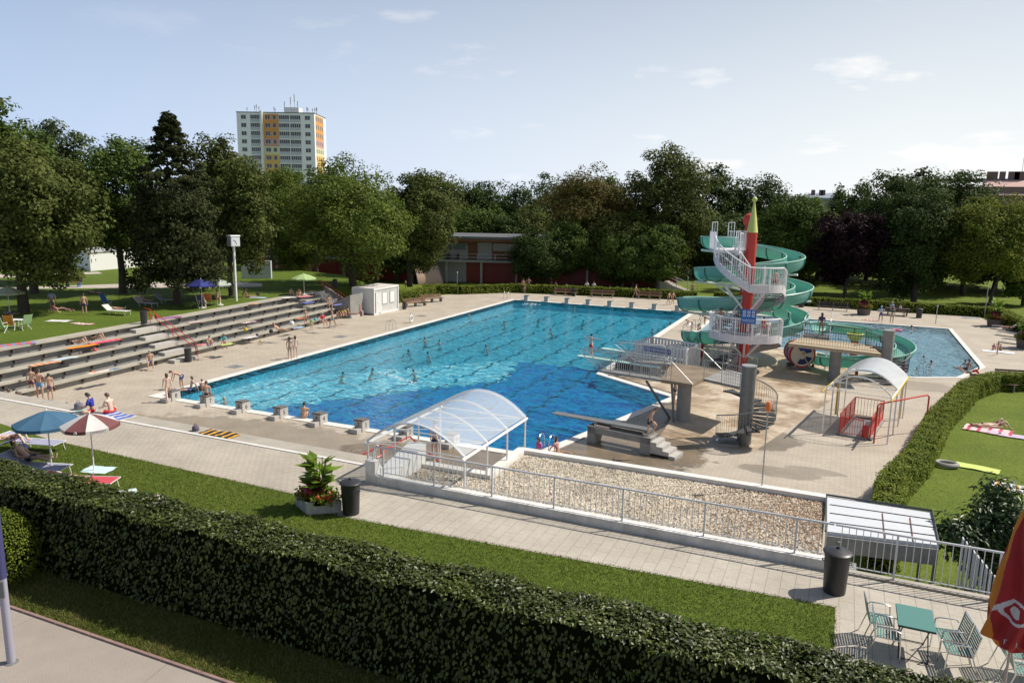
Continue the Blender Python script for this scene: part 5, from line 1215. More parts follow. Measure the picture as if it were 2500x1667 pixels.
bush('low weedy plants under the white railing beside the shed roof',(36.4,-9.8,.9),(1.6,.45,.55),2600,.10,F_BUSH,name='weeds')
# ---------- grass blades on the near lawns ----------
def blades(name,poly,n,h,mt,z):
    a=np.array(poly); x=RNG.uniform(a[:,0].min(),a[:,0].max(),n); y=RNG.uniform(a[:,1].min(),a[:,1].max(),n); m=in_poly(x,y,poly); x,y=x[m],y[m]; n=len(x)
    ang=RNG.uniform(0,2*PI,n); hh=h*RNG.uniform(.5,1.4,n); w=.006+.006*RNG.random(n); L_=RNG.normal(0,.45,(n,2))*hh[:,None]
    A=np.stack([x-np.cos(ang)*w,y-np.sin(ang)*w,np.full(n,z)],1); Bq=np.stack([x+np.cos(ang)*w,y+np.sin(ang)*w,np.full(n,z)],1); Cq=np.stack([x+L_[:,0],y+L_[:,1],z+hh],1)
    V=np.stack([A,Bq,Cq],1).reshape(-1,3); F=3*np.arange(n)[:,None]+np.array([[0,1,2]]); o=bulk(name,V,F,mt); tag(o,'short mown grass blades on the near lawn','grass',kind='stuff'); return o
BL=leaf_mat('grass_blades',(.13,.175,.030),(.175,.20,.055),isl=.45,tr=.3,vs=.5)
BLD=leaf_mat('dry_grass_blades',(.13,.16,.035),(.20,.19,.065),isl=.4,tr=.3,vs=1.2)
blades('grass',[(14,-20.5),(27,-20.5),(27,-19.2),(14,-19.2)],60000,.06,BLD,T)
blades('grass',[(9,-18),(33.9,-18),(33.88,-12.7),(20.9,-13.42),(18.6,-12.70),(7.5,-12.46),(5,-13)],135000,.045,BL,T)
# ================= people =================
def V3(*a): return Vector(a)
def nrm(v): return Vector(v).normalized()
def FK(pose):
    """joint positions for a 1.70 m figure. pose: pel, sp (torso dir), fw (facing of the chest), hd, aL,aR=(upper,fore), lL,lR=(thigh,shin,foot)"""
    J={}; pel=Vector(pose['pel']); sp=nrm(pose['sp']); fw=nrm(pose.get('fw',(0,1,0))); fw=(fw-sp*fw.dot(sp)).normalized(); rt=fw.cross(sp).normalized()
    J['pel']=pel; J['waist']=pel+sp*.14; J['chest']=pel+sp*.33; J['neck']=pel+sp*.50; hd=nrm(pose.get('hd',sp))
    J['head']=J['neck']+hd*.13+fw*.01; J['top']=J['neck']+hd*.235+fw*.005; J['fw']=fw; J['rt']=rt; J['hd']=hd; J['sp']=sp
    for s,k in ((-1,'L'),(1,'R')):
        hip=pel+rt*(.085*s)-sp*.02; t,sh,ft=[nrm(x) for x in pose['l'+k]]
        J['hip'+k]=hip; J['knee'+k]=hip+t*.43; J['ank'+k]=J['knee'+k]+sh*.41; J['toe'+k]=J['ank'+k]+ft*.17
        sd=J['neck']-sp*.055+rt*(.165*s); u,f=[nrm(x) for x in pose['a'+k]]
        J['sho'+k]=sd; J['elb'+k]=sd+u*.285; J['wri'+k]=J['elb'+k]+f*.245; J['hdir'+k]=f
    return J
def skin_mesh(name,chains,root,sub=1):
    """chains: list of lists of (key,pos,(r1,r2)); shared keys share the vertex"""
    bm=bmesh.new(); ly=bm.verts.layers.skin.verify(); vv={}
    for ch in chains:
        pv=None
        for key,pos,r in ch:
            if key not in vv:
                v=bm.verts.new(pos); rr=r if hasattr(r,'__len__') else (r,r); v[ly].radius=rr; v[ly].use_root=(key==root); vv[key]=v
            v=vv[key]
            if pv is not None and pv is not v and not any(e.other_vert(v) is pv for e in v.link_edges): bm.edges.new((pv,v))
            pv=v
    me=bpy.data.meshes.new(name+'_skeleton'); bm.to_mesh(me); bm.free(); o=bpy.data.objects.new(name,me); COL.objects.link(o)
    sk=o.modifiers.new('s','SKIN'); sk.use_smooth_shade=True; sk.branch_smoothing=.6
    if sub: ss_=o.modifiers.new('u','SUBSURF'); ss_.levels=sub; ss_.render_levels=sub
    dg=bpy.context.evaluated_depsgraph_get(); dg.update(); m=bpy.data.meshes.new_from_object(o.evaluated_get(dg)); m.name=name; bpy.data.objects.remove(o); bpy.data.meshes.remove(me)
    return m
POSES={
'stand':dict(pel=(0,0,.94),sp=(0,0,1),aL=((-.25,.0,-1),(-.05,.25,-1)),aR=((.25,0,-1),(.05,.25,-1)),lL=((-.06,.02,-1),(0,-.05,-1),(0,1,-.3)),lR=((.08,-.02,-1),(0,-.05,-1),(.1,1,-.3))),
'hips':dict(pel=(0,0,.94),sp=(.04,-.03,1),hd=(0,.2,1),aL=((-.8,-.2,-.7),(.7,.35,-.45)),aR=((.8,-.2,-.7),(-.7,.35,-.45)),lL=((-.12,.05,-1),(0,-.05,-1),(-.1,1,-.3)),lR=((.14,.0,-1),(0,-.02,-1),(.2,1,-.3))),
'walk':dict(pel=(0,0,.93),sp=(0,.08,1),aL=((-.12,.35,-1),(0,.6,-.9)),aR=((.12,-.4,-1),(.05,.1,-1)),lL=((-.02,-.38,-1),(0,-.55,-.95),(0,.8,-.6)),lR=((.02,.45,-1),(0,.05,-1),(0,1,-.1))),
'armsout':dict(pel=(0,0,.94),sp=(0,0,1),aL=((-1,.05,-.15),(-1,.2,-.12)),aR=((1,.05,.05),(1,.2,.05)),lL=((-.04,0,-1),(0,0,-1),(0,1,-.3)),lR=((.06,.02,-1),(0,-.03,-1),(.1,1,-.3))),
'bend':dict(pel=(0,-.1,.90),sp=(0,.95,.42),fw=(0,.3,-1),hd=(0,1,.1),aL=((-.2,.25,-1),(.1,.35,-1)),aR=((.2,.25,-1),(-.1,.35,-1)),lL=((-.08,.15,-1),(0,-.15,-1),(0,1,-.3)),lR=((.08,.02,-1),(0,-.1,-1),(0,1,-.3))),
'step':dict(pel=(0,0,.9),sp=(0,.38,1),hd=(0,.8,.9),aL=((-.3,-.7,-.7),(-.2,-.5,-.7)),aR=((.2,-.1,-1),(.05,.4,-1)),lL=((-.05,.85,-.6),(0,-.45,-1),(0,.8,-.5)),lR=((.05,-.05,-1),(0,-.1,-1),(0,1,-.3))),
'sit':dict(pel=(0,0,.10),sp=(0,-.08,1),hd=(0,.15,1),aL=((-.15,.25,-1),(.15,.9,-.45)),aR=((.15,.25,-1),(-.15,.9,-.45)),lL=((-.15,1,.0),(0,.12,-1),(0,1,-.3)),lR=((.15,1,.0),(0,.12,-1),(0,1,-.3))),
'sitlean':dict(pel=(0,0,.10),sp=(0,.35,1),hd=(0,.55,1),aL=((-.1,.6,-.9),(.2,.8,-.1)),aR=((.1,.6,-.9),(-.2,.8,-.1)),lL=((-.15,1,.05),(0,.05,-1),(0,1,-.3)),lR=((.15,1,.05),(0,.05,-1),(0,1,-.3))),
'sitground':dict(pel=(0,0,.10),sp=(0,-.25,1),hd=(0,.1,1),aL=((-.25,-.7,-.8),(-.1,-.3,-1)),aR=((.25,-.7,-.8),(.1,-.3,-1)),lL=((-.2,1,.06),(0,1,-.1),(0,.4,1)),lR=((.2,1,.06),(0,1,-.1),(0,.4,1))),
'cross':dict(pel=(0,0,.10),sp=(0,.2,1),hd=(0,.45,1),aL=((-.25,.35,-1),(.3,.9,-.2)),aR=((.25,.35,-1),(-.3,.9,-.2)),lL=((-.85,.62,.12),(.95,.25,-.25),(.8,.4,-.1)),lR=((.85,.62,.12),(-.95,.05,-.25),(-.8,.4,-.1))),
'hug':dict(pel=(0,0,.10),sp=(0,.18,1),hd=(0,.5,1),aL=((-.1,.8,-.6),(.3,.85,-.1)),aR=((.1,.8,-.6),(-.3,.85,-.1)),lL=((-.12,.62,.78),(0,.45,-1),(0,1,-.15)),lR=((.12,.62,.78),(0,.45,-1),(0,1,-.15))),
'back':dict(pel=(0,0,.11),sp=(0,-1,.03),fw=(0,0,1),aL=((-.35,.9,-.08),(-.1,1,-.02)),aR=((.35,.9,-.08),(.1,1,-.02)),lL=((-.12,1,-.05),(-.05,1,-.02),(-.3,.3,1)),lR=((.12,1,-.05),(.05,1,-.02),(.3,.3,1))),
'knees':dict(pel=(0,0,.11),sp=(0,-1,.03),fw=(0,0,1),aL=((-.35,.8,-.05),(.4,.7,.4)),aR=((.35,.8,-.05),(-.4,.7,.4)),lL=((-.12,.62,.75),(0,.45,-1),(0,1,-.1)),lR=((.12,.8,.55),(0,.62,-.9),(0,1,-.1))),
'prone':dict(pel=(0,0,.12),sp=(0,-1,.08),fw=(0,0,-1),hd=(0,-1,.3),aL=((.5,-.85,-.2),(-.8,-.45,-.1)),aR=((-.5,-.85,-.2),(.8,-.45,-.1)),lL=((.1,1,-.05),(.02,1,.02),(0,1,-.4)),lR=((-.1,1,-.05),(-.02,1,.02),(0,1,-.4))),
'proneup':dict(pel=(0,0,.12),sp=(0,-.92,.38),fw=(0,-.4,-1),hd=(0,-.5,1),aL=((.15,-.5,-.85),(-.1,-1,-.1)),aR=((-.15,-.5,-.85),(.1,-1,-.1)),lL=((.1,1,-.05),(.05,.45,.9),(0,.3,1)),lR=((-.1,1,-.05),(-.05,.75,.65),(0,.5,1))),
'recline':dict(pel=(0,0,.10),sp=(0,-.75,.66),fw=(0,.66,.75),hd=(0,-.6,.8),aL=((-.2,.55,-.6),(.1,1,.0)),aR=((.2,.55,-.6),(-.1,1,.0)),lL=((-.1,1,.12),(0,1,-.12),(-.1,.3,1)),lR=((.1,1,.2),(0,1,-.22),(.1,.3,1))),
'swim':dict(pel=(0,-.22,-.46),sp=(0,.45,1),fw=(0,.9,-.8),hd=(0,.25,1),aL=((-.7,.3,-.7),(-.5,.8,-.2)),aR=((.7,.4,-.35),(.5,.9,-.05)),lL=((-.25,.75,-.5),(0,-1,-.25),(0,-1,-.1)),lR=((.25,.7,-.6),(0,-1,-.2),(0,-1,-.1))),
'wade':dict(pel=(0,0,-.25),sp=(0,.05,1),hd=(0,.15,1),aL=((-.5,.3,-.9),(-.2,.7,-.5)),aR=((.5,.3,-.9),(.2,.7,-.5)),lL=((-.08,0,-1),(0,-.05,-1),(0,1,-.3)),lR=((.08,0,-1),(0,-.05,-1),(0,1,-.3))),
'edge':dict(pel=(0,0,.10),sp=(0,.12,1),hd=(0,.25,1),aL=((-.25,.0,-1),(-.05,.15,-1)),aR=((.25,0,-1),(.05,.15,-1)),lL=((-.1,1,-.02),(0,.15,-1),(0,.8,-.6)),lR=((.1,1,-.02),(0,.15,-1),(0,.8,-.6))),
}
PM={}
def build_pose(pn,fem):
    key=(pn,fem)
    if key in PM: return PM[key]
    J=FK(POSES[pn]); fw,rt,sp,hd=J['fw'],J['rt'],J['sp'],J['hd']; hw=.105 if fem else .10; sw=.125 if fem else .145; wa=.09 if fem else .11
    ch=[[('pel',J['pel'],(.135,.105)),('waist',J['waist'],(wa+.02,.09)),('chest',J['chest'],(sw,.105)),('upchest',J['neck']-sp*.07,(sw*.95,.085)),('neck0',J['neck'],(.052,.055)),('neck1',J['neck']+hd*.045,(.048,.05)),('head',J['head'],(.072,.085)),('head2',J['head']+hd*.05,(.074,.088)),('top',J['top']-hd*.02,(.045,.055))],
        [('head',J['head'],.08),('nose',J['head']+fw*.095-hd*.0,(.014,.014)),('nosetip',J['head']+fw*.112-hd*.012,(.009,.009))]]
    for s in 'LR':
        sg=-1 if s=='L' else 1
        ch.append([('pel',J['pel'],.1),('hip'+s,J['hip'+s]-sp*.03,(.085,.09)),('th'+s,lerp(J['hip'+s],J['knee'+s],.4),(.078,.08)),('knee'+s,J['knee'+s],(.052,.054)),('calf'+s,lerp(J['knee'+s],J['ank'+s],.32),(.052,.055)),('ank'+s,J['ank'+s],(.032,.036)),('ball'+s,lerp(J['ank'+s],J['toe'+s],.65)-Vector((0,0,.0)),(.036,.022)),('toe'+s,J['toe'+s],(.028,.014))])
        f=J['hdir'+s]; w=J['wri'+s]; side=f.cross(fw); side=side.normalized() if side.length>.1 else rt.copy(); 
        c=[('upchest',J['neck'],.1),('sho'+s,J['sho'+s],(.058,.055)),('ua'+s,lerp(J['sho'+s],J['elb'+s],.45),(.044,.046)),('elb'+s,J['elb'+s],(.034,.034)),('fa'+s,lerp(J['elb'+s],w,.35),(.034,.036)),('wri'+s,w,(.020,.024)),('palm'+s,w+f*.05,(.015,.028)),('pal2'+s,w+f*.085,(.012,.030))]
        ch.append(c)
        nz=f.cross(side).normalized()*(-1)
        for i,(o,L_) in enumerate(((-.027,.062),(-.009,.072),(.009,.068),(.026,.054))):
            b=w+f*.092+side*o; m=b+f*(L_*.55)+nz*.008+side*o*.15; e=b+f*L_+nz*.024+side*o*.2
            ch.append([('pal2'+s,w,.01),(f'f{i}a'+s,b,.0085),(f'f{i}b'+s,m,.008),(f'f{i}c'+s,e,.006)])
        tb=w+f*.04-side*.032; ch.append([('palm'+s,w,.01),('t0'+s,tb,.010),('t1'+s,tb+f*.032-side*.018+nz*.008,.009),('t2'+s,tb+f*.055-side*.02+nz*.016,.007)])
    body=skin_mesh('person',ch,'pel')
    def lim(keys_chains,root,nm): return skin_mesh(nm,keys_chains,root)
    # trunks / briefs
    th=.52 if not fem else .08
    sc=[[('pel',J['pel'],(.150,.118)),('waist',J['pel']+sp*.10,(.142,.105))]]
    for s in 'LR':
        a=J['hip'+s]-sp*.03; c=[('pel',J['pel'],.1),('hip'+s,a,(.098,.102))]
        if not fem: c+=[('th'+s,lerp(J['hip'+s],J['knee'+s],.45),(.096,.098)),('te'+s,lerp(J['hip'+s],J['knee'+s],.55),(.094,.096))]
        else: c[-1]=('hip'+s,lerp(a,J['pel'],.15),(.096,.100))
        sc.append(c)
    shorts=lim(sc,'pel','shorts')
    topm=lim([[('a',J['chest']-sp*.0+fw*.012,(sw+.012,.116)),('b',J['chest']+sp*.07+fw*.012,(sw+.008,.108))]],'a','top')
    sh=[[('waist',J['waist'],(wa+.045,.11)),('chest',J['chest'],(sw+.025,.125)),('up',J['neck']-sp*.06,(sw*1.05,.105)),('nk',J['neck']-sp*.01,(.065,.07))]]
    for s in 'LR': sh.append([('up',J['neck'],.1),('sho'+s,J['sho'+s],(.078,.075)),('ua'+s,lerp(J['sho'+s],J['elb'+s],.55),(.064,.066)),('ub'+s,lerp(J['sho'+s],J['elb'+s],.75),(.060,.062))])
    shirt=lim(sh,'chest','shirt')
    # hair: short cap and long version
    def hair(longh):
        mb=MB(); c=J['head']+hd*.035-fw*.008; n=12; rings=[]
        u=hd; 
        vs=[]
        M_=8
        for i in range(M_+1):
            th_=PI*.60*i/M_; rr=sin(th_); zz=cos(th_)
            for k in range(n):
                a=2*PI*k/n; d=fw*cos(a)+rt*sin(a); front=max(0,cos(a)); drop=zz-(0 if front<.3 else 0)
                back=max(0,-cos(a))
                r1=.090*rr*(1 if front<.4 else .97); z1=.105*zz - (.03*back*i/M_) + (.055*front*(i/M_)**2)
                vs.append(c+d*r1*(1.03 if back>.5 else 1)+u*z1)
        if longh:
            for j in range(1,5):
                for k in range(n):
                    a=2*PI*k/n; d=fw*cos(a)+rt*sin(a); front=cos(a)>.2; base=vs[M_*n+k]
                    vs.append(base if front else base-Vector((0,0,.055*j))*1.0-fw*(.004*j)-d*(.006*j))
        m=M_+(4 if longh else 0)
        fs=[(i*n+k,i*n+(k+1)%n,(i+1)*n+(k+1)%n,(i+1)*n+k) for i in range(m) for k in range(n)]
        mb.add(vs,fs); me=mesh('hair',mb.v,mb.f,None,False); me.shade_smooth(); return me
    r=dict(body=body,shorts=shorts,top=topm,shirt=shirt,hair=hair(False),long=hair(True),J=J)
    PM[key]=r; return r
def skin(n,c): return mc('skin_'+n,c,rough=.5,var=.06,vscale=6)
SK={'fair':skin('fair',(.64,.44,.345)),'tan':skin('tan',(.50,.305,.21)),'brown':skin('brown',(.31,.175,.115))}
HC={'dark':mc('hair_dark',(.02,.014,.011),rough=.6),'brown':mc('hair_brown',(.07,.038,.02),rough=.6),'blond':mc('hair_blond',(.35,.22,.10),rough=.6),'grey':mc('hair_grey',(.42,.40,.38),rough=.7)}
def cloth(c): return mc('cloth_%d_%d_%d'%tuple(int(x*100) for x in c),c,rough=.85,var=.08)
def clone(me,mt,name,parent):
    o=bpy.data.objects.new(name,me); COL.objects.link(o)
    if len(me.materials)==0: me.materials.append(mt)
    o.material_slots[0].link='OBJECT'; o.material_slots[0].material=mt; o.parent=parent; return o
def person(label,pose,loc,face,h=1.7,sk='tan',hr='dark',low=(.05,.05,.15),top=None,shirt=None,fem=False,longh=None,group=None,hat=None,tilt=0):
    r=build_pose(pose,fem); b=clone(r['body'],SK[sk],'person',None); s=h/1.7
    b.location=loc; b.rotation_euler=(tilt,0,R(face)); b.scale=(s,s,s); WL[b.name]=tuple(loc); tag(b,label,'person',group)
    clone(r['long' if (fem if longh is None else longh) else 'hair'],HC[hr],'hair',b)
    if low: clone(r['shorts'],cloth(low),'swim_trunks' if not fem else 'bikini_bottom',b)
    if top: clone(r['top'],cloth(top),'bikini_top',b)
    if shirt: clone(r['shirt'],cloth(shirt),'shirt',b)
    if hat:
        J=r['J']; mb=MB(); c=J['head']+J['hd']*.07; mb.ball(c,.105,12,7,.8); hh=obj('hat',mb,cloth(hat),b,local=True,smooth=True); hh.location=(0,0,0)
    return b
def at(px,py,z=0,up=0.0): g=G(px,py,z); return (g.x,g.y,z+up)
def face_cam(px,py,z,add=0):    # rotation so that the figure faces the camera (+add degrees, ccw)
    g=G(px,py,z); v=C0-g; return math.degrees(math.atan2(-v.x,v.y))+add
FC=face_cam
P=person
# near deck, left
P('boy with blue swimming briefs leaning forward, hands on hips, beside the grandstand foot','hips',at(99,975),FC(99,975,0,150),1.72,'tan','brown',(.12,.25,.45))
P('boy in dark patterned trunks standing left of the boy leaning forward','stand',at(80,965),FC(80,965,0,160),1.6,'tan','brown',(.12,.05,.07))
P('slim boy in dark trunks standing right of the pair at the grandstand foot','stand',at(124,976),FC(124,976,0,170),1.5,'tan','dark',(.15,.10,.18))
P('sunburnt person by the terrace wall, farthest left, only head and shoulders showing','sitground',at(20,985,0),100,1.7,'tan','brown',(.1,.1,.1))
P('dark haired bather whose head shows above the terrace ledge at the far left','sitground',at(43,992,0),80,1.7,'tan','brown',None)
P('bather whose dark head pokes above the terrace ledge left of the two seated men','sitground',at(168,1022,0),30,1.75,'brown','dark',None)
P('bather with one arm raised whose head shows above the ledge left of the patterned towel','sitground',at(364,1068,0),200,1.7,'tan','brown',None)
P('bather whose small head shows above the ledge near the wet paving','hug',at(758,1145,0),200,1.6,'tan','blond',None)
P('man in a bright blue shirt sitting cross-legged on the terrace ledge','cross',at(228,1006,T),FC(228,1006,T,-110),1.72,'tan','dark',(.45,.05,.05),shirt=(.03,.04,.35))
P('bare backed man in red shorts sitting cross-legged on a blue towel','cross',at(272,1008,T),FC(272,1008,T,-140),1.72,'fair','brown',(.45,.02,.02))
# pool corner group
P('woman in a pale bikini walking past the leftmost starting block','walk',at(411,981),FC(411,981,0,190),1.62,'fair','brown',(.45,.42,.55),top=(.45,.42,.55),fem=True)
P('boy bending forward over the pool corner behind the walking woman','bend',at(440,950),FC(440,950,0,-110),1.6,'tan','brown',(.05,.07,.25))
P('boy seated on the pool corner leaning back, facing the walking woman','sitground',at(466,952),FC(466,952,0,-80),1.65,'tan','brown',(.07,.08,.25))
P('small dark haired child between the two boys at the pool corner','hug',at(494,950),FC(494,950,0,180),1.2,'tan','dark',(.3,.05,.05))
P('bare backed boy in black trunks sitting on starting block seven','edge',(2.5,-.40,.56),FC(515,958,0,170),1.6,'tan','brown',(.02,.02,.03))
P('bare backed person crouching at the pool edge between blocks 5 and 4','hug',at(742,1022),FC(742,1022,0,165),1.72,'tan','dark',(.35,.2,.13))
P('pale shirtless man in dark trunks standing behind the clear canopy','stand',at(1062,1120,0),FC(1062,1120,0,150),1.75,'fair','brown',(.04,.05,.12))
# girls at left edge
P('taller long haired girl in a patterned bikini at the left pool edge','stand',at(708,878),FC(708,878,0,150),1.64,'tan','brown',(.35,.12,.12),top=(.3,.1,.1),fem=True)
P('girl in a lilac bikini standing right of her friend at the left pool edge','stand',at(722,874),FC(722,874,0,-150),1.62,'fair','brown',(.4,.3,.5),top=(.4,.3,.5),fem=True)
# grandstand people
def seat(px,py,k): return at(px,py,.45*k)
P('old man with white hair sitting on the lowest grandstand seat near the stairs','sit',seat(367,885,1),FC(367,885,.45,0),1.68,'tan','grey',(.08,.12,.3))
P('sunbather in a dark bikini lying with raised knees on an orange mat on the grandstand','knees',seat(195,838,4),-80,1.65,'tan','dark',(.03,.03,.05),top=(.03,.03,.05),fem=True)
P('sunbather with bent legs lying on a pink mat beside the orange one','knees',seat(238,828,4),-80,1.6,'tan','brown',(.25,.05,.08),top=(.25,.05,.08),fem=True)
P('boy sitting with raised knees beside a pink towel on the grandstand','hug',seat(510,845,2),FC(510,845,.9,20),1.6,'tan','brown',(.2,.3,.5))
P('girl bending over with a turquoise towel over her head on the grandstand','sitlean',seat(545,838,2),FC(545,838,.9,10),1.55,'tan','brown',(.4,.5,.1),fem=True,shirt=(.10,.42,.5))
P('woman in a red swimsuit lying with raised head on the lower grandstand rows','recline',seat(682,808,2),-75,1.65,'tan','brown',(.5,.05,.05),top=(.5,.05,.05),fem=True)
P('child in a dark top standing on the lower row of the grandstand','stand',at(747,792,.45),FC(747,792,.45,20),1.35,'tan','blond',(.12,.08,.2),top=(.12,.08,.2),fem=True)
P('toddler with a lime towel standing in front of the lowest grandstand seat','stand',at(761,806,0),FC(761,806,0,10),1.05,'fair','blond',(.35,.5,.12),shirt=(.30,.42,.10))
P('woman in a bright red swimsuit sitting on the lower grandstand rows','sit',seat(788,786,2),FC(788,786,.9,30),1.65,'tan','grey',(.55,.03,.04),shirt=(.55,.03,.04),fem=True)
P('man in pale blue shorts walking past the foot of the grandstand','walk',at(812,800,0),FC(812,800,0,-60),1.75,'tan','brown',(.33,.42,.55))
P('deeply tanned person hunched at the left of the trio in the lower grandstand rows','hug',seat(825,774,2),FC(825,774,.9,20),1.6,'brown','dark',(.05,.03,.03),fem=True)
P('person in a yellow top in the middle of the trio in the lower grandstand rows','hug',seat(838,771,2),FC(838,771,.9,20),1.55,'tan','dark',(.5,.4,.05),shirt=(.55,.45,.06),fem=True)
P('person with outstretched legs at the right of the trio in the lower grandstand rows','sitground',seat(852,768,2),FC(852,768,.9,70),1.6,'brown','dark',(.05,.04,.05),fem=True)
P('tanned woman sitting near the top right of the grandstand','sit',seat(803,742,4),FC(803,742,1.8,20),1.6,'tan','brown',(.35,.05,.06),top=(.1,.05,.2),fem=True)
# left lawn people (z=T)
P('boy in dark blue shorts standing with his back turned on the left lawn','stand',at(207,768,T),FC(207,768,T,180),1.6,'tan','brown',(.04,.03,.12),longh=False)
P('person in a pale blue shirt standing in the tree shade on the left lawn','stand',at(129,762,T),FC(129,762,T,170),1.7,'brown','dark',(.1,.1,.12),shirt=(.25,.3,.42))
P('person sitting with drawn up knees in a dark red top on the shaded left lawn','hug',at(128,764,T),FC(128,764,T,90),1.6,'tan','brown',(.3,.08,.08),shirt=(.35,.1,.12),fem=True)
P('sunbather with dark hair lying on a white lounger on the left lawn','back',at(280,765,T,.32),-82,1.65,'tan','brown',(.2,.25,.2),fem=True)
P('grey shirted person sitting on a white lounger under the trees','recline',at(352,745,T,.32),-90,1.65,'tan','dark',(.1,.1,.1),shirt=(.45,.35,.35))
P('sunlit bare chested person sitting in a folding chair left of the clock column','sit',at(493,750,T,.42),FC(493,750,T,20),1.7,'tan','dark',(.1,.05,.05))
P('person sitting in a folding chair under the pale patterned parasol','sit',at(532,742,T,.42),FC(532,742,T,10),1.65,'tan','brown',(.15,.12,.1),fem=True)
P('sunbather sitting on a towel right of the clock column','sitground',at(603,726,T),FC(603,726,T,100),1.7,'brown','dark',(.3,.05,.05))
P('dark haired person seated under the lime green parasol','hug',at(710,722,T),FC(710,722,T,20),1.6,'tan','dark',(.1,.1,.2))
P('person in a swimsuit sitting on the pink ring below the lime green parasol','hug',at(732,722,T),FC(732,722,T,-20),1.6,'tan','brown',(.4,.1,.2),fem=True)
# far side
P('tanned man in dark trunks standing beyond the pool left of a companion','stand',at(1277,715),FC(1277,715,0,150),1.8,'tan','brown',(.03,.03,.05))
P('broad tanned man standing at the far end of the pool right of a companion','hips',at(1290,711),FC(1290,711,0,160),1.8,'tan','brown',(.12,.10,.2))
P('small child standing between the two men at the far end of the pool','stand',at(1281,716),FC(1281,716,0,0),.95,'tan','dark',(.1,.1,.3))
P('person in a white top sitting on the far benches in the shade','sit',at(1356,712,0,.45),FC(1356,712,0,0),1.7,'tan','dark',(.3,.3,.35),shirt=(.25,.12,.1))
P('person in a white shirt leaning sideways on the shaded far bench','sitlean',at(1386,715,0,.42),FC(1386,715,0,-60),1.7,'tan','dark',(.1,.1,.2),shirt=(.6,.6,.62))
P('lifeguard in a white shirt and red shorts standing in the shade at the far side','stand',at(1432,720),FC(1432,720,0,0),1.78,'tan','dark',(.5,.02,.03),shirt=(.65,.65,.65))
P('second person in white standing right of the lifeguard at the far side','stand',at(1449,720),FC(1449,720,0,10),1.7,'tan','dark',(.08,.06,.06),shirt=(.6,.6,.62))
P('person sitting in the shade under the reddish tree','sit',at(1488,722,0,.42),FC(1488,722,0,10),1.65,'tan','brown',(.35,.3,.2),fem=True)
P('tanned person walking towards the far starting blocks in the shade','walk',at(1551,728),FC(1551,728,0,80),1.72,'tan','brown',(.1,.06,.06))
P('woman in red sitting on the far bench left of the walking boys','sit',at(1582,726,0,.45),FC(1582,726,0,20),1.65,'tan','dark',(.55,.04,.04),shirt=(.5,.1,.1),fem=True)
P('boy in dark trunks walking with a friend at the far right of the pool','walk',at(1632,745),FC(1632,745,0,60),1.6,'tan','dark',(.03,.03,.05))
P('boy in dark red trunks walking with a friend at the far right of the pool','walk',at(1642,744),FC(1642,744,0,50),1.6,'tan','dark',(.2,.03,.03))
P('person standing behind the green slide end near the shower posts','stand',at(1690,722),FC(1690,722,0,10),1.7,'tan','dark',(.3,.15,.1))
P('person crossing the lawn beside the ramp wall','walk',at(1004,706,0),FC(1004,706,0,-40),1.7,'tan','blond',(.2,.12,.08),fem=True)
P('child walking in the shade behind the container hedge','walk',at(990,706,0),FC(990,706,0,30),1.2,'tan','dark',(.1,.1,.12))
# swimmers
sw_=[(1146,770,'swimmer with a pale yellow cap near the far left of the pool','blond',100),(1231,786,'dark haired swimmer in the second far lane from the left','dark',60),(1316,780,'swimmer heading away in the far middle of the pool','brown',-20),(1345,806,'swimmer near the middle of the pool in the sun','brown',80),(1424,785,'dark haired swimmer splashing beside a white patch in the far pool','dark',-30),(1037,826,'left one of two swimmers side by side beside the ladder','brown',60),(1073,832,'right one of two swimmers side by side beside the ladder','brown',60),(998,857,'upper left dark haired swimmer in the pool centre','dark',120),(1045,862,'right dark haired swimmer in the pool centre','dark',100),(837,911,'swimmer with spread arms at the edge of the bright water','brown',-90),(909,903,'swimmer trailing a white wake in the bright water','brown',-60),(547,974,'swimmer on her back behind starting block 7','blond',70),(1402,748,'bather holding the far edge beside the third starting block','brown',10),(1528,752,'bather leaning out of the water at the far edge','brown',170),(1505,750,'small dark head at the far edge left of the leaning bather','dark',170),(1392,1072,'dark haired swimmer at the near right edge beside the springboard','dark',-70),(2155,817,'child standing in the shallow pool beside the play column','brown',30),(2114,820,'dark bather behind the play column','dark',20),(2256,872,'swimmer behind the curved railing in the shallow pool','dark',90),(1593,806,'swimmer resting on the edge behind the white enclosure','dark',20)]
for px_,py_,lab,hr_,fc in sw_:
    P(lab,'swim',at(px_,py_,-.08,-.13),fc,1.65,'tan',hr_,None,fem=(hr_=='blond'),longh=False)
g=G(1295,744,-.06); P('swimmer splashing with raised arms at the far left lanes','swim',(g.x,g.y,-.05),90,1.7,'fair','brown',None)
mb=MB(); 
for i in range(40): a=random.uniform(0,2*PI); r_=random.uniform(0,.9); mb.ball((g.x+r_*cos(a)*1.4,g.y+r_*sin(a),-.04+random.uniform(0,.18)*(1-r_)),random.uniform(.02,.07),5,4)
FOAM=mc('white_foam',(.75,.78,.8),rough=.6); tag(obj('splash',mb,FOAM),'white splash around the swimmer in the far left lanes','splash',kind='stuff')
mb=MB(); a=G(925,908,-.05); b=G(1015,935,-.05)
for i in range(130): q=lerp(a,b,random.random()**.9); mb.ball((q.x+random.gauss(0,.12),q.y+random.gauss(0,.12),-.055),random.uniform(.015,.05),5,3,.35)
tag(obj('wake_foam',mb,FOAM),'white foam wake trailing behind a swimmer in the bright water','foam',kind='stuff')
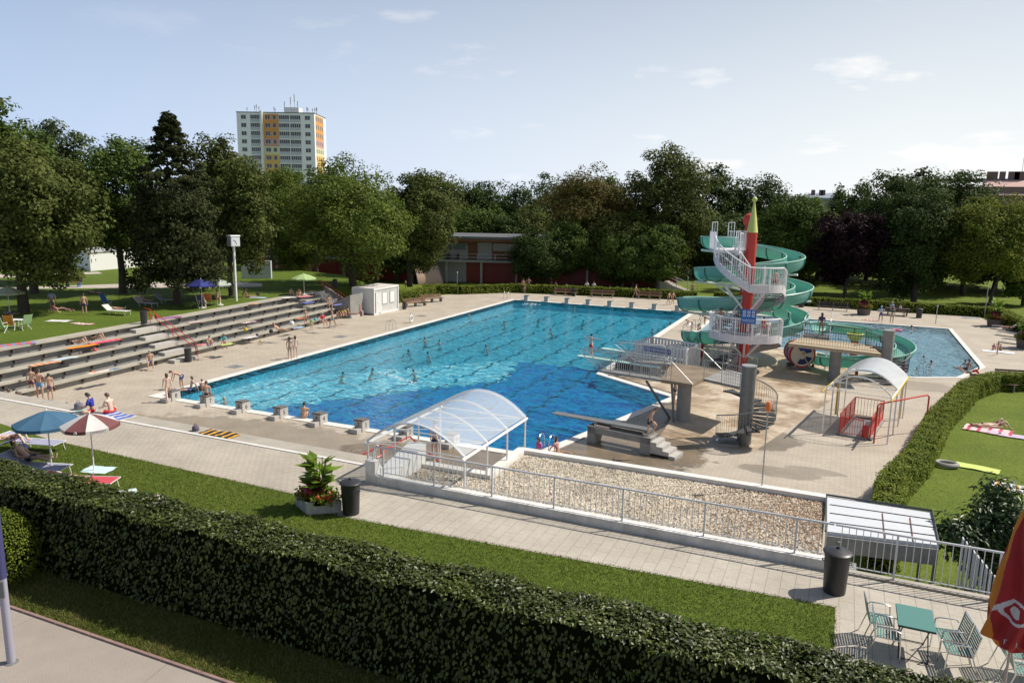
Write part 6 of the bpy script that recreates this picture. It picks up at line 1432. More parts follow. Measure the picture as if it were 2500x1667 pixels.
# shallow pool & around
W='wade'
for px_,py_,lab,sk_,fc,low,hh,tp in ((2360,905,'tanned bather in a dark swimsuit seated on the ledge of the shallow pool','brown',100,(.03,.03,.04),1.6,None),(2274,890,'child in a black swimsuit standing in the shallow pool by the ladder','brown',60,(.03,.03,.04),1.35,(.03,.03,.04)),(2226,803,'long haired girl wading at the far side of the shallow pool','tan',40,(.2,.05,.05),1.4,(.2,.05,.06)),(2170,832,'dark child wading behind the curved railing','brown',80,(.05,.05,.08),1.3,None),(2357,888,'swimmer at the white right edge of the shallow pool','brown',40,None,1.3,None),(2366,890,'second swimmer close to the white right edge of the shallow pool','brown',10,None,1.3,None),(2140,846,'child sitting in the low slide loop water','tan',120,None,1.2,None)):
    g=G(px_,py_,-.05)
    pz='sitground' if 'ledge' in lab else W
    P(lab,pz,(g.x,g.y,.02 if pz=='sitground' else -.45*(1.6-hh) ),fc,hh,sk_,'dark',low,top=tp,fem=bool(tp))
P('small child with yellow arm floats in the shallow pool','wade',at(2238,908,-.30),20,1.1,'tan','dark',(.5,.45,.05),shirt=(.55,.5,.05))
P('child with white arm floats beside the ladder of the shallow pool','wade',at(2269,905,-.30),60,1.05,'tan','dark',None,shirt=(.5,.5,.5))
P('toddler in a red swim ring near the shallow pool corner','wade',at(2262,920,-.35),60,1.0,'tan','dark',(.55,.03,.03),shirt=(.5,.03,.03))
P('boy in red lying on his stomach with raised feet beside the shallow pool','proneup',at(2368,912),FC(2368,912,0,-75),1.55,'tan','brown',(.1,.12,.12),shirt=(.5,.03,.03))
P('person in a white hooded robe standing at the far edge of the shallow pool','hips',at(2149,787),FC(2149,787,0,10),1.65,'tan','dark',(.1,.1,.25),shirt=(.45,.48,.65),hat=(.35,.55,.6))
P('slim woman in a dark swimsuit standing at the far edge of the shallow pool','stand',at(2176,790),FC(2176,790,0,170),1.68,'tan','brown',(.08,.10,.06),shirt=(.08,.10,.06),fem=True)
P('person with a cap sitting at the dark picnic table','sit',at(2176,765,0,.45),FC(2176,765,0,20),1.7,'tan','grey',(.1,.1,.1),shirt=(.4,.45,.55),hat=(.6,.6,.6))
P('person in a pale shirt sitting at the right of the picnic table','sit',at(2196,770,0,.45),FC(2196,770,0,60),1.65,'tan','dark',(.2,.1,.1),shirt=(.45,.38,.42))
P('small girl standing beside two seated children on the right deck','walk',at(2434,867),FC(2434,867,0,30),1.15,'tan','blond',(.45,.15,.15),top=(.45,.15,.15),fem=True)
P('toddler in a magenta suit sitting on a white towel on the right deck','hug',at(2424,854),FC(2424,854,0,20),1.1,'fair','brown',(.55,.04,.25),shirt=(.55,.04,.25),fem=True)
P('small child sitting behind the standing girl on the right deck','hug',at(2443,856),FC(2443,856,0,-20),1.1,'brown','dark',(.3,.05,.08))
P('shirted person sitting on the loungers by the right hedge','recline',at(2468,812,0,.35),60,1.65,'tan','dark',(.1,.05,.05),shirt=(.55,.55,.55))
# right lawn
P('sunbather with fair hair lying on a pink striped towel on the right lawn','back',at(2405,1043),-72,1.65,'tan','blond',(.3,.1,.12),top=(.25,.08,.1),fem=True)
P('sunbather with one raised knee lying beside the fair haired one on the right lawn','knees',at(2432,1042),-72,1.7,'fair','brown',(.4,.2,.15))
# diving structures
g=G(1442,872,.78); P('boy in red shorts balancing with outstretched arms on the tip of the low springboard','armsout',(g.x,g.y,.79),FC(1442,872,.78,140),1.62,'fair','dark',(.6,.05,.035))
g=G(1584,1067,.98); P('boy in dark briefs stepping up at the rear end of the long springboard','step',(g.x,g.y,1.02),FC(1584,1067,1,80),1.45,'tan','brown',(.03,.03,.05))
P('person in a pink top sitting at the near pool edge','edge',at(1318,1105,.03),FC(1318,1105,0,-60),1.5,'tan','brown',(.5,.08,.3),shirt=(.55,.08,.35),fem=True)
P('girl in a pale pink top leaning back beside the pool ladder','sitground',at(1362,1107,.03),FC(1362,1107,0,60),1.5,'tan','brown',(.5,.25,.25),shirt=(.55,.3,.3),fem=True)
P('tanned man in dark trunks standing behind the diving platform column','stand',at(1646,985),FC(1646,985,0,100),1.75,'tan','dark',(.04,.04,.08))
zl=2.78; a=SP(318,2.0,zl); P('tanned boy leaning on the rail of the lower landing of the white tower','stand',(a.x,a.y,zl),200,1.62,'brown','brown',(.1,.05,.05)).location.z
a=SP(530,1.7,zphi(530)); P('person climbing the upper flight of the white tower','walk',(a.x,a.y,a.z+.02),10,1.55,'tan','dark',(.35,.05,.05))
a=SP(225,1.8,zphi(225)); P('child in red on the lower landing of the white tower','walk',(a.x,a.y,a.z+.02),0,1.3,'tan','brown',(.5,.06,.04),shirt=(.5,.06,.04))
a=SP(150,1.7,zphi(150)); P('person in shade at the foot of the lower stair flight of the tower','walk',(a.x,a.y,a.z+.02),60,1.5,'tan','dark',(.15,.08,.06))
p9=C2+Vector((-cos(R(170))*3.7,sin(R(170))*3.7,6.85)); P('slider with dark hair sitting in the top right bend of the tall slide','sitground',tuple(p9),180,1.5,'brown','dark',(.45,.05,.05))
P('person standing in the railed start of the low slide','stand',(32.3,26.9,2.2),20,1.65,'brown','dark',(.06,.05,.1),shirt=(.06,.05,.1),fem=True)
P('boy climbing over the corner ladder of the walkway between the pools','bend',at(1718,793),FC(1718,793,0,-60),1.5,'tan','dark',(.4,.05,.1))
P('girl crouching at the slide exit between the pools','hug',at(1705,806),FC(1705,806,0,20),1.4,'tan','brown',(.4,.2,.2),fem=True)
P('boy bending down at the left of the slide exit','bend',at(1686,806),FC(1686,806,0,-80),1.4,'tan','brown',(.1,.1,.1))
# near lawn loungers left
# ================= loungers, chairs, parasols =================
def lounger(label,loc,rz,fab,stripe=None,back=35,group='sun loungers on the lawns',L_=1.85,hood=False,frame=None):
    t=thing('sun_lounger',label,'sun lounger',loc,R(rz),group); fr=frame or WHITE; w=.30; z=.33
    obj('frame',MB().tube([(-w,-.35,z),(-w,1.25,z),(w,1.25,z),(w,-.35,z)],.016,5),fr,t,local=True)
    for y in (-.25,1.1):
        for x in (-w,w): obj('leg',MB().tube([(x,y,z),(x,y+.08,0)],.014,5),fr,t,local=True)
    b=R(back); yb=-.35-.62*cos(b); zb=z+.62*sin(b)
    mb=MB().quad((-w+.02,-.35,z+.01),(w-.02,-.35,z+.01),(w-.02,1.24,z+.01),(-w+.02,1.24,z+.01)); obj('seat_fabric',mb,cloth(fab),t,local=True)
    bk=obj('back_fabric',MB().quad((-w+.02,yb,zb),(w-.02,yb,zb),(w-.02,-.35,z+.012),(-w+.02,-.35,z+.012)),cloth(fab),t,local=True)
    obj('back_frame',MB().tube([(-w,-.35,z),(-w,yb,zb),(w,yb,zb),(w,-.35,z)],.016,5),fr,t,local=True)
    if stripe:
        mb=MB()
        for i in range(-3,4):
            x=i*.08; mb.quad((x-.018,-.34,z+.016),(x+.018,-.34,z+.016),(x+.018,1.23,z+.016),(x-.018,1.23,z+.016)); mb.quad((x-.018,yb,zb+.006),(x+.018,yb,zb+.006),(x+.018,-.34,z+.018),(x-.018,-.34,z+.018))
        obj('stripes',mb,cloth(stripe),t,local=True)
    if hood:
        mb=MB(); y1=yb-.1; vs=[]
        mb.add([(-w,y1,zb+.25),(w,y1,zb+.25),(w,y1+.5,zb+.42),(-w,y1+.5,zb+.42),(-w,y1,zb+.27),(w,y1,zb+.27),(w,y1+.5,zb+.44),(-w,y1+.5,zb+.44)],[(0,1,2,3),(4,5,6,7),(0,1,5,4),(1,2,6,5),(2,3,7,6),(3,0,4,7)]); obj('sun_hood',mb,cloth(fab),t,local=True)
        mb=MB()
        for i in range(-3,4): x=i*.08; mb.quad((x-.02,y1,zb+.276),(x+.02,y1,zb+.276),(x+.02,y1+.5,zb+.446),(x-.02,y1+.5,zb+.446))
        obj('hood_stripes',mb,cloth(stripe or (.6,.6,.6)),t,local=True)
        for x in (-w,w): obj('hood_arm',MB().seg((x,yb,zb),(x,y1+.1,zb+.28),.012),fr,t,local=True)
    return t
WSTR=(.62,.62,.66)
lounger('blue and white striped lounger partly outside the left edge on the near lawn',at(70,1098,T),-75,(.08,.10,.35),WSTR,20)
P('sunbather with raised knees on the striped lounger at the left edge','knees',at(35,1102,T,.38),-78,1.7,'fair','brown',(.4,.1,.1))
lounger('striped lounger with a sun hood below the blue parasol',at(75,1160,T),-72,(.05,.06,.22),WSTR,40,hood=True)
P('tanned man in dark trunks reclining on the hooded striped lounger','recline',at(72,1150,T,.36),-74,1.75,'tan','dark',(.03,.03,.08))
lounger('lounger with a red fabric half hidden behind the ivy hedge',at(185,1195,T),-68,(.5,.06,.08),None,15)
P('tanned man lying on the red lounger beside the brown and white parasol','back',at(150,1202,T,.38),-70,1.75,'tan','dark',(.02,.02,.03))
def parasol(label,loc,h,r,cols,n=8,drop=.42,base=True,cat='parasol',lean=(0,0),letters=None):
    t=thing('parasol',label,cat,loc); 
    top=Vector((lean[0],lean[1],h)); obj('pole',MB().seg((0,0,0),tuple(top),.02,8),WHITE,t,local=True)
    if base: obj('foot',MB().lathe((0,0,0),[(.26,0),(.26,.05),(.08,.09),(.035,.28)],18),mc('pale_base',(.6,.57,.55)),t,local=True,smooth=True)
    def pt(a,f):
        dip=drop*(f**1.35); return (top.x+cos(a)*r*f*(.985),top.y+sin(a)*r*f,top.z-dip)
    for i in range(n):
        a0=2*PI*i/n; a1=2*PI*(i+1)/n; mb=MB(); m=5; q=4; vs=[]
        for j in range(m+1):
            f=max(.02,j/m)
            for k in range(q+1):
                s=k/q; A=Vector(pt(a0,f)); Bq=Vector(pt(a1,f)); c=A.lerp(Bq,s); c.z-=.04*f*4*s*(1-s)*.6; vs.append(c)
        for k in range(q+1): c=vs[m*(q+1)+k].copy(); c.z-=.10; vs.append(c)
        fs=[(j*(q+1)+k,j*(q+1)+k+1,(j+1)*(q+1)+k+1,(j+1)*(q+1)+k) for j in range(m+1) for k in range(q)]
        mb.add(vs,fs); c=cols[i%len(cols)]; pn=obj('canopy_panel',mb,mat_cloth(c),t,local=True,smooth=True)
        if letters and i in letters:
            pass
        A=Vector(pt(a0,.98)); obj('rib',MB().seg(tuple(top-Vector((0,0,.35))),tuple(A-Vector((0,0,.02))),.008,4),WHITE,t,local=True)
    obj('finial',MB().ball(tuple(top+Vector((0,0,.04))),.035,8,5),WHITE,t,local=True)
    return t
def mat_cloth(c):
    k='parasol_cloth_%d_%d_%d'%tuple(int(x*100) for x in c)
    if k not in MT: MT[k]=mat(k,c,rough=.8,var=.06,vscale=3,trans=.25)
    return MT[k]
parasol('faded blue parasol on the near lawn at the left',at(128,1160,T),2.12,.98,[(.06,.16,.27)],8,drop=.36)
bw=parasol('parasol with alternating white and dark brown panels on the near lawn',at(232,1175,T),2.2,.84,[(.20,.075,.075),(.70,.68,.66)],8,drop=.34)
o=bpy.data.objects.new('lettering',text_mesh('lettering','ESPRESSO',.10,mc('dark_print',(.12,.08,.08)))); COL.objects.link(o); o.parent=bw; o.location=(.755,-.313,1.80); o.rotation_euler=(R(86),0,R(67.5))
mb=MB().seg((.300,-.725,1.80),(.310,-.749,1.80),.05,16); o=obj('round_emblem',mb,mc('emblem_white',(.6,.58,.56)),bw,local=True)
P_=lambda *a,**k:None
parasol('cream parasol at the left edge behind the big tree',at(24,765,T),2.0,1.15,[(.50,.52,.36),(.55,.56,.42)])
parasol('dark blue parasol left of the clock column',at(494,752,T),2.35,1.25,[(.02,.025,.16),(.04,.06,.28)])
parasol('pale greenish patterned parasol beside the dark blue one',at(538,745,T),2.2,.95,[(.38,.46,.42),(.50,.52,.46)])
parasol('lime green parasol on the grandstand top near the container',at(743,720,T),2.0,1.15,[(.42,.55,.25)])
for (px_,py_,rz,c,st_,lab) in ((280,768,-80,(.5,.5,.48),None,'white lounger with a sunbather on the sunny left lawn'),(352,748,-88,(.5,.42,.42),None,'white lounger in the tree shade behind the red handrail'),(405,740,-70,(.28,.3,.42),None,'empty lounger with a bluish towel near the spruce trunk')):
    lounger(lab,at(px_,py_,T),rz,c,st_,40)
def camp_chair(label,loc,rz,col,grp='folding chairs on the left lawn'):
    t=thing('folding_chair',label,'chair',loc,R(rz),grp); w=.27
    obj('seat',MB().box((0,.02,.40),(.5,.46,.03)),cloth(col),t,local=True); obj('backrest',MB().add([(-w,-.22,.42),(w,-.22,.42),(w,-.48,1.05),(-w,-.48,1.05),(-w,-.25,.42),(w,-.25,.42),(w,-.51,1.05),(-w,-.51,1.05)],[(0,1,2,3),(4,5,6,7),(0,1,5,4),(1,2,6,5),(2,3,7,6),(3,0,4,7)]),cloth(col),t,local=True)
    for s in (-w,w):
        obj('frame_leg',MB().tube([(s,-.5,1.06),(s,-.2,.42),(s,.25,0)],.014,5),WHITE,t,local=True); obj('frame_leg',MB().tube([(s,.25,.42),(s,-.25,0)],.014,5),WHITE,t,local=True); obj('armrest',MB().tube([(s,-.36,.66),(s,.2,.64),(s,.25,.42)],.016,5),WHITE,t,local=True)
    return t
camp_chair('lime green folding chair cut by the left edge',at(5,812,T),FC(5,812,T,150),(.35,.55,.25))
camp_chair('orange folding chair on the left lawn',at(25,806,T),FC(25,806,T,170),(.6,.22,.04))
camp_chair('lime striped folding chair beside the white towelled table',at(62,805,T),FC(62,805,T,-150),(.38,.55,.28))
camp_chair('orange topped folding chair under the blue parasol',at(508,745,T),FC(508,745,T,180),(.55,.15,.05))
camp_chair('dark folding chair holding the sunlit person left of the clock column',at(493,752,T),FC(493,752,T,20),(.05,.04,.06))
camp_chair('blue folding chair standing in the tree shade',at(262,748,T),FC(262,748,T,140),(.05,.15,.42))
g=G(50,800,T); t=thing('camp_table','low white table draped with a pale towel between the folding chairs','table',(g.x,g.y,T))
obj('table_top',MB().box((g.x,g.y,T+.55),(1.2,.6,.03),R(20)),cloth((.6,.62,.62)),t)
for a,b in ((-.5,-.2),(.5,-.2),(.5,.2),(-.5,.2)): obj('leg',MB().seg((g.x+a,g.y+b,T),(g.x+a*.9,g.y+b*.9,T+.54),.015),WHITE,t)
# ================= towels =================
def towel(label,px,py,z,L_,w,rz,col,col2=None,name='towel',h=.012):
    g=G(px,py,z); t=thing(name,label,'towel',(g.x,g.y,z),R(rz)); nx,ny=14,6; sd=random.random()*9
    def zz(u,v): return h+.012+.018*max(0,sin(u*9+sd)*cos(v*7+sd*2))
    vs=[(u*L_-L_/2+.02*sin(v*11+sd),v*w-w/2+.03*sin(u*8+sd),zz(u,v)) for u in [i/nx for i in range(nx+1)] for v in [j/ny for j in range(ny+1)]]
    F=[(i*(ny+1)+j,(i+1)*(ny+1)+j,(i+1)*(ny+1)+j+1,i*(ny+1)+j+1) for i in range(nx) for j in range(ny)]
    if col2:
        a=[f for k,f in enumerate(F) if (k//ny)%3!=1]; b=[f for k,f in enumerate(F) if (k//ny)%3==1]
        obj('cloth',MB().add(vs,a),cloth(col),t,local=True); obj('stripe',MB().add(vs,b),cloth(col2),t,local=True)
    else: obj('cloth',MB().add(vs,F),cloth(col),t,local=True)
    return t
k4,k3,k2,k1=1.8,1.35,.9,.45
TW=[('orange air mat under the left sunbather on the grandstand',202,846,k4,1.9,.6,85,(.65,.22,.02),None),('pink and orange air mat on the grandstand',258,834,k4,2.0,.6,85,(.65,.03,.22),(.65,.2,.05)),
('crumpled orange and white towel on the middle grandstand row',110,888,k3,1.7,.55,85,(.62,.20,.05),(.6,.5,.4)),('pale blue towel right of the crumpled orange one',158,876,k3,1.5,.5,85,(.45,.55,.62),None),
('pale striped towel on the lower grandstand row',245,908,k2,1.4,.45,85,(.6,.5,.42),(.6,.6,.55)),('blue cloth on the lower grandstand row beside the old man',278,902,k2,.6,.4,85,(.10,.2,.3),None),('small orange cloth bag at the start of the pale striped towel',228,909,k2,.4,.35,85,(.6,.18,.04),None),
('pink towel hanging beside the boy on the grandstand',492,842,k2,.7,.5,80,(.6,.2,.2),None),('lime towel beneath the girl with the turquoise cloth',555,841,k2,1.0,.5,85,(.45,.55,.15),None),
('white and pink towel on the upper grandstand row',475,787,k4,1.2,.5,85,(.6,.55,.55),(.6,.2,.2)),('purple and red striped mat on the top grandstand ledge',415,776,T,1.8,.7,85,(.2,.12,.4),(.5,.08,.08)),('white towel on the grandstand below the clock column',608,787,k3,1.3,.5,85,(.6,.58,.58),(.5,.1,.1)),
('white towel low on the grandstand left of the lying woman',612,824,k1,1.2,.5,85,(.62,.6,.62),None),('blue towel under the lying woman on the grandstand',728,800,k2,1.1,.55,85,(.35,.45,.6),None),('royal blue towel on an upper grandstand row',752,739,k4,1.3,.6,85,(.10,.15,.5),None),('violet blue towel beside the tanned woman on the grandstand',826,744,k3,1.3,.5,85,(.18,.2,.55),None),('orange towel left of the standing child on the grandstand',733,778,k3,.7,.5,85,(.6,.15,.05),None),
('white towel on the sunny left lawn',144,784,T,1.6,.8,20,(.62,.62,.6),None),('red edged white towel on the left lawn',201,791,T,1.7,.6,10,(.62,.6,.55),(.5,.08,.08)),('red and blue towels at the left edge of the top ledge',30,842,T,2.4,.8,70,(.5,.1,.12),(.12,.25,.5)),
('pink ring shaped mat beneath the lime parasol',744,724,T,1.4,.9,70,(.6,.12,.15),(.6,.4,.4)),('white towel on the grass left of the pink mat',705,727,T,1.3,.7,70,(.6,.6,.6),None),('pale blue towel of the sunbather right of the clock column',630,727,T,1.5,.7,20,(.4,.5,.6),None),('small orange towel on the grandstand ledge below the clock',620,742,T,.9,.5,80,(.6,.3,.15),None),
('blue and cream towel under the bare backed man in red shorts',282,1015,T,1.7,.75,-5,(.06,.12,.45),(.6,.55,.45)),('green white towel beneath the blue shirted man',212,1004,T,1.1,.6,0,(.25,.4,.35),(.6,.6,.6)),('black towel with yellow flames on the terrace ledge',537,1060,T+.015,1.55,.62,0,(.02,.02,.025),(.7,.35,.02)),
('pale turquoise towel spread over the lounger foot beside the brown and white parasol',240,1148,T+.35,.9,.6,15,(.5,.68,.7),None),('turquoise and white towels lying at the ivy hedge',305,1220,T,1.6,.7,-35,(.45,.6,.65),(.65,.65,.6)),('cream and pink towel beside the turquoise one at the ivy hedge',375,1232,T,1.5,.6,-35,(.6,.58,.5),(.55,.3,.3)),
('lime yellow towel on the right lawn',2385,1142,0,1.7,.7,-15,(.52,.62,.16),None),('pink striped towel of the two sunbathers on the right lawn',2412,1050,0,2.1,1.3,-15,(.62,.5,.5),(.5,.06,.1)),('mottled purple and white towel on the right lawn',2458,1062,0,1.7,.7,-12,(.45,.42,.58),(.6,.4,.45)),('orange edged white towel at the right edge of the lawn',2480,1192,0,1.6,.9,-10,(.6,.62,.62),(.62,.3,.05)),
('white towel of the children on the right deck',2437,859,0,2.2,.9,-5,(.65,.65,.68),None),('white towel draped by the far benches',1064,702,0,1.5,.8,70,(.55,.55,.62),(.3,.1,.25)),('red and white towel at the edge of the shallow pool',2125,782,0,1.6,.5,0,(.5,.08,.08),(.6,.6,.6)),('blue sheet on the ground behind the right hedge corner',2370,776,0,1.6,.5,0,(.25,.35,.5),None)]
for t_ in TW: towel(*t_)
c=G(2310,1137); t=tag(obj('inflatable_ring',MB().tube([(c.x+.42*cos(a*PI/10),c.y+.3*sin(a*PI/10),.1) for a in range(20)],.1,8,closed=True),mc('grey_ring',(.30,.29,.27)),smooth=True),'grey inflatable ring on the right lawn above the bush','swim ring')
c=G(2190,808,-.05); tag(obj('inflatable_ring',MB().tube([(c.x+.35*cos(a*PI/10),c.y+.35*sin(a*PI/10),.02) for a in range(20)],.1,8,closed=True),mc('pink_ring',(.7,.15,.25)),smooth=True),'pink inflatable ring floating in the shallow pool','swim ring')
for (px_,py_,z,c_,lab,s) in ((600,807,.9,(.6,.45,.02),'yellow bucket bag on the grandstand',.22),(635,836,0,(.6,.5,.05),'yellow beach toy at the foot of the grandstand',.15),(628,820,.9,(.03,.03,.05),'dark box on the white towel of the grandstand',.16),(662,812,.9,(.03,.03,.03),'black bag left of the woman in red on the grandstand',.25),(712,794,.9,(.6,.6,.6),'white bag with red print on the grandstand',.35),(770,783,.9,(.1,.4,.42),'turquoise bag beside the red dressed woman',.22),(383,776,T,(.5,.06,.06),'red bag at the top of the grandstand stairs',.25),(374,779,T,(.65,.65,.65),'white helmet-like bag at the top of the stairs',.16),(232,857,1.35,(.5,.1,.1),'red cloth bundle on a grandstand row',.2),(478,1052,T,(.12,.10,.14),'pinkish dark bundle at the head of the black and yellow towel',.22),(193,1000,T,(.15,.15,.2),'dark and white bag beside the blue shirted man',.3),(55,1108,T,(.02,.03,.15),'navy bag on the grass under the blue parasol',.32),(630,721,T,(.04,.03,.05),'dark bag of the sunbather right of the clock column',.25)):
    c=Vector(at(px_,py_,z)); mb=MB().lathe(c,[(s*.5,0),(s*.62,s*.25),(s*.6,s*.7),(s*.45,s*.95),(s*.25,s*1.0)],10)
    t=thing('bag',lab,'bag',tuple(c)); obj('pouch',mb,cloth(c_),t,smooth=True); obj('strap',MB().tube([c+Vector((-s*.4,0,s*.9)),c+Vector((-s*.2,0,s*1.3)),c+Vector((s*.2,0,s*1.3)),c+Vector((s*.4,0,s*.9))],.012,5),cloth(c_),t)
# ================= bins =================
def bin_(label,loc,h=.95,r=.26,lid=True,mt=DARK):
    t=thing('litter_bin',label,'litter bin',loc,0,'dark litter bins')
    obj('body',MB().lathe((0,0,0),[(r*.86,0),(r*.88,.03),(r,h*.9),(r*1.03,h*.9),(r*1.03,h*.93)],24),mt,t,local=True,smooth=True)
    if lid:
        l=obj('lid',MB().lathe((0,0,h*.93),[(r*1.14,0),(r*1.16,.025),(r*1.05,.05),(r*.9,.06),(r*.5,.10),(r*.1,.115)],24),mt,t,local=True,smooth=True)
        obj('knob',MB().lathe((0,0,h*.93+.11),[(.03,0),(.045,.03),(.03,.05)],10),mt,l,local=True)
        for s in (-1,1): obj('handle',MB().tube([(s*r*.93,-.07,h*.72),(s*r*1.12,-.05,h*.72),(s*r*1.12,.05,h*.72),(s*r*.93,.07,h*.72)],.012,5),mt,t,local=True)
    return t
bin_('tall black lidded bin beside the flower planter at the near wall',at(857,1253,T),.98,.27)
bin_('tall black lidded bin at the corner of the near lawn by the white railing',at(2036,1444,T),1.05,.28)
bin_('black bin at the foot of the middle grandstand stairs',at(460,883),.98,.24,False); bin_('black bin at the top of the middle grandstand stairs',at(352,790,T),.98,.24,False)
bin_('black bin at the top of the grandstand behind the container',at(818,704,T),.9,.24); bin_('black bin in front of the hedge right of the container',at(987,755),.85,.22,False)
bin_('dark bin at the far side right of the two standing men',at(1310,712),.9,.3); bin_('dark bin in front of the far hedge right of the picnic table',at(2243,776),1.0,.3); bin_('black bin in the shade of the far side benches',at(1402,722),.9,.3); bin_('black bin by the far end of the tall slide',at(1956,750),.8,.3)
# ================= benches =================
def bench(label,loc,rz,L_=2.6,mt=WOOD,group='poolside benches',leg=CONCG):
    t=thing('bench',label,'bench',loc,R(rz),group)
    for i in range(3): obj('seat_slat',MB().box((0,-.17+.16*i,.44),(L_,.13,.04)),mt,t,local=True)
    for i in range(3): obj('back_slat',MB().box((0,.27+.04*i,.55+.14*i),(L_,.035,.12)),mt,t,local=True)
    for s in (-L_*.42,0,L_*.42): obj('leg',MB().prism([(s-.04,-.22),(s+.04,-.22),(s+.04,.24),(s-.04,.24)],0,.42).prism([(s-.03,.25),(s+.03,.25),(s+.03,.30),(s-.03,.30)],.3,.9),leg,t,local=True)
    return t
for (px_,py_,rz,lab) in ((1195,712,8,'wooden bench at the far side, left of the standing men'),(1257,712,8,'wooden bench at the far side, directly behind the standing men'),(1015,748,70,'reddish bench nearest the bin right of the container'),(1055,738,68,'reddish bench with a towel right of the container'),(1380,722,10,'shaded bench under the low trees at the far side'),(1470,726,10,'shaded bench beneath the reddish tree'),(1585,730,8,'bench behind the walking boys at the far side')):
    bench(lab,at(px_,py_),rz,3.0)
bench('dark bench with three slats in front of the far hedge near the slide',at(2033,758),0,3.4,mc('dark_bench_wood',(.05,.035,.03)))
bench('plank bench behind the bend of the right hedge',at(2424,952),10,2.6,mc('brown_plank',(.16,.09,.06))); bench('plank bench farther right, cut by the right edge',at(2484,938),10,2.6,mc('brown_plank',(.16,.09,.06)))
bench('pale blue framed bench on the far left lawn',at(165,700,T),20,2.8,WOOD,leg=mc('blue_leg',(.08,.18,.35)))
g=G(2190,770); t=thing('picnic_table','dark picnic table with benches in front of the far hedge','table',(g.x,g.y,0)); dk=mc('dark_bench_wood',(.05,.035,.03))
obj('table_top',MB().box((g.x,g.y,.74),(2.4,.8,.05)),dk,t)
for s in (-.7,.7): obj('side_bench',MB().box((g.x,g.y+s,.44),(2.4,.28,.05)),dk,t)
for s in (-.9,.9): obj('trestle',MB().box((g.x+s,g.y,.36),(.08,1.5,.08)).box((g.x+s,g.y-.35,.36),(.08,.1,.72)).box((g.x+s,g.y+.35,.36),(.08,.1,.72)),dk,t)
for (px_,py_,lab) in ((2458,806,'empty lounger by the right hedge nearest the planter'),(2472,822,'lounger by the right hedge behind the white shirted person'),(2486,840,'lounger by the right hedge nearest the big planter')): lounger(lab,at(px_,py_),60,(.05,.045,.06),None,40)
# shower poles / lamp posts at the far side
for (px_,py_,h,lab) in ((1650,728,2.4,'slim metal post left of the slide behind the walking boys'),(1677,726,2.4,'middle slim metal post behind the walking boys'),(1701,724,2.4,'slim metal post nearest the slide tower'),(1116,716,2.5,'thin white lamp post in the hedge gap behind the far benches'),(2403,775,3.2,'thin lamp post behind the far right hedge'),(2284,790,1.7,'thin stand pipe at the far edge of the shallow pool')):
    c=Vector(at(px_,py_)); t=thing('post',lab,'post',tuple(c)); obj('shaft',MB().seg(c,c+Vector((0,0,h)),.04),GALV,t); obj('cap',MB().ball(c+Vector((0,0,h+.05)),.09,8,5),GALV,t)
# ================= planters =================
F_CANNA=leaf_mat('canna_leaves',(.18,.28,.03),(.12,.20,.02),tr=.35,rough=.45,vs=2)
def planter(label,loc,s,box_mt,square=True,rz=0.0,flowers=(.62,.06,.03),big=True):
    t=thing('planter',label,'planter',loc,rz); 
    if square: obj('trough',MB().prism([(-.75*s,-.2*s),(0,-.62*s),(.78*s,-.05*s),(.1*s,.5*s)],0,.36*s),box_mt,t,local=True)
    else: obj('trough',MB().lathe((0,0,0),[(.42*s,0),(.50*s,.5*s),(.53*s,.55*s),(.46*s,.55*s)],20),box_mt,t,local=True,smooth=True)
    z0=.36*s if square else .55*s
    L0=Vector(loc)
    def add(name,V,F,mt): o=bulk(name,V,F,mt); o.parent=t; o.location=(0,0,0); o['kind']='stuff'; WL[o.name]=tuple(loc); return o
    obj('soil',MB().lathe((0,-.05*s,z0-.1),[(.5*s,0),(.5*s,.12)],12),HCORE,t,local=True)
    n=64 if big else 30; mb=MB()
    for i in range(n):
        a=random.uniform(0,2*PI); r=random.uniform(0,.34)*s; zb=z0+random.uniform(.2,1.0)*s; L_=random.uniform(.38,.58)*s; el=random.uniform(.1,1.2)
        d=Vector((cos(a)*cos(el),sin(a)*cos(el),sin(el))); side=Vector((-sin(a),cos(a),0)); b=Vector((cos(a)*r*.6,sin(a)*r*.6-.02,zb)); m=b+d*L_*.5; e=b+d*L_*.92+Vector((cos(a),sin(a),-.6))*.07*s; w=.14*s
        up=d.cross(side)*.03*s
        mb.add([b,m+side*w-up,e,m-side*w-up,m],[(0,1,4),(1,2,4),(2,3,4),(3,0,4)])
    obj('canna_leaves',mb,F_CANNA,t,local=True)
    mb=MB()
    for i in range(7): a=i*.9; mb.seg((cos(a)*.1*s,sin(a)*.1*s,z0-.05),(cos(a)*.2*s,sin(a)*.2*s,z0+1.1*s),.014,5)
    obj('canna_stems',mb,F_CANNA,t,local=True)
    def lumps(name,mt,cen,rad,k,size):
        Pq=unit(k)*np.array(rad)*RNG.uniform(.5,1,k)[:,None]+np.array(cen); V,F=leaves(Pq,unit(k)+np.array([0,0,.5]),size,.7,.6); add(name,V,F,mt)
    lumps('red_leaf_plants',mc('dark_red_leaf',(.13,.012,.02),rough=.5),(-.02*s,-.18*s,z0+.32*s),(.28*s,.2*s,.26*s),420,.10*s)
    lumps('trailing_greens',F_HEDGE,(0,-.1*s,z0+.06*s),((.78 if square else .6)*s,.5*s,.26*s),1700,.08*s)
    lumps('flowers',mat('blossoms',flowers,rough=.6,island=.5),(0.05*s,-.25*s,z0+.12*s),((.66 if square else .5)*s,(.34 if square else .5)*s,.2*s),200,.07*s)
    lumps('pink_flowers',mc('pink_blossoms',(.62,.07,.20)),(-.12*s,-.3*s,z0+.22*s),(.3*s,.15*s,.12*s),60,.09*s)
    return t
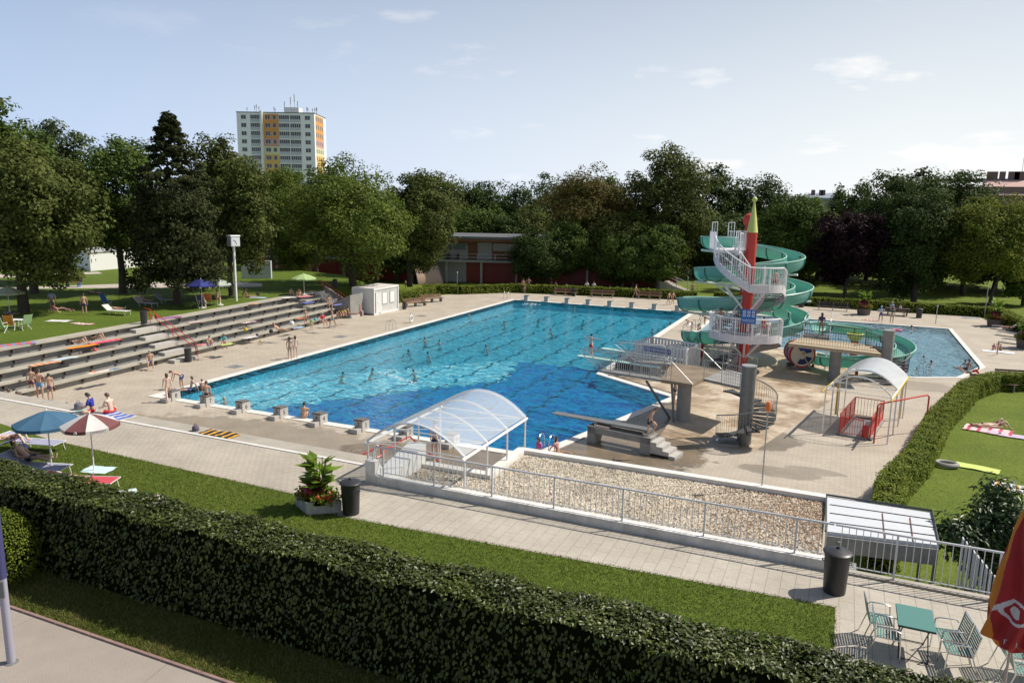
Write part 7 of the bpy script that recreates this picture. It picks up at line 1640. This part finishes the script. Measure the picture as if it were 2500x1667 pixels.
planter('white wooden planter with tall green canna and red and pink flowers beside the bin',at(783,1238,T),1.0,mat('peeling_white_wood',(.62,.60,.57),rough=.8,col2=(.40,.38,.36),vscale=4))
gp=mc('dark_planter',(.12,.10,.09),rough=.8)
planter('round dark planter with grasses in front of the far hedge near the bench',at(2108,768),1.45,gp,False,0,(.45,.12,.06),False)
planter('round dark planter with red and yellow leaves at the right hedge corner',at(2428,796),1.5,gp,False,0,(.5,.08,.04),False)
planter('big dark planter cut by the right edge beside the loungers',at(2505,850),1.6,gp,False,0,(.45,.06,.03),False)
# ================= cafe table, chairs, closed parasol =================
TEAL=mc('green_enamel',(.075,.21,.185),rough=.4); CHR=mc('aluminium',(.66,.67,.68),rough=.25,metal=1)
def cafe_table(label,c,rz=0):
    t=thing('cafe_table',label,'table',c,rz,'green folding tables'); obj('table_top',MB().box((0,0,.735),(.66,.90,.028)),TEAL,t,local=True); obj('rim',MB().box((0,0,.715),(.67,.91,.02)),mc('dark_green',(.02,.06,.055)),t,local=True)
    for s in (-.26,.26):
        obj('cross_leg',MB().seg((s,-.38,0),(s*1.0,.36,.71),.013),DARK,t,local=True); obj('cross_leg',MB().seg((s*.9,.38,0),(s*.9,-.36,.71),.013),DARK,t,local=True)
    for y,z in ((-.38,.02),(.38,.02)): obj('foot_bar',MB().seg((-.26,y,z),(.26,y,z),.011),DARK,t,local=True)
    return t
def cafe_chair(label,c,rz):
    t=thing('cafe_chair',label,'chair',c,R(rz),'slatted cafe chairs'); w=.25   # faces +y
    for s in (-w,w):
        obj('side_frame',MB().tube([(s,.26,0),(s,.24,.40),(s,.22,.63),(s,.15,.66),(s,-.16,.66),(s,-.21,.60)],.013,6),CHR,t,local=True,smooth=True)
        obj('back_post',MB().tube([(s*.92,-.33,0),(s*.92,-.20,.42),(s*.92,-.30,.88)],.013,6),CHR,t,local=True,smooth=True)
    obj('seat_frame',MB().tube([(-w*.9,-.2,.43),(-w*.9,.22,.44),(w*.9,.22,.44),(w*.9,-.2,.43)],.012,6,closed=True),CHR,t,local=True)
    obj('back_frame',MB().tube([(-w*.92,-.21,.46),(-w*.92,-.30,.88),(w*.92,-.30,.88),(w*.92,-.21,.46)],.012,6,closed=True),CHR,t,local=True)
    for i in range(8): obj('seat_slat',MB().box((0,-.165+i*.052,.447),(.44,.034,.012)),TEAL,t,local=True)
    for i in range(7): z=.50+i*.055; obj('back_slat',MB().box((0,-.215-(z-.46)*.21,z),(.44,.012,.038)),TEAL,t,local=True)
    return t
tc_=at(2235,1508,T+.74); tc_=(tc_[0],tc_[1],T+.006)
cafe_table('green metal folding table between the slatted chairs on the terrace',(tc_[0],tc_[1],T+.01))
x0,y0=tc_[0],tc_[1]
cafe_chair('slatted chair on the left of the green table, nearer the bin',(x0-.62,y0+.22,T+.01),-84)
cafe_chair('slatted chair on the left of the green table, nearer the ivy hedge',(x0-.50,y0-.30,T+.01),-92)
cafe_chair('slatted chair on the right of the green table, nearer the railing',(x0+.66,y0+.16,T+.01),100)
cafe_chair('slatted chair on the right of the green table, nearer the ivy hedge',(x0+.74,y0-.34,T+.01),96)
cafe_table('second green table mostly hidden by the closed red parasol',(x0+2.35,y0-.05,T+.01),0)
cafe_chair('slatted chair left of the second table, behind the closed parasol',(x0+1.72,y0+.02,T+.01),-82)
cafe_chair('slatted chair left of the second table, next to the ivy hedge',(x0+1.80,y0-.55,T+.01),-88)
# closed parasol (near, right edge)
pc=G(2472,1565,T+1.32); Xp,Yp=pc.x,pc.y
cp=thing('closed_parasol','closed dark red parasol with white and orange marks at the right edge','parasol',(Xp,Yp,T))
obj('pole',MB().seg((Xp-.02,Yp,T),(Xp-.02,Yp,T+3.8),.022,10),mc('parasol_pole',(.45,.42,.42),metal=.6,rough=.4),cp)
obj('foot',MB().lathe((Xp-.02,Yp,T),[(.3,0),(.3,.08),(.1,.12)],16),CONCG,cp)
def fold(a,z):   # folded cloth radius
    t_=(z-1.30)/2.5; t_=min(max(t_,0),1); r0=.36*(1-t_)**.62+.07; return r0*(1+.22*sin(a*6+2.2*sin(z*2)))*(1 if z>1.38 else max(.35,.55+.45*(z-1.30)/.08))
RED1=mc('parasol_red',(.36,.014,.016),rough=.75,var=.12); OR1=mc('parasol_orange',(.60,.20,.02),rough=.75); WH1=mc('parasol_white',(.62,.55,.55),rough=.75)
def cloth_patch(name,mt,test,off=.0):
    mb=MB(); na,nz=260,160; ids={}; vs=[]; fs=[]
    def vid(i,j):
        k=(i%na,j)
        if k not in ids:
            a=2*PI*(i%na)/na; z=1.30+2.45*j/nz; r=fold(a,z)+off; ids[k]=len(vs); vs.append((Xp+r*cos(a),Yp+r*sin(a),T+z-.10*abs(sin(a*3))*(1 if j==0 else 0)))
        return ids[k]
    for i in range(na):
        for j in range(nz):
            a=(2*PI*(i+.5)/na)%(2*PI); z=1.30+2.45*(j+.5)/nz
            if test(a,z): fs.append((vid(i,j),vid(i+1,j),vid(i+1,j+1),vid(i,j+1)))
    if fs: mb.add(vs,fs); obj(name,mb,mt,cp,smooth=True)
ca=math.atan2(C0.y-Yp,C0.x-Xp)%(2*PI)      # side towards the camera
def da(a,b): d=(a-b+PI)%(2*PI)-PI; return d
isor=lambda a,z: -1.75<da(a,ca)<-.95+.12*sin(z*5) 
def iswh(a,z):
    d=da(a,ca); 
    if -1.2<d<-.25 and abs(z-(2.28+.35*d))<.05: return True
    r=math.hypot((d+.05)*.30,(z-2.02)); 
    return (.15<r<.20 and d<.35) or (r<.09 and d<.1)
cloth_patch('cloth',RED1,lambda a,z: not isor(a,z) and not iswh(a,z)); cloth_patch('orange_panel',OR1,lambda a,z: isor(a,z) and not iswh(a,z)); cloth_patch('white_mark',WH1,iswh)
dv=Vector((cos(ca),sin(ca),0)); sdv=Vector((-sin(ca),cos(ca),0))
for ch_,o_ in (('E',-.10),('I',.06)):
    o=bpy.data.objects.new('lettering',text_mesh('lettering',ch_,.13,WH1)); COL.objects.link(o); o.parent=cp; q=dv*.47+sdv*o_; o.location=(q.x,q.y,1.50); o.rotation_euler=(R(90),0,math.atan2(dv.y,dv.x)+PI/2)
obj('tie_band',MB().seg((Xp,Yp,T+2.55),(Xp,Yp,T+2.60),.21,16),RED1,cp)
# ================= bottom-left lamp post, path edge =================
lp=thing('lamp_post','grey metal post with a dark blue sleeve at the bottom left','lamp post',(*at(28,1617,T)[:2],T)); l0=Vector(at(28,1617,T))
obj('shaft',MB().seg(l0,l0+Vector((0,0,3.5)),.075,16),mc('post_grey',(.34,.33,.40),rough=.5),lp,smooth=True); obj('sleeve',MB().seg(l0+Vector((0,0,1.75)),l0+Vector((0,0,3.4)),.085,16),mc('sleeve_blue',(.06,.06,.16),rough=.5),lp,smooth=True)
obj('hatch',MB().box(l0+Vector((.05,-.06,1.55)),(.09,.05,.32),R(35)),GREYP,lp); obj('collar',MB().lathe(l0,[(.13,0),(.12,.015),(.08,.03)],16),GREYP,lp)
mb=MB(); x=-10
while x<24.2:
    mb.bx(x,x+.98,-20.57,-20.51,T-.05,T+.045); x+=1.0
tag(obj('path_kerb',mb,mat('reddish_kerb',(.26,.17,.15),rough=.9,var=.2)),kind='structure')
CRK=mc('moss_joint',(.07,.06,.03),rough=1)
for a,b in (((0,1545),(88,1505)),((350,1667),(418,1612))):
    A_=G(*a,T+.008); B_=G(*b,T+.008); d=(B_-A_).normalized(); B2=B_; mb=MB(); prev=None
    for i in range(13):
        q=A_.lerp(B2,i/12)+Vector((0,random.uniform(-.02,.02),0)); w=random.uniform(.008,.022)
        if prev: mb.quad((prev[0].x,prev[0].y-prev[1],T+.011),(q.x,q.y-w,T+.011),(q.x,q.y+w,T+.011),(prev[0].x,prev[0].y+prev[1],T+.011))
        prev=(q,w)
    struct('path_joint',mb,CRK)
# left lawn paths
def strip(name,pts,z,mt):
    poly=[tuple(G(x,y,T)[:2]) for x,y in pts]; sheet_obj(name,poly_sheet([poly],z),mt)
PALEP=mc('pale_path',(.44,.39,.34),rough=.9,var=.08)
strip('lawn_path',[(-60,700),(0,703),(300,693),(480,684),(640,692),(640,700),(480,703),(300,703),(0,706),(-60,706)],T+.008,PALEP)
strip('lawn_path',[(-60,672),(60,668),(240,664),(250,668),(60,676),(-60,680)],T+.008,PALEP)

for (px_,py_,lab) in ((574,895,'square grey drain cover in the deck beside the grandstand bins'),(832,822,'square grey drain cover in the deck right of the two standing girls'),(1030,771,'small drain cover in the deck behind the lifebuoy')):
    g=G(px_,py_); t=thing('drain_cover',lab,'drain cover',(g.x,g.y,0),0,'drain covers'); obj('frame',MB().box((g.x,g.y,.004),(1.0,1.0,.014)),CONCG,t)
    for i in range(5): obj('slot',MB().box((g.x-.3+.15*i,g.y,.010),(.05,.7,.012)),mc('drain_dark',(.05,.05,.05)),t)
P('dark haired person lying in the shade beside the big left tree','back',at(24,768,T),-95,1.7,'brown','dark',(.05,.05,.2))
P('person lying on the shaded grass left of the standing boy with blue shorts','prone',at(160,758,T),-95,1.65,'tan','brown',(.2,.1,.1))
P('distant pair member lying in the tree shade beyond the standing boy','back',at(232,716,T),-80,1.65,'tan','dark',(.3,.1,.1))
for (px_,py_,lab,hr_) in ((1010,905,'swimmer low in the water right of the white wake','brown'),(1187,845,'lone swimmer between the left group and the low board','dark')): P(lab,'swim',at(px_,py_,-.08,-.13),70,1.65,'tan',hr_,None,longh=False)
for o in list(bpy.data.objects):
    l=o.get('label')
    if l and not 4<=len(l.split())<=16 and not o.parent: print('LABEL',len(l.split()),o.name,l)
